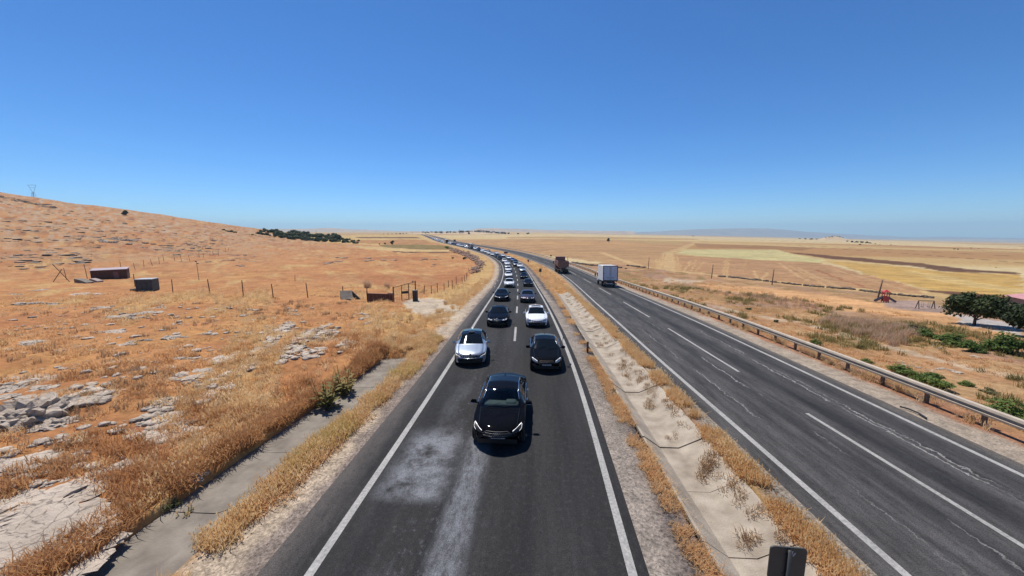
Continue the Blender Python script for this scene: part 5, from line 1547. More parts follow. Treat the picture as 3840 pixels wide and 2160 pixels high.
MB().tube([(0, 0, -.2), (0, 0, gh + .12)], .07, 6).build('hinge_post', M['rust'], gt)
MB().tube([(gw, 0, -.2), (gw, 0, tp(gw) + .15)], .06, 6).build('latch_post', M['rust'], gt)
MB().tube([(0, 0, gh), (gw, 0, tp(gw))], .035, 6).build('top_bar', M['rust'], gt)
MB().tube([(gw * .36, 0, .10), (gw * .72, 0, .16)], .035, 6).build('bottom_bar', M['rust'], gt)
for f in (.36, .68): MB().tube([(gw * f, 0, .08), (gw * f, 0, tp(gw * f))], .045, 6).build('upright', M['rust'], gt)
MB().bbox((gw * .52, -.03, gh * .60), (gw * .30, .04, gh * .17), .02).build('plate', M['black'], gt)
ms = MB()
for k in range(13): ms.tube([(gw * (k + .5) / 13, .01, .05), (gw * (k + .5) / 13, .01, tp(gw * k / 13))], .006, 3)
for k in range(9): ms.tube([(0, .01, .1 + gh * k / 9), (gw, .01, .1 + tp(gw) * k / 9)], .006, 3)
m_ = ms.build('wire_mesh', M['steel_dark'], gt); m_['kind'] = 'stuff'
x, y = hit(1558, 1133); ph = size_at(41, y)
pi_ = empty('gate_pillar', (x, y, gz(x, y))); tag(pi_, 'square dark concrete pillar at the right end of the gate', 'pillar')
MB().bbox((0, 0, ph / 2 - .1), (.55, .55, ph + .2), .03).build('shaft', pm('dark_concrete', (.07, .055, .048), .9, var=.3), pi_)
MB().bbox((0, 0, ph + .03), (.60, .60, .08), .02).build('cap', M['concrete'], pi_)

# ------------------------------------------------------------------ playground and house on the right
M['play_red'] = pm('play_red', (.50, .05, .04), .4, var=.1, coat=.3)
M['play_dark'] = pm('play_dark_slide', (.10, .09, .11), .4, var=.15)
M['play_yellow'] = pm('play_yellow', (.45, .33, .15), .5, var=.1)
x, y = hit(3318, 1131); sc = size_at(48, y) / 3.6
pg = empty('playground_slide', (x, y, gz(x, y)), R(-20)); tag(pg, 'red playground tower with pitched roof and two slides', 'slide')
for sx in (-.55, .55):
    for sy in (-.55, .55): MB().tube([(sx * sc, sy * sc, -.2), (sx * sc, sy * sc, 3.0 * sc)], .06, 6).build('tower_post', M['play_red'], pg)
MB().bbox((0, 0, 1.3 * sc), (1.3 * sc, 1.3 * sc, .1), .02).build('platform', M['play_dark'], pg)
for sx, nm in ((-.6, 0), (.6, 0)): MB().bbox((0, sx * sc, 1.0 * sc), (1.2 * sc, .05, 1.5 * sc), .02).build('side_panel', M['play_red'], pg)
V = [(-.75, -.75, 3.0), (.75, -.75, 3.0), (.75, .75, 3.0), (-.75, .75, 3.0), (0, 0, 3.65)]
MB().add([(a * sc, b * sc, c * sc) for a, b, c in V], [(0, 1, 4), (1, 2, 4), (2, 3, 4), (3, 0, 4), (3, 2, 1, 0)]).build('roof', M['play_red'], pg)
for sx in (-1, 1):
    s0 = MB()
    s0.add([(sx * .6 * sc, -.3 * sc, 1.35 * sc), (sx * .6 * sc, .3 * sc, 1.35 * sc), (sx * 2.3 * sc, .3 * sc, .2 * sc), (sx * 2.3 * sc, -.3 * sc, .2 * sc), (sx * .6 * sc, -.3 * sc, 1.25 * sc), (sx * .6 * sc, .3 * sc, 1.25 * sc), (sx * 2.3 * sc, .3 * sc, .1 * sc), (sx * 2.3 * sc, -.3 * sc, .1 * sc)], [(0, 1, 2, 3), (7, 6, 5, 4), (0, 3, 7, 4), (1, 5, 6, 2), (2, 6, 7, 3)])
    for q in (-.32, .32): s0.box((sx * 1.45 * sc, q * sc, .90 * sc), (2.15 * sc, .05, .25), Matrix.Rotation(sx * .60, 3, 'Y'))
    s0.build('slide_chute', M['play_dark'], pg)
x, y = hit(3470, 1152); sc = size_at(54, y) / 3.6
sw = empty('swing_frame', (x, y, gz(x, y)), R(-8)); tag(sw, 'metal swing frame with two hanging seats beside the slide tower', 'swing')
for sx in (-1.7, 1.7):
    for sy in (-.6, .6): MB().tube([(sx * sc * 1.05, sy * sc, -.2), (sx * sc, 0, 2.1 * sc)], .05, 6).build('leg', M['steel_dark'], sw)
MB().tube([(-1.75 * sc, 0, 2.1 * sc), (1.75 * sc, 0, 2.1 * sc)], .06, 6).build('top_bar', M['play_yellow'], sw)
for q in (-.7, .7):
    st_ = MB().bbox((q * sc, 0, .5 * sc), (.5 * sc, .25, .06), .01).build('swing_seat', M['black'], sw)
    for e in (-.22, .22): MB().tube([((q + e) * sc, 0, .5 * sc), ((q + e) * sc, 0, 2.1 * sc)], .012, 4).build('chain', M['steel_dark'], st_)
# house with pink roof at the right edge
x, y = hit(3965, 1172); hs_ = empty('house', (x, y, gz(x, y)), R(-24)); hs_.scale = (.7, .7, .62); tag(hs_, 'low house with faded pink roof behind the trees at the right edge', 'house')
hw = pm('house_plaster', (.30, .20, .17), .9, var=.15)
wl = MB().bbox((0, 0, 1.4), (9.5, 6, 3.0), .03).build('wall', hw, hs_)
V = [(-5.2, -3.5, 2.85), (5.2, -3.5, 2.85), (5.2, 3.5, 2.85), (-5.2, 3.5, 2.85), (-3.2, 0, 4.1), (3.2, 0, 4.1)]
rf = MB().add(V, [(0, 1, 5, 4), (1, 2, 5), (2, 3, 4, 5), (3, 0, 4), (3, 2, 1, 0)]).build('roof', pm('pink_roof', (.42, .20, .21), .8, var=.2, scale=2), hs_)
for k in (-3, 0, 3):
    w_ = MB().bbox((k, -3.02, 1.5), (1.1, .08, 1.2), .02).build('window', M['glass'], hs_); MB().bbox((k, -3.08, .86), (1.3, .16, .08), .02).build('sill', M['concrete'], w_)
MB().bbox((-1.6, -3.02, 1.0), (.95, .08, 2.1), .02).build('door', M['wood'], hs_)
# rubber strip lying on the hard shoulder
x, y = hit(3460, 1545); rb = empty('rubber_strip', (x, y, float(base(y)) - .03)); tag(rb, 'curved black rubber strip lying on the right hard shoulder', 'tyre strip')
P = []
for u, v in ((3396, 1527), (3430, 1536), (3465, 1550), (3498, 1570)):
    a, b = hit(u, v); P.append((a - x - .25, b - y, .06))
MB().tube(P, .035, 5).build('strip', M['tyre'], rb)
# white broken bits on the verge
for i, (u, v, lab) in enumerate([(1560, 1264, 'white plank lying in the dry grass left of the road'), (872, 1905, 'crumpled white litter at the edge of the roadside drain')]):
    x, y = hit(u, v); q = empty('litter', (x, y, gz(x, y) + .05), R(30 * i)); tag(q, lab, 'litter')
    MB().bbox((0, 0, .05), (.62 if i == 0 else .22, .12, .10), .03).build('piece', pm('white_plastic', (.62, .62, .62), .6, var=.1), q)
    MB().bbox((.12, .09, .04), (.2, .10, .06), .02, Matrix.Rotation(.6, 3, 'Z')).build('fragment', pm('white_plastic', (.62, .62, .62)), q)
# small red flag held at the hatchback's window
fx = c_a3.matrix_basis @ Vector((.98, 2.05, 1.10))
fl = empty('flag', fx, c_a3.rotation_euler.z); tag(fl, 'small red and white flag fluttering at the black hatchback window', 'flag')
MB().tube([(0, 0, -.12), (.03, 0, .42)], .010, 5).build('stick', M['wood'], fl)
V = []; f = []
for i in range(7):
    for j in range(4): V.append((.03 + i * .012, i * .055 + .02 * j, .40 - j * .07 - .03 * math.sin(i * .9)))
V += [(a + .006, b, c) for a, b, c in V]
for i in range(6):
    for j in range(3): a = i * 4 + j; f += [(a, a + 1, a + 5, a + 4), (28 + a, 28 + a + 4, 28 + a + 5, 28 + a + 1)]
link('cloth', mesh('cloth', V, f, pm('flag_red', (.50, .02, .03), .8, var=.1)), None, fl)
# ------------------------------------------------------------------ limestone
def rock_mesh(name, mat, seed, sub=3, flat=.4, rough=.35, steps=0):
    bm = bmesh.new(); bmesh.ops.create_icosphere(bm, subdivisions=sub, radius=1.0)
    r = random.Random(seed); ph = [r.uniform(0, 60) for _ in range(6)]
    co = np.array([v.co for v in bm.verts])
    az = np.arctan2(co[:, 1], co[:, 0])
    n = fbm(co[:, 0] * 1.6 + ph[0], co[:, 1] * 1.6 + co[:, 2] * 1.3 + ph[1], seed, 4) - .5
    n2 = fbm(co[:, 0] * 5 + ph[2], co[:, 1] * 5 + co[:, 2] * 4 + ph[3], seed + 5, 3) - .5
    n3 = np.abs(fbm(co[:, 0] * 3.1 + ph[4], co[:, 1] * 3.1 - co[:, 2] * 2.2 + ph[5], seed + 9, 3) - .5) * 2
    k = 1 + rough * 2.2 * n + rough * 1.3 * n2 - rough * .7 * (1 - n3) ** 4
    x = co[:, 0] * k; y = co[:, 1] * k
    z = np.sign(co[:, 2]) * np.abs(co[:, 2]) ** .7 * (1 + rough * 2.6 * n2 + .9 * n - .5 * (1 - n3) ** 4) * flat
    if steps:
        q = flat / steps
        z = np.where(z > 0, np.floor(z / q) * q + q * np.clip((z / q % 1) * 3.2 - 1.1, 0, 1), z)
    for v, a, b, c in zip(bm.verts, x, y, z): v.co = (a, b, c)
    me = bpy.data.meshes.new(name); bm.to_mesh(me); bm.free(); me.materials.append(mat)
    me.polygons.foreach_set('use_smooth', [False] * len(me.polygons))
    return me
SLABS = [rock_mesh('slab', M['rock'], 100 + i, 4, .30 if i % 2 else .42, .34, 4 if i < 4 else 3) for i in range(7)]
BOULD = [rock_mesh('boulder', M['rock'], 200 + i, 4, .75, .40) for i in range(4)]
ROCKS = []
def outcrop(label, items, group='pale limestone outcrops in the dry grass', kinds=SLABS, sink=.35):
    """items: (u, v, width in photo pixels, height factor)"""
    x0, y0 = hit(items[0][0], items[0][1])
    root = empty('rock_outcrop', (x0, y0, gz(x0, y0))); tag(root, label, 'rock', group)
    pieces = []
    for it in items:
        u, v, w = it[:3]; hf = (it[3] if len(it) > 3 else 1.0) * .72
        x, y = hit(u, v); wm = size_at(w, y) * .5
        if kinds is BOULD or 'bedrock' in label or wm < .28: pieces.append((x, y, wm, hf)); continue
        pieces.append((x, y, wm * .55, hf * 1.2))
        for k in range(6):                                  # a ledge breaks up into separate blocks
            a = random.uniform(0, 6.283); q = wm * random.uniform(.3, .95)
            pieces.append((x + q * math.cos(a), y + q * .55 * math.sin(a), wm * random.uniform(.16, .40), hf * random.uniform(1.0, 1.9)))
    for x, y, wm, hf in pieces:
        o = link('slab', random.choice(kinds), None, root)
        dp = wm * random.uniform(.75, 1.05) * (1.25 if y < 16 else 1.0)
        o.scale = (wm, dp, wm * .62 * hf)
        z = gz(x, y); ROCKS.append((x, y, wm))
        o.location = (x - x0, y - y0, z - root.location.z - wm * .62 * hf * .40 * sink + .02)
        o.rotation_euler = (random.uniform(-.08, .08), random.uniform(-.10, .10), math.atan2(-x, y) * -1 + random.uniform(-.6, .6) + (math.pi if random.random() < .5 else 0))
    return root
outcrop('large flat pale bedrock sheet in the bottom left corner', [(110, 2085, 460, .5), (230, 2020, 380, .55), (60, 1985, 340, .55), (330, 2055, 210, .55), (150, 1880, 330, .6), (290, 1862, 200, .65), (40, 2140, 320, .5), (395, 1990, 90, .8), (260, 2120, 260, .5), (20, 1900, 240, .6)])
outcrop('two-lobed white boulder near the drain at the lower left', [(648, 1762, 78, 1.5), (712, 1792, 112, 1.3), (655, 1800, 64, 1.4)], kinds=BOULD)
outcrop('ridged pale rock right of the bedrock sheet', [(478, 1738, 118, 1.1), (440, 1752, 60, .9)])
outcrop('long pale ledge with dark hollow at the left edge', [(70, 1748, 250, .8), (180, 1738, 120, .8), (20, 1772, 160, 1.0)])
outcrop('big weathered grey boulder at the left edge', [(110, 1572, 270, 1.25), (215, 1600, 120, 1.0), (30, 1600, 140, 1.1), (160, 1540, 120, 1.2)], kinds=BOULD)
outcrop('pair of pale boulders at the brink of the drain', [(782, 1698, 92, 1.0), (878, 1678, 92, 1.0), (725, 1618, 60, 1.2)])
outcrop('broad stepped limestone sheet in the middle of the left field', [(705, 1425, 165, .6), (640, 1438, 90, .6), (760, 1400, 120, .6), (820, 1355, 150, .5), (890, 1335, 90, .5), (676, 1352, 66, .9), (740, 1440, 90, .6)])
outcrop('pale low slabs half buried at the left edge of the field', [(60, 1462, 190, .6), (150, 1470, 120, .5), (30, 1430, 110, .6), (110, 1500, 130, .5), (20, 1500, 120, .6)])
outcrop('flat pale slab low on the left, first below the tank', [(100, 1296, 140, .6), (150, 1290, 70, .6), (30, 1318, 60, .6)])
outcrop('curved pale slab with shadowed edge in the orange grass', [(470, 1305, 80, .7), (515, 1290, 100, .7), (330, 1305, 70, .5)])
outcrop('pale slab with dark hollows, right of the curved slab', [(650, 1278, 110, .8), (780, 1262, 70, .6), (690, 1276, 50, .8)])
outcrop('thin dark-edged ledge above the curved slab', [(420, 1240, 120, .7), (350, 1243, 60, .8), (287, 1266, 60, .6)])
outcrop('low pale ledge below the grey tank', [(545, 1178, 110, .7), (470, 1188, 130, .7), (390, 1155, 100, .7), (590, 1160, 70, .7)])
outcrop('jumble of pale slabs at the far left below the shed', [(75, 1145, 80, .8), (140, 1140, 70, .9), (195, 1138, 60, .8), (60, 1105, 60, .7), (300, 1104, 130, .5), (160, 1095, 80, .6), (230, 1150, 40, .8)])
outcrop('row of dark-shadowed crags on the slope above the shed', [(395, 905, 70, 1.6), (430, 898, 60, 1.6), (470, 902, 60, 1.8), (505, 902, 50, 1.8), (350, 888, 60, 1.0), (370, 868, 60, .9), (300, 885, 50, 1.3)])
outcrop('pale slab above the rubble by the roadside', [(1132, 1312, 66, .9), (1165, 1182, 40, .7), (985, 1068, 50, .5)])
outcrop('white rock in the grass below the rusty panel', [(1428, 1170, 26, 1.2), (1440, 1160, 20, 1.0)])
outcrop('second white rock below the gate', [(1464, 1185, 28, 1.2), (1478, 1180, 16, 1.0)])
outcrop('line of white rocks beyond the guard rail', [(3345, 1345, 36, 1.2), (3375, 1348, 30, 1.2), (3395, 1358, 32, 1.1), (3420, 1360, 36, 1.0), (3445, 1367, 24, 1.0)], 'white rocks beyond the guard rail')
outcrop('heap of white rocks further right beyond the guard rail', [(3490, 1380, 40, 1.1), (3530, 1372, 46, 1.1), (3570, 1378, 40, 1.1), (3590, 1385, 34, 1.0)], 'white rocks beyond the guard rail')
outcrop('white rocks beside the fig bush on the right', [(3655, 1328, 24, 1.1), (3680, 1333, 30, 1.0), (3505, 1289, 16, 1.0), (3528, 1298, 20, 1.0)], 'white rocks beyond the guard rail')
# loose stones nobody could count
SMALL = [rock_mesh('stone', M['rock'], 300 + i, 2, .6, .35) for i in range(6)]
def join_stones(name, label, pts, mats, kind='stuff', parent=None, cat=None, srcs=None):
    """pts: (x, y, z, size, stretch)"""
    srcs = srcs or SMALL
    data = []
    for me in srcs:
        v = np.empty(len(me.vertices) * 3); me.vertices.foreach_get('co', v)
        f = np.array([p.vertices[:] for p in me.polygons]); data.append((v.reshape(-1, 3), f))
    V = []; Fs = []; n = 0
    for x, y, z, s, st in pts:
        v, f = data[random.randrange(len(data))]
        a = random.uniform(0, 6.28); c, d = math.cos(a), math.sin(a)
        sx, sy, sz = s * random.uniform(.7, 1.3), s * random.uniform(.7, 1.3), s * st
        X = v[:, 0] * sx; Y = v[:, 1] * sy
        V.append(np.stack([X * c - Y * d + x, X * d + Y * c + y, v[:, 2] * sz + z], 1)); Fs.append(f + n); n += len(v)
    V = np.vstack(V); Fs = np.vstack(Fs)
    me = bpy.data.meshes.new(name); me.vertices.add(len(V)); me.vertices.foreach_set('co', V.astype(np.float32).ravel())
    k = len(Fs); me.loops.add(k * 3); me.loops.foreach_set('vertex_index', Fs.astype(np.int32).ravel())
    me.polygons.add(k); me.polygons.foreach_set('loop_start', np.arange(0, k * 3, 3, dtype=np.int32)); me.polygons.foreach_set('loop_total', np.full(k, 3, np.int32))
    me.update(); me.materials.append(mats)
    o = link(name, me, None, parent)
    if label: o['label'] = label
    if cat: o['category'] = cat
    if kind: o['kind'] = kind
    return o
def scatter_px(polys, n, size, stretch=.6, sink=.3):
    out = []
    for P, k in polys:
        W_ = poly_px(P); x0, y0 = W_.min(0); x1, y1 = W_.max(0); c = 0; tries = 0
        while c < k and tries < k * 60:
            m = 400; X = rng.uniform(x0, x1, m); Y = rng.uniform(y0, y1, m); ok = inside_poly(W_, X, Y); tries += m
            X = X[ok]; Y = Y[ok]
            nn = fbm(X * (.7 if size < .2 else .09), Y * (.7 if size < .2 else .05), 3, 4); sel = nn > (.42 if size < .2 else .50); X = X[sel][:k - c]; Y = Y[sel][:k - c]
            if len(X) == 0: continue
            Z = terrain(X, Y)
            for x, y, z in zip(X, Y, Z):
                s = size * (.32 + random.random() ** 5 * (4.2 if size > .2 else 2.6)); out.append((x, y, z + s * stretch * (.5 - sink), s, stretch))
            c += len(X)
    return out
join_stones('scattered_rubble', 'pale limestone rubble scattered through the dry grass beside the road', scatter_px([
    ([(930, 1345), (1000, 1285), (1080, 1215), (1105, 1225), (1060, 1275), (980, 1345), (930, 1400), (900, 1390)], 832),
    ([(1030, 1330), (1150, 1260), (1235, 1215), (1275, 1235), (1260, 1280), (1200, 1345), (1110, 1345), (1040, 1370)], 992),
    ([(1260, 1330), (1290, 1290), (1340, 1290), (1345, 1315), (1300, 1340)], 192),
    ([(1330, 1185), (1380, 1185), (1400, 1215), (1360, 1225)], 144),
    ([(1070, 1160), (1110, 1155), (1120, 1180), (1080, 1178)], 96),
    ([(240, 1520), (330, 1480), (420, 1480), (400, 1530), (280, 1545)], 272),
    ([(520, 1560), (620, 1510), (740, 1480), (790, 1480), (720, 1560), (580, 1610)], 672),
    ([(700, 1480), (860, 1380), (930, 1380), (860, 1450), (760, 1500)], 256),
    ([(450, 1640), (560, 1590), (720, 1560), (800, 1600), (640, 1680), (520, 1690)], 512),
    ([(600, 1740), (800, 1640), (930, 1640), (860, 1700), (700, 1780)], 208),
    ([(0, 1340), (300, 1330), (560, 1310), (900, 1250), (1200, 1150), (900, 1130), (300, 1150), (0, 1200)], 416),
    ([(0, 1560), (300, 1560), (640, 1480), (900, 1360), (1180, 1200), (1000, 1200), (600, 1300), (0, 1420)], 320),
    ([(0, 1860), (420, 1820), (640, 1700), (820, 1580), (600, 1560), (200, 1640), (0, 1700)], 220),
], 0, .108), M['rock'])
M['rock_hill'] = rock_material('hill_limestone', (.36, .285, .215), (.28, .21, .15), (.10, .075, .055))
join_stones('hillside_stones', 'countless pale stones and ledges strewn over the hillside', scatter_px([
    ([(0, 740), (150, 760), (400, 810), (700, 860), (900, 890), (850, 920), (500, 890), (200, 850), (0, 830)], 700),
    ([(0, 830), (200, 850), (500, 890), (850, 925), (760, 980), (560, 940), (400, 930), (200, 940), (0, 980)], 520),
    ([(0, 960), (200, 945), (350, 950), (330, 985), (150, 1010), (0, 1020)], 220),
    ([(1350, 970), (1560, 955), (1660, 965), (1640, 1010), (1500, 1000), (1380, 1000)], 90),
    ([(600, 900), (850, 930), (1300, 960), (1250, 1000), (900, 1000), (600, 960)], 240),
], 0, .36, .26), M['rock_hill'])
def tint_ridge():
    # dark gully ledge near the skyline
    pts = []
    for k in range(60):
        t = k / 59; u = lerp(-20, 205, t); v = lerp(735, 776, t) + random.uniform(-4, 4)
        x, y = hit(u, v); pts.append((x, y, gz(x, y), random.uniform(.7, 1.5), .55))
    return pts
lx, ly = hit(90, 755); le = empty('rock_ledge', (lx, ly, gz(lx, ly))); tag(le, 'dark shadowed rock ledge high on the hillside at the left edge', 'rock')
join_stones('stones', None, [(x - lx, y - ly, z - le.location.z, s, t) for x, y, z, s, t in tint_ridge()], M['rock_dark'], 'stuff', le)
# rubble bank at the bend
rb_ = empty('rubble_bank', (*hit(1740, 960), gz(*hit(1740, 960)))); tag(rb_, 'long bank of reddish broken stones along the inside of the bend', 'stone bank')
pts = []
for k in range(700):
    t = random.random(); u = float(np.interp(t, [0, .3, .6, .85, 1], [1690, 1735, 1780, 1805, 1775])) + random.gauss(0, 8); v = float(np.interp(t, [0, .3, .6, .85, 1], [938, 950, 970, 995, 1022])) + random.gauss(0, 4)
    x, y = hit(u, v); s = random.uniform(.16, .55) * (1.25 if y > 150 else 1)
    pts.append((x - rb_.location.x, y - rb_.location.y, gz(x, y) - rb_.location.z + random.uniform(0, .75), s, .75))
join_stones('stones', None, pts, M['rock_red'], 'stuff', rb_)
# dark dry-stone walls along the field edge on the right
for i, (P, lab) in enumerate([([(2134, 973), (2176, 980), (2300, 990), (2421, 1002)], 'low dark stone wall behind the box lorry'), ([(2694, 1034), (2853, 1051)], 'short low dark stone wall between the two leaning poles'), ([(2865, 1053), (3100, 1076), (3208, 1086)], 'long low dark stone wall running right towards the playground'), ([(3226, 1088), (3280, 1096), (3335, 1102), (3500, 1117)], 'low dark stone wall behind the playground slide')]):
    x0, y0 = hit(*P[0]); w_ = empty('stone_wall', (x0, y0, gz(x0, y0))); tag(w_, lab, 'stone wall', 'dark dry-stone walls at the field edge')
    pts = []; n = int(sum(math.hypot(b[0] - a[0], b[1] - a[1]) for a, b in zip(P[:-1], P[1:])) * .9)
    for k in range(n):
        t = random.random() * (len(P) - 1); j = int(t); t -= j
        u = lerp(P[j][0], P[j + 1][0], t); v = lerp(P[j][1], P[j + 1][1], t) + random.gauss(0, .6)
        x, y = hit(u, v); s = random.uniform(.14, .34) * (1 + max(0, y - 60) / 90)
        if vnoise(u / 14, 0.5, 8) < .28: continue
        pts.append((x - x0, y - y0, gz(x, y) - w_.location.z + random.uniform(0, .22), s, .8))
    join_stones('stones', None, pts, M['rock_dark'], 'stuff', w_)
# ------------------------------------------------------------------ dry grass (instanced tufts: nobody could count it)
def tuft(name, mat, n=26, h=.42, spread=.24, w=.012, seed=1, bend=.5, heads=False):
    r = random.Random(seed); V = []; f = []
    for k in range(n):
        a = r.uniform(0, 6.283); d = spread * math.sqrt(r.random()); bx, by = d * math.cos(a), d * math.sin(a)
        hh = h * r.uniform(.5, 1.15); la = r.uniform(0, 6.283); ln = hh * bend * r.uniform(.2, 1.1)
        wx, wy = math.cos(la + 1.57) * w, math.sin(la + 1.57) * w
        i = len(V)
        mx, my = bx + math.cos(la) * ln * .35, by + math.sin(la) * ln * .35
        tx, ty = bx + math.cos(la) * ln, by + math.sin(la) * ln
        V += [(bx - wx, by - wy, -.04), (bx + wx, by + wy, -.04), (mx + wx * .8, my + wy * .8, hh * .6), (mx - wx * .8, my - wy * .8, hh * .6), (tx, ty, hh)]
        f += [(i, i + 1, i + 2, i + 3), (i + 3, i + 2, i + 4)]
        if heads and r.random() < .6:
            j = len(V); q = w * 2.4
            V += [(tx - q, ty, hh - .05), (tx + q, ty, hh - .05), (tx, ty, hh + .07), (tx, ty - q, hh - .05), (tx, ty + q, hh - .05)]; f += [(j, j + 1, j + 2), (j + 3, j + 4, j + 2)]
    return mesh(name, V, f, mat)
def instancer(name, label, me, X, Y, Z, S, tilt=.12):
    src = bpy.data.objects.new(name + '_source', me)
    n = len(X)
    pm_ = bpy.data.meshes.new(name); pm_.vertices.add(n)
    pm_.vertices.foreach_set('co', np.stack([X, Y, Z], 1).astype(np.float32).ravel())
    a = pm_.attributes.new('rot', 'FLOAT_VECTOR', 'POINT'); a.data.foreach_set('vector', np.stack([rng.normal(0, tilt, n), rng.normal(0, tilt, n), rng.uniform(0, 6.283, n)], 1).astype(np.float32).ravel())
    b = pm_.attributes.new('scl', 'FLOAT', 'POINT'); b.data.foreach_set('value', S.astype(np.float32))
    o = link(name, pm_)
    ng = bpy.data.node_groups.new(name, 'GeometryNodeTree')
    ng.interface.new_socket('Geometry', in_out='INPUT', socket_type='NodeSocketGeometry'); ng.interface.new_socket('Geometry', in_out='OUTPUT', socket_type='NodeSocketGeometry')
    N = ng.nodes; L = ng.links
    gi = N.new('NodeGroupInput'); go = N.new('NodeGroupOutput'); iop = N.new('GeometryNodeInstanceOnPoints'); oi = N.new('GeometryNodeObjectInfo')
    oi.inputs['Object'].default_value = src; oi.inputs['As Instance'].default_value = True
    ra = N.new('GeometryNodeInputNamedAttribute'); ra.data_type = 'FLOAT_VECTOR'; ra.inputs[0].default_value = 'rot'
    sa = N.new('GeometryNodeInputNamedAttribute'); sa.data_type = 'FLOAT'; sa.inputs[0].default_value = 'scl'
    e2r = N.new('FunctionNodeEulerToRotation')
    L.new(gi.outputs[0], iop.inputs['Points']); L.new(oi.outputs['Geometry'], iop.inputs['Instance'])
    L.new(ra.outputs['Attribute'], e2r.inputs[0]); L.new(e2r.outputs[0], iop.inputs['Rotation']); L.new(sa.outputs['Attribute'], iop.inputs['Scale'])
    L.new(iop.outputs[0], go.inputs[0])
    md = o.modifiers.new('scatter', 'NODES'); md.node_group = ng
    tag(o, label, None, None, 'stuff')
    return o
def polar(n, a0, a1, d0, d1):
    a = np.radians(rng.uniform(a0, a1, n)); d = np.exp(rng.uniform(math.log(d0), math.log(d1), n))
    return d * np.sin(a), d * np.cos(a)
GATE = poly_px([(1500, 1140), (1580, 1116), (1660, 1120), (1740, 1165), (1700, 1200), (1600, 1195), (1520, 1165)])
def field_mask(X, Y):
    tl, _ = LEFT.locate(X, Y); tr, _ = RIGHT.locate(X, Y)
    sh = np.interp(Y, [5, 9, 14, 19, 24, 40], [0, .05, .35, .75, .9, 0])
    lim = np.where(Y < 23, -9.15 + sh, -6.9)
    ok = (tl < lim) & ~inside_poly(GATE, X, Y)
    for rx, ry, rw in ROCKS: ok &= (np.hypot(X - rx, Y - ry) > rw * .82) | (rng.random(X.shape) < .06)
    return tl, tr, ok
def sprinkle(name, label, me, n, box, dens, sc=(.4, 1.0)):
    X, Y = polar(n, *box); m = dens(X, Y); X = X[m]; Y = Y[m]
    Z = terrain(X, Y); d = np.hypot(X, Y)
    S = rng.uniform(sc[0], sc[1], len(X)) * (1 + np.clip((d - 25) / 90, 0, 1.0) * .7)
    return instancer(name, label, me, X, Y, Z, S)
def d_orange(X, Y):
    tl, tr, ok = field_mask(X, Y)
    p = sstep(.42, .60, fbm(X / 2.2, Y / 2.2, 41, 3)) * sstep(.38, .52, fbm(X / 9, Y / 9, 43, 3)) * .85 + .04
    return ok & (rng.random(X.shape) < p)
def d_straw(X, Y):
    tl, tr, ok = field_mask(X, Y)
    nS = fbm((X * .85 + Y * .5) / 3.2, (Y * .85 - X * .5) / 16, 61, 4)
    near_road = np.where((tl > -11) & (Y > 22), .45, 0)
    p = np.clip(sstep(.53, .66, nS) * .8 + near_road * .8, .02, 1)
    return ok & (rng.random(X.shape) < p)
t_or = tuft('orange_tuft', M['grass_o'], 26, .26, .32, .013, 3, 1.5)
t_st = tuft('straw_tuft', M['grass_s'], 22, .36, .24, .011, 4, .9, True)
sprinkle('orange_grass', 'rust-orange dry grass covering the field left of the road', t_or, 18000, (-58, 8, 8.5, 80), d_orange)
sprinkle('straw_grass', 'pale straw-coloured grass in streaks over the left field and along the verge', t_st, 15000, (-58, 8, 8.5, 75), d_straw)
# strips along the drains and the carriageways
def strip_pts(path, y0, y1, o0, o1, n, power=1.0):
    s = rng.uniform(0, 1, n) ** power; s = s_of(path, y0) + s * (s_of(path, y1) - s_of(path, y0))
    o = rng.uniform(o0, o1, n) if o0 < o1 else np.full(n, o0)
    x, y = path.at(s, o); return x, y
SX = []; SY = []; SS = []
def add_strip(path, y0, y1, o0, o1, n, s0, s1, power=1.6, clump=.42):
    x, y = strip_pts(path, y0, y1, o0, o1, n, power)
    m = fbm(x * .8, y * .8, int(abs(o0) * 10), 3) > clump
    SX.append(x[m]); SY.append(y[m]); SS.append(rng.uniform(s0, s1, m.sum()))
add_strip(LEFT, 24, 90, -8.5, -6.1, 1500, .5, 1.0)
add_strip(MID, 3, 70, 1.32, 1.85, 2600, .45, .85, 1.5, .36)
add_strip(MID, 24, 70, -.3, 1.2, 800, .4, .8, 1.2, .55)
add_strip(MID, 70, 140, -2.0, 2.0, 700, .6, 1.0, 1.4, .3)
add_strip(RIGHT, 4, 130, 5.9, 7.4, 2200, .35, .8, 1.8, .45)
X = np.concatenate(SX); Y = np.concatenate(SY); S = np.concatenate(SS)
instancer('verge_grass', 'dry straw grass in strips along the drains and road edges', t_st, X, Y, terrain(X, Y), S)
SX = []; SY = []; SS = []
add_strip(MID, 3, 70, -1.55, -1.0, 2400, .3, .7, 1.5, .40)
add_strip(MID, 3, 70, 1.3, 1.7, 1700, .5, .95, 1.5, .38)
add_strip(MID, 28, 70, -.6, 1.2, 700, .35, .7, 1.2, .5)
add_strip(MID, 66, 120, -2.2, 2.2, 400, .6, 1.0, 1.4, .4)
X = np.concatenate(SX); Y = np.concatenate(SY); S = np.concatenate(SS)
instancer('orange_verge_grass', 'rust-orange grass in strips beside both concrete drains', t_or, X, Y, terrain(X, Y), S)
yy = rng.uniform(5, 23.5, 2600); oo = rng.uniform(-9.75, -9.0, 2600) + np.interp(yy, [5, 9, 14, 19, 24], [0, .05, .35, .75, .9])
X, Y = LEFT.at(np.interp(yy, LEFT.p[:, 1], LEFT.s), oo); m = fbm(X * .7, Y * .7, 5, 3) > .36; X = X[m]; Y = Y[m]
t_ru = tuft('rust_tuft', M['grass_r'], 30, .32, .26, .011, 33, 1.0)
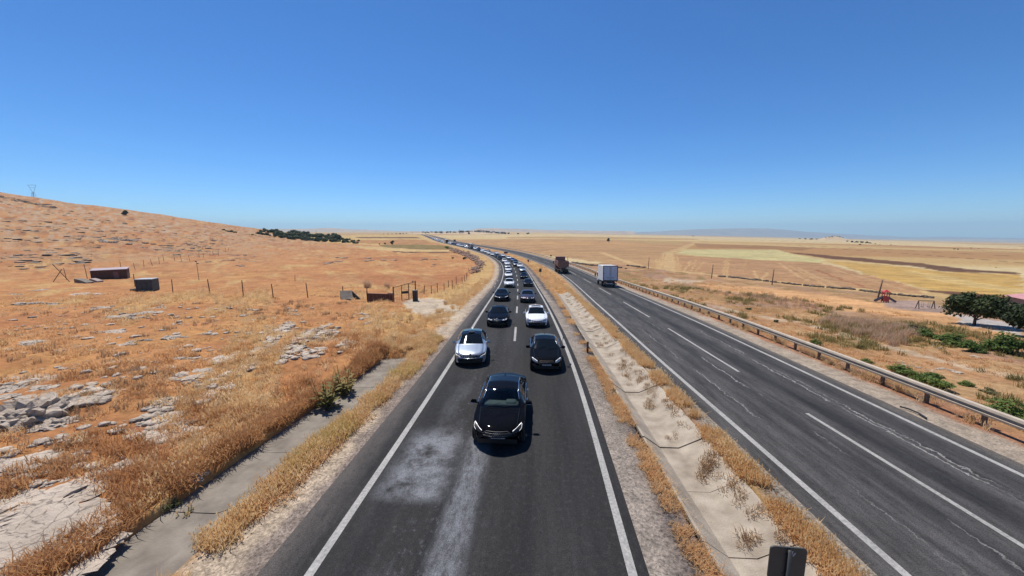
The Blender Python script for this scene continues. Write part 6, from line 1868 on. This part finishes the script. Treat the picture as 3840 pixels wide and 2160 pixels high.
instancer('lip_weeds', 'rust-brown weeds overhanging the edge of the roadside drain', t_ru, X, Y, terrain(X, Y), rng.uniform(.5, 1.25, len(X)), .35)
def d_rust(X, Y):
    tl, tr, ok = field_mask(X, Y)
    return ok & (rng.random(X.shape) < np.where(tl > -15, .75, .25) * sstep(.44, .58, fbm(X / 1.8, Y / 1.8, 151, 3)))
sprinkle('rust_weeds', 'dark rust-coloured weeds on the bank above the roadside drain', t_ru, 7000, (-58, -8, 8.5, 30), d_rust, (.5, 1.25))
for nm, lab, me, n, sd, sc_, cl in (('drain_edge_grass', 'orange dry grass strip between the roadside drain and the gravel', t_or, 1500, 7, (.5, 1.0), .36), ('drain_edge_straw', 'straw grass mixed into the strip beside the roadside drain', t_st, 1100, 17, (.4, .9), .40), ('drain_edge_weeds', 'yellow-olive weeds in the strip beside the roadside drain', tuft('yellow_tuft', M['weed_y'], 34, .40, .26, .010, 41, .9), 1100, 27, (.5, 1.05), .46)):
    yy = rng.uniform(4, 27, n); oo = rng.normal(-6.28, .20, n) + np.interp(yy, [5, 9, 14, 19, 24], [0, .05, .35, .62, .65])
    X, Y = LEFT.at(np.interp(yy, LEFT.p[:, 1], LEFT.s), oo); m = fbm(X * .8, Y * .8, sd, 3) > cl; X = X[m]; Y = Y[m]
    instancer(nm, lab, me, X, Y, base(Y) - .06, rng.uniform(*sc_, len(X)))
# weeds lodged in the joints and on the slabs of the median drain
wd = tuft('drain_weed', M['twig'], 26, .16, .30, .012, 9, 1.6)
WX = []; WY = []
for u, v, k in [(2345, 1345, 9), (2360, 1372, 9), (2350, 1318, 5), (2400, 1400, 6), (2430, 1432, 7), (2450, 1450, 5), (2400, 1385, 5), (2415, 1300, 3), (2430, 1478, 6), (2520, 1538, 5), (2555, 1560, 3), (2665, 1700, 10), (2650, 1715, 8), (2640, 1730, 5), (2740, 1800, 7), (2780, 1850, 5), (2830, 1900, 6), (2820, 1965, 5), (2940, 2000, 6), (2260, 1270, 6), (2320, 1250, 6), (2250, 1210, 6)]:
    for _ in range(k):
        x, y = hit(u + random.gauss(0, 14), v + random.gauss(0, 9)); WX.append(x); WY.append(y)
s = s_of(MID, 4)
for yy in np.arange(6, 60, 2.6):
    for _ in range(5):
        x, y = MID.at(s_of(MID, yy) + random.gauss(0, .12), random.uniform(.1, 1.25)); WX.append(float(x)); WY.append(float(y))
WX = np.array(WX); WY = np.array(WY); tmm, _ = MID.locate(WX, WY)
WZ = base(WY) + np.interp(tmm, [-1, -.92, -.34, .34, 1.22, 1.3], [-.06, -.07, -.47, -.47, -.07, -.05]) + .02
instancer('drain_weeds', 'small dead weeds growing on and between the slabs of the median drain', wd, WX, WY, WZ, rng.uniform(.35, .9, len(WX)))
# scrub beyond the guard rail
def d_scrub(X, Y):
    tr, _ = RIGHT.locate(X, Y)
    return (tr > 7.2) & (tr < 34) & (rng.random(X.shape) < sstep(.36, .6, fbm(X / 4, Y / 4, 121, 3)))
sprinkle('scrub_grass', 'brownish dry scrub grass between the guard rail and the fields', t_or, 9000, (8, 58, 18, 110), d_scrub, (.4, .9))
def d_scrub2(X, Y):
    tr, _ = RIGHT.locate(X, Y)
    return (tr > 7.0) & (tr < 30) & (rng.random(X.shape) < sstep(.46, .66, fbm(X / 3, Y / 6, 83, 3)))
sprinkle('olive_weeds', 'olive-green weeds in patches beyond the guard rail', tuft('olive_tuft', M['weed'], 26, .38, .3, .016, 12, .7), 7000, (10, 58, 18, 90), d_scrub2, (.6, 1.2))
tw = tuft('twig_tuft', M['twig_grey'], 40, .8, .35, .010, 15, .55)
TX = []; TY = []
Pz = poly_px([(3120, 1185), (3260, 1205), (3400, 1225), (3470, 1285), (3380, 1300), (3200, 1250), (3060, 1215)])
Pz2 = poly_px([(2640, 1090), (2900, 1105), (3080, 1150), (3000, 1160), (2820, 1125)])
for P_, n_ in ((Pz, 230), (Pz2, 90)):
    x0, y0 = P_.min(0); x1, y1 = P_.max(0); X = rng.uniform(x0, x1, 9000); Y = rng.uniform(y0, y1, 9000); m = inside_poly(P_, X, Y); TX.append(X[m][:n_]); TY.append(Y[m][:n_])
X = np.concatenate(TX); Y = np.concatenate(TY)
instancer('grey_scrub', 'grey-pink leafless scrub on the slope beyond the guard rail', tw, X, Y, terrain(X, Y), rng.uniform(.5, 1.1, len(X)))
def d_brown(X, Y):
    tl, tr, ok = field_mask(X, Y)
    return ok & (rng.random(X.shape) < sstep(.56, .68, fbm(X / 2.6 + 9, Y / 2.6, 131, 3)))
sprinkle('brown_weeds', 'dark brown dead weeds dotted through the left field', tuft('brown_tuft', M['twig'], 30, .34, .26, .010, 18, .8), 5200, (-58, 0, 8.5, 60), d_brown)

# ------------------------------------------------------------------ leafy plants
def leaf_cloud(name, mat, n, rx, ry, rz, leaf, seed, lobes=7, z0=0.0, fill=.35):
    """leaf-sized faces spread through a crown made of several uneven lobes, with gaps between them"""
    r = np.random.default_rng(seed)
    C = []
    for k in range(lobes):
        a = r.uniform(0, 6.283); q = math.sqrt(r.uniform(.05, 1)) * .62
        C.append((q * math.cos(a) * rx, q * math.sin(a) * ry, z0 + rz * r.uniform(.25, .85), r.uniform(.30, .52)))
    V = np.empty((n * 4, 3)); c = np.array(C)
    w = c[:, 3] ** 2; pick = r.choice(lobes, n, p=w / w.sum())
    d = r.normal(size=(n, 3)); d /= np.linalg.norm(d, axis=1)[:, None]
    rad = (1 - fill * r.random(n) ** 1.5) * (1 + .22 * (vnoise(d[:, 0] * 3 + pick, d[:, 1] * 3 + d[:, 2] * 2, seed) - .5) * 2)
    s = c[pick, 3]
    P = c[pick, :3] + d * (rad * s)[:, None] * np.array([rx, ry, rz * .62])
    P[:, 2] = np.maximum(P[:, 2], .02 + .1 * r.random(n))
    nrm = d + r.normal(0, .55, (n, 3)); nrm[:, 2] += .35; nrm /= np.linalg.norm(nrm, axis=1)[:, None]
    t = np.cross(nrm, r.normal(size=(n, 3))); t /= np.linalg.norm(t, axis=1)[:, None]; b = np.cross(nrm, t)
    L = leaf * r.uniform(.6, 1.35, n)[:, None]
    V[0::4] = P - t * L; V[1::4] = P + b * L * .55; V[2::4] = P + t * L; V[3::4] = P - b * L * .55
    me = bpy.data.meshes.new(name); me.vertices.add(n * 4); me.vertices.foreach_set('co', V.astype(np.float32).ravel())
    me.loops.add(n * 4); me.loops.foreach_set('vertex_index', np.arange(n * 4, dtype=np.int32)); me.polygons.add(n)
    me.polygons.foreach_set('loop_start', np.arange(0, n * 4, 4, dtype=np.int32)); me.polygons.foreach_set('loop_total', np.full(n, 4, np.int32))
    me.update(); me.materials.append(mat); return me
def limbs(h, r, seed, n=6, spread=1.0, top=.9):
    q = random.Random(seed); b = MB()
    p = [(0, 0, -.3), (q.uniform(-.05, .05) * h, q.uniform(-.05, .05) * h, h * .45), (q.uniform(-.08, .08) * h, q.uniform(-.06, .06) * h, h)]
    b.tube(p, [r * 1.15, r * .8, r * .4], 8)
    for k in range(n):
        a = 6.283 * k / n + q.uniform(-.4, .4); z = h * q.uniform(.45, .85); s = spread * q.uniform(.5, 1)
        b.tube([(p[1][0], p[1][1], z * .9), (math.cos(a) * s * .5, math.sin(a) * s * .5, z + h * .25), (math.cos(a) * s, math.sin(a) * s, z + h * q.uniform(.35, .6))], [r * .5, r * .3, r * .12], 5)
    return b
def tree(label, u, v, crown_me, trunk_me, sc, cat='tree', group=None, name='tree', rz=None):
    x, y = hit(u, v) if not isinstance(u, tuple) else u
    root = empty(name, (x, y, gz(x, y)), random.uniform(0, 6.28) if rz is None else rz); root.scale = (sc, sc, sc * random.uniform(.92, 1.08)) if not isinstance(sc, tuple) else sc
    tag(root, label, cat, group)
    link('crown', crown_me, None, root)
    if trunk_me: link('trunk', trunk_me, None, root)
    return root
# two broad trees at the right edge
y1 = hit(3655, 1213)
for (u, v, wpx, lab, sd) in [(3655, 1213, 200, 'broad dark green tree with short trunk near the right edge', 5), (3856, 1256, 190, 'dark green tree cut by the right edge of the picture', 8)]:
    x, y = hit(u, v); w = size_at(wpx, y) / 2 * .8
    me = leaf_cloud('crown', M['leaf_dark'], 9000, w * 1.15, w * 1.0, w * 1.15, .15, sd, 26, w * .34, .7)
    tree(lab, (x, y), 0, me, limbs(w * .55, .14, sd, 7, w * .6).mesh('trunk', M['bark'], True), 1.0, 'tree', 'trees beside the pink-roofed house')
BU = [leaf_cloud('foliage', M['leaf'], 1500, 1, .8, 1.25, .085, 30 + k, 9, 0, .6) for k in range(4)]
BD = [leaf_cloud('foliage', M['leaf_dark'], 1300, 1, .85, 1.3, .09, 40 + k, 6, 0, .5) for k in range(3)]
BO = [leaf_cloud('foliage', M['leaf_olive'], 900, 1, .8, .8, .09, 50 + k, 6, 0, .7) for k in range(3)]
STEM = limbs(.6, .05, 77, 7, .6).mesh('stems', M['bark'], True)
def bush(label, u, v, wpx, kind, hf=1.0, group='green bushes beyond the guard rail', name='bush'):
    x, y = hit(u, v); w = size_at(wpx, y) / 2
    root = empty(name, (x, y, gz(x, y) - .05), random.uniform(0, 6.28)); root.scale = (w, w, w * hf); tag(root, label, 'bush', group)
    link('foliage', random.choice(kind), None, root); link('stems', STEM, None, root)
    return root
bush('big rounded green bush below the right-edge trees', 3765, 1316, 150, BU, .8)
bush('low spreading green bush left of the big rounded bush', 3560, 1288, 130, BU, .55)
bush('dark low bush at the left end of the green thicket', 3475, 1262, 80, BU, .6)
bush('green bush touching the big rounded bush on its left', 3650, 1312, 110, BU, .6)
bush('sprawling green bush just beyond the guard rail, right of the white rocks', 3470, 1420, 130, BU, .55)
bush('dense green bush directly behind the guard rail, largest of the near row', 3535, 1448, 120, BU, .6)
bush('leafy green bush at the left of the near row behind the guard rail', 3390, 1392, 110, BU, .5)
bush('small green bush in bare soil right of the near row', 3625, 1432, 60, BU, .6)
bush('small yellowish green bush farther right on bare soil', 3722, 1462, 80, BO, .6)
bush('bright green bush cut by the right edge above the guard rail', 3805, 1560, 190, BU, .7)
bush('small green shrub beside the pale grass tuft', 3062, 1288, 50, BU, .8)
bush('tiny round dark shrub by the dirt track', 3226, 1298, 26, BD, 1.0)
bush('low green shrub behind the guard rail below the dirt track', 3255, 1348, 46, BU, .6)
bush('olive shrub at the foot of the orange bank', 2808, 1156, 30, BO, .8)
bush('grey-green shrub at the edge of the pink scrub', 3440, 1245, 80, BO, 1.0)
bush('tiny dark shrub in the middle of the dirt bank', 2910, 1205, 22, BD, .8)
bush('dark small bush in the field by the rubble bank', 1741, 973, 16, BD, 1.0, 'small dark bushes in the left field')
bush('dark dot of a bush left of the rubble bank', 1699, 970, 14, BD, .6, 'small dark bushes in the left field')
bush('dark green bush on the skyline of the hill', 470, 806, 34, BD, .8, 'small dark bushes in the left field')
bush('green patch of bush at the top of the rubble bank', 1675, 932, 26, BU, .5, 'small dark bushes in the left field')
bush('dead olive weed growing in the drain at lower left', 640, 1865, 90, BO, .9, 'weeds by the left drain')
bush('olive-green clump on the bedrock in the lower left corner', 385, 1930, 120, BO, .7, 'weeds by the left drain')
bush('brown-green clump overhanging the bedrock, lower of the two', 330, 1985, 110, BO, .6, 'weeds by the left drain')
# tall thistle by the drain
def thistle(label, u, v, hpx, sd):
    x, y = hit(u, v); h = size_at(hpx, y); r = random.Random(sd)
    root = empty('thistle', (x, y, gz(x, y))); tag(root, label, 'plant', 'tall thistles by the left drain')
    st = MB(); lf = MB(); hd = MB()
    for k in range(10):
        a = r.uniform(0, 6.28); s = h * r.uniform(.08, .34); hh = h * r.uniform(.7, 1.05)
        tip = (math.cos(a) * s, math.sin(a) * s, hh); st.tube([(0, 0, -.1), (tip[0] * .5, tip[1] * .5, hh * .5), tip], [.018, .013, .007], 5)
        for j in range(9):
            t = .12 + .8 * j / 9; c = Vector((tip[0] * t, tip[1] * t, hh * t)); b = r.uniform(0, 6.28); L = h * .26 * (1.25 - t)
            e = c + Vector((math.cos(b) * L, math.sin(b) * L, L * .35)); n = Vector((-math.sin(b), math.cos(b), 0)) * L * .30
            m = (c + e) / 2 + Vector((0, 0, L * .12)); lf.add([c, m + n, e, m - n], [(0, 1, 2, 3)])
        hd.lathe([(.004, -.03), (.024, 0), (.02, .03), (.004, .05)], 6, 'z', tip)
    st.build('stem', M['weed'], root); o = lf.build('leaves', M['weed'], root); o['kind'] = 'stuff'; hd.build('heads', M['grass_s'], root)['kind'] = 'stuff'
thistle('tall thistle plant with pale leaves casting a spiky shadow on the drain', 1222, 1500, 190, 1)
thistle('second thistle standing just behind the tall one by the drain', 1290, 1452, 165, 2)
thistle('spindly dead thistle at the edge of the drain near the bottom left', 700, 1885, 110, 3)
# leafless bushes by the gate
DB = tuft('twigs', M['twig_grey'], 150, 1.0, .35, .012, 21, 1.0)
for u, v, w, lab in [(1378, 1080, 40, 'round leafless grey bush above the rusty panel'), (1452, 1080, 30, 'smaller leafless grey bush behind the gate'), (1670, 1140, 20, 'dead dark weed beside the sandy entrance'), (1548, 1060, 12, 'tiny dead bush in the field above the gate')]:
    x, y = hit(u, v); s = size_at(w, y) * .9; root = empty('dead_bush', (x, y, gz(x, y))); root.scale = (s, s, s); tag(root, lab, 'bush', 'leafless bushes around the gate')
    link('twigs', DB, None, root); link('stems', STEM, None, root)
# far trees
FT = [leaf_cloud('crown', M['leaf_dark'], 700, 3.2, 3.0, 4.2, .45, 60 + k, 8, 1.0, .5) for k in range(4)]
FTR = limbs(3.0, .22, 5, 6, 1.8).mesh('trunk', M['bark'], True)
n_ = 0
belt = []
for k in range(105):
    u = random.uniform(975, 1345); t = (u - 985) / 360
    belt.append((u, float(np.interp(u, [840, 1000, 1100, 1345], [866, 891, 901, 915])), random.uniform(.7, 1.2) * (1.15 if 1040 < u < 1270 else .75), random.uniform(0, 70)))
belt += [(u, v, s_, 0) for u, v, s_ in ((850, 866, .7), (872, 870, .8), (890, 873, .7), (915, 876, .6), (940, 880, .6), (962, 884, .7))]
for u, v, s, back in belt:
    x, y = hit(u, v); y = min(y, 470); x = (u - CX) / F * y
    x *= (y + back) / y; y += back
    o = tree('dark green tree in the tree belt at the foot of the hill', (x, y), 0, random.choice(FT), FTR, s * y / 430, 'tree', 'tree belt at the foot of the hill'); o.scale.x *= 1.35; o.scale.y *= 1.2; o.location.z -= 1.9
for u, v, s, lab in [(2283, 909, .95, 'lone round tree in the middle of the brown field'), (1471, 918, .9, 'dark tree standing right of two shrubs before the green strip'), (1444, 918, .55, 'smaller round shrub left of the dark tree before the green strip'), (1423, 919, .4, 'smallest shrub at the left of the green strip'), (1757, 881, 1.0, 'tiny lone tree in the straw field beyond the bend')]:
    x, y = hit(u, v); tree(lab, (x, y), 0, random.choice(FT), FTR, s * min(y, 700) / 480, 'tree')
# ------------------------------------------------------------------ far things
def far_point(u, d, v=866):
    a, dy, dz = ray(u, v)
    return a / dy * d, d
def far_strip(name, prof, d, mat, depth=900):
    """a hill ridge: crest heights read from the skyline, with real distance, front and back slope"""
    us = np.arange(prof[0][0], prof[-1][0] + 1, 14.0); vs_ = np.interp(us, [p[0] for p in prof], [p[1] for p in prof])
    vs_ = vs_ + (fbm(us / 60, us * 0 + d / 100, 7, 4) - .5) * 3.0
    V = []
    rows = [(-1.0, -.35), (-.6, .18), (-.25, .66), (0, 1.0), (.4, .7), (1.0, -.35)]
    for k, h in rows:
        for u, v in zip(us, vs_):
            a = (u - CX) / F; dd = d + k * depth
            x = a * dd; crest = CAMH + d * (866 - v) / F * .99
            g = float(natural(x, dd)); n = float(fbm(np.array([x / 260]), np.array([dd / 200]), 3, 4)[0]) - .5
            z = g - 12 + max(0, h + n * .25 * (1 if 0 < h < 1 else 0)) * (crest - g + 12) if h > 0 else g - 14
            V.append((x, dd, z))
    me = grid_mesh(name, np.array(V), len(rows), len(us), mat); me.flip_normals()
    o = link(name, me); tag(o, kind='structure'); return o
M['hill_far'] = pm('far_hill_soil', (.24, .18, .13), .95, var=.3, scale=.004)
M['hill_mid'] = pm('near_hill_soil', (.36, .255, .165), .95, var=.3, scale=.01)
far_strip('mountain_ridge', [(2350, 872), (2440, 869), (2530, 864), (2620, 859), (2760, 856), (2860, 857), (2960, 864), (3060, 872), (3180, 879), (3320, 885), (3420, 890), (3540, 887), (3620, 890), (3760, 892), (3960, 897)], 10500, M['hill_far'], 1500)
far_strip('distant_hills', [(880, 866), (960, 860), (1060, 858), (1160, 859), (1240, 854), (1300, 858), (1400, 863), (1500, 866), (1640, 868), (1760, 864), (1790, 858), (1860, 855), (1880, 857), (1960, 859), (2060, 863), (2200, 865), (2380, 868)], 5200, M['hill_mid'], 900)
# village on the horizon
M['wall_w'] = pm('pale_wall', (.52, .47, .42), .9, var=.12); M['wall_t'] = pm('tan_wall', (.38, .29, .22), .9, var=.15); M['roof_t'] = pm('brown_roof', (.20, .11, .08), .9, var=.2); M['roof_g'] = pm('grey_roof', (.22, .21, .21), .9, var=.2)
hm = {}
for k, (w, dd, h) in enumerate(((11, 8, 5.2), (9, 8, 3.4), (13, 9, 6.4))):
    hm[k] = (MB().box((0, 0, h / 2 - .5), (w, dd, h + 1)).mesh('wall', M['wall_w'] if k != 1 else M['wall_t']),
             MB().add([(-w / 2 - .4, -dd / 2 - .4, h), (w / 2 + .4, -dd / 2 - .4, h), (w / 2 + .4, dd / 2 + .4, h), (-w / 2 - .4, dd / 2 + .4, h), (-w / 2 + 1.5, 0, h + 1.6), (w / 2 - 1.5, 0, h + 1.6)], [(0, 1, 5, 4), (1, 2, 5), (2, 3, 4, 5), (3, 0, 4), (3, 2, 1, 0)]).mesh('roof', M['roof_t'] if k != 1 else M['roof_g']),
             MB().box((-w * .25, -dd / 2 - .03, h * .55), (1.3, .1, 1.3)).mesh('window', M['glass']))
FT2 = [leaf_cloud('crown', M['leaf_dark'], 260, 4.5, 4.0, 4.6, .9, 90 + k, 6, .6, .5) for k in range(3)]
rr = random.Random(5)
for k in range(34):
    u = rr.choice([rr.uniform(1560, 1760), rr.uniform(1700, 1880), rr.uniform(1780, 1870)]); d = rr.uniform(1500, 1900); x, y = far_point(u, d); kk = rr.randrange(3)
    z = gz(x, y) + max(0, 9 - abs(u - 1790) / 14) + max(0, 5 - abs(u - 1640) / 30)
    root = empty('village_house', (x, y, z), rr.uniform(-.5, .5)); tag(root, 'small pale house in the hazy village on the horizon' if kk != 1 else 'small tan house in the hazy village on the horizon', 'house', 'village houses on the horizon' if kk != 1 else 'tan village houses on the horizon')
    for nm, me in zip(('wall', 'roof', 'window'), hm[kk]): link(nm, me, None, root)
for k in range(70):
    u = rr.choice([rr.uniform(1545, 1780), rr.uniform(1640, 1990), rr.uniform(1780, 1900)]); d = rr.uniform(1420, 1700); x, y = far_point(u, d)
    z = gz(x, y) + max(0, 9 - abs(u - 1790) / 14) + max(0, 5 - abs(u - 1640) / 30) - 1
    root = empty('village_tree', (x, y, z), rr.uniform(0, 6)); s = rr.uniform(.7, 1.5); root.scale = (s, s, s * .9); tag(root, 'hazy dark tree among the houses of the village on the horizon', 'tree', 'village trees on the horizon'); link('crown', rr.choice(FT2), None, root)
# village knoll
def knoll(name, u, d, rx, ry, h, mat):
    x0, y0 = far_point(u, d); V = []; n, m = 7, 26
    for i in range(n):
        q = i / (n - 1)
        for j in range(m):
            a = 2 * math.pi * j / (m - 1); x = x0 + rx * q * math.cos(a); y = y0 + ry * q * math.sin(a)
            V.append((x, y, float(natural(x, y)) - .6 + (h + .6) * (math.cos(q * math.pi) * .5 + .5) * (1 + .1 * math.sin(3 * a))))
    me = grid_mesh(name, np.array(V), n, m, mat); o = link(name, me); tag(o, kind='structure'); return o
knoll('terrain_knoll', 1790, 1650, 150, 260, 10, pm('straw_soil', (.42, .30, .17), .95, var=.2, scale=.02))
knoll('terrain_knoll', 1640, 1650, 190, 260, 6, pm('straw_soil', (.42, .30, .17)))
kd = 1500
kx, ky = far_point(3130, kd); kn = knoll('terrain_knoll', 3130, kd, 62, 90, size_at(15, kd), pm('straw_soil', (.42, .30, .17)))
kz = float(natural(kx, ky)) + size_at(15, kd)
for k, du in enumerate((-30, -18, -8, 2, 12, 22, 34)):
    x, y = far_point(3130 + du, kd); root = empty('knoll_tree', (x, y, kz - abs(du) * .12 - 1), k); s = (.75, .6, .9, .7, .85, .95, .6)[k]; root.scale = (s, s, s); tag(root, 'dark tree on top of the round knoll on the right horizon', 'tree', 'trees on the knoll'); link('crown', FT2[k % 3], None, root)
def far_row(label, group, lst, sc=1.0):
    for i, (u, v, s) in enumerate(lst):
        x, y = hit(u, v)
        if y > 2400: x, y = far_point(u, 2400)
        root = empty('far_tree', (x, y, gz(x, y) - .5), i); q = s * sc * y / 1500; root.scale = (q * 1.5, q, q); tag(root, label, 'tree', group); link('crown', FT2[i % 3], None, root)
far_row('dark tree in the row right of the knoll on the horizon', 'tree row right of the knoll', [(3178, 906, .9), (3195, 909, 1.2), (3212, 910, 1.3), (3230, 911, 1.4), (3250, 912, 1.3), (3262, 913, 1.0), (3226, 918, .9), (3282, 915, .6), (3300, 918, .5), (3340, 919, .6), (3356, 920, .4)])
far_row('dark tree in the row left of the knoll on the horizon', 'tree row left of the knoll', [(3000, 897, .8), (3020, 898, 1.0), (3042, 899, 1.2), (3062, 900, 1.1), (3080, 901, .9), (2560, 879, .7), (2580, 880, .8), (2600, 881, .7)])
far_row('low dark tree at the far right under the mountains', 'far right trees', [(3580, 935, .9), (3592, 936, .9), (3608, 935, .5), (3640, 931, .6), (3670, 933, .5)])
far_row('low green shrub on the dark field strip at the right', 'shrubs on the dark field strip', [(3712, 996, .20), (3735, 1001, .25), (3755, 1002, .22), (3770, 1008, .2)], 4.0)
far_row('tree in the dark grove left of the distant road', 'grove left of the distant road', [(1440, 879, .6), (1455, 879, .7), (1470, 879, .8), (1485, 878, .8), (1500, 878, .9), (1513, 878, 1.0), (1525, 877, .9), (1150, 880, .8), (1170, 880, .9), (1190, 881, 1.0), (1210, 881, 1.1), (1230, 881, 1.1), (1250, 881, .9), (1262, 881, .7), (1120, 879, .6)], .85)
# pylons and mast
def pylon(label, u, v0, v1, d, wide=.3, cat='pylon'):
    x, y = far_point(u, d, v1); z = gz(x, y); h = size_at(v1 - v0, d); w = h * .09
    root = empty('pylon', (x, y, z)); tag(root, label, cat)
    b = MB(); t = max(.10, h * .007)
    for sx in (-1, 1):
        for sy in (-1, 1): b.tube([(sx * w, sy * w, -1), (sx * w * .35, sy * w * .35, h * .62)], t, 4)
    for k in range(6):
        z0 = h * .1 * k; q = lerp(w, w * .35, z0 / (h * .62)); q2 = lerp(w, w * .35, (z0 + h * .1) / (h * .62)); b.tube([(-q, -q, z0), (q2, -q2, z0 + h * .1)], t * .6, 4); b.tube([(q, -q, z0), (-q2, -q2, z0 + h * .1)], t * .6, 4)
    b.build('tower_legs', M['steel_dark'], root)
    hd = MB(); W_ = h * wide
    for sx in (-1, 1): hd.tube([(0, 0, h * .55), (sx * W_, 0, h)], t, 4); hd.tube([(sx * w * .35, 0, h * .62), (sx * W_, 0, h)], t * .8, 4)
    hd.tube([(-W_ * 1.1, 0, h), (W_ * 1.1, 0, h)], t, 4); hd.tube([(-W_ * .6, 0, h * .86), (W_ * .6, 0, h * .86)], t * .7, 4)
    hd.build('cross_arm', M['steel_dark'], root)
    return root
pylon('grey lattice pylon with a V-shaped head on the hill at the far left', 128, 676, 742, 400, .22)
pylon('thin lattice mast on the skyline left of the tree belt', 882, 824, 868, 520, .06, 'mast')
pylon('tiny pylon on the horizon above the tree belt', 1185, 852, 868, 1500, .2)
pylon('thin tower rising from the hazy village', 1724, 850, 868, 1500, .08, 'mast')
# ------------------------------------------------------------------ haze
hz = MB().box((0, 0, 0), (1, 1, 1)).build('haze', None)
hz.scale = (34000, 34000, 560); hz.location = (0, 0, 280 - 275)
hm_ = bpy.data.materials.new('haze_air'); hm_.use_nodes = True; nt = hm_.node_tree
for n in list(nt.nodes): nt.nodes.remove(n)
out = nt.nodes.new('ShaderNodeOutputMaterial'); pv = nt.nodes.new('ShaderNodeVolumePrincipled')
pv.inputs['Color'].default_value = (.60, .85, 1.0, 1); pv.inputs['Density'].default_value = 9.5e-5; pv.inputs['Anisotropy'].default_value = .1
nt.links.new(pv.outputs[0], out.inputs['Volume'])
hz.data.materials.append(hm_); tag(hz, kind='stuff')
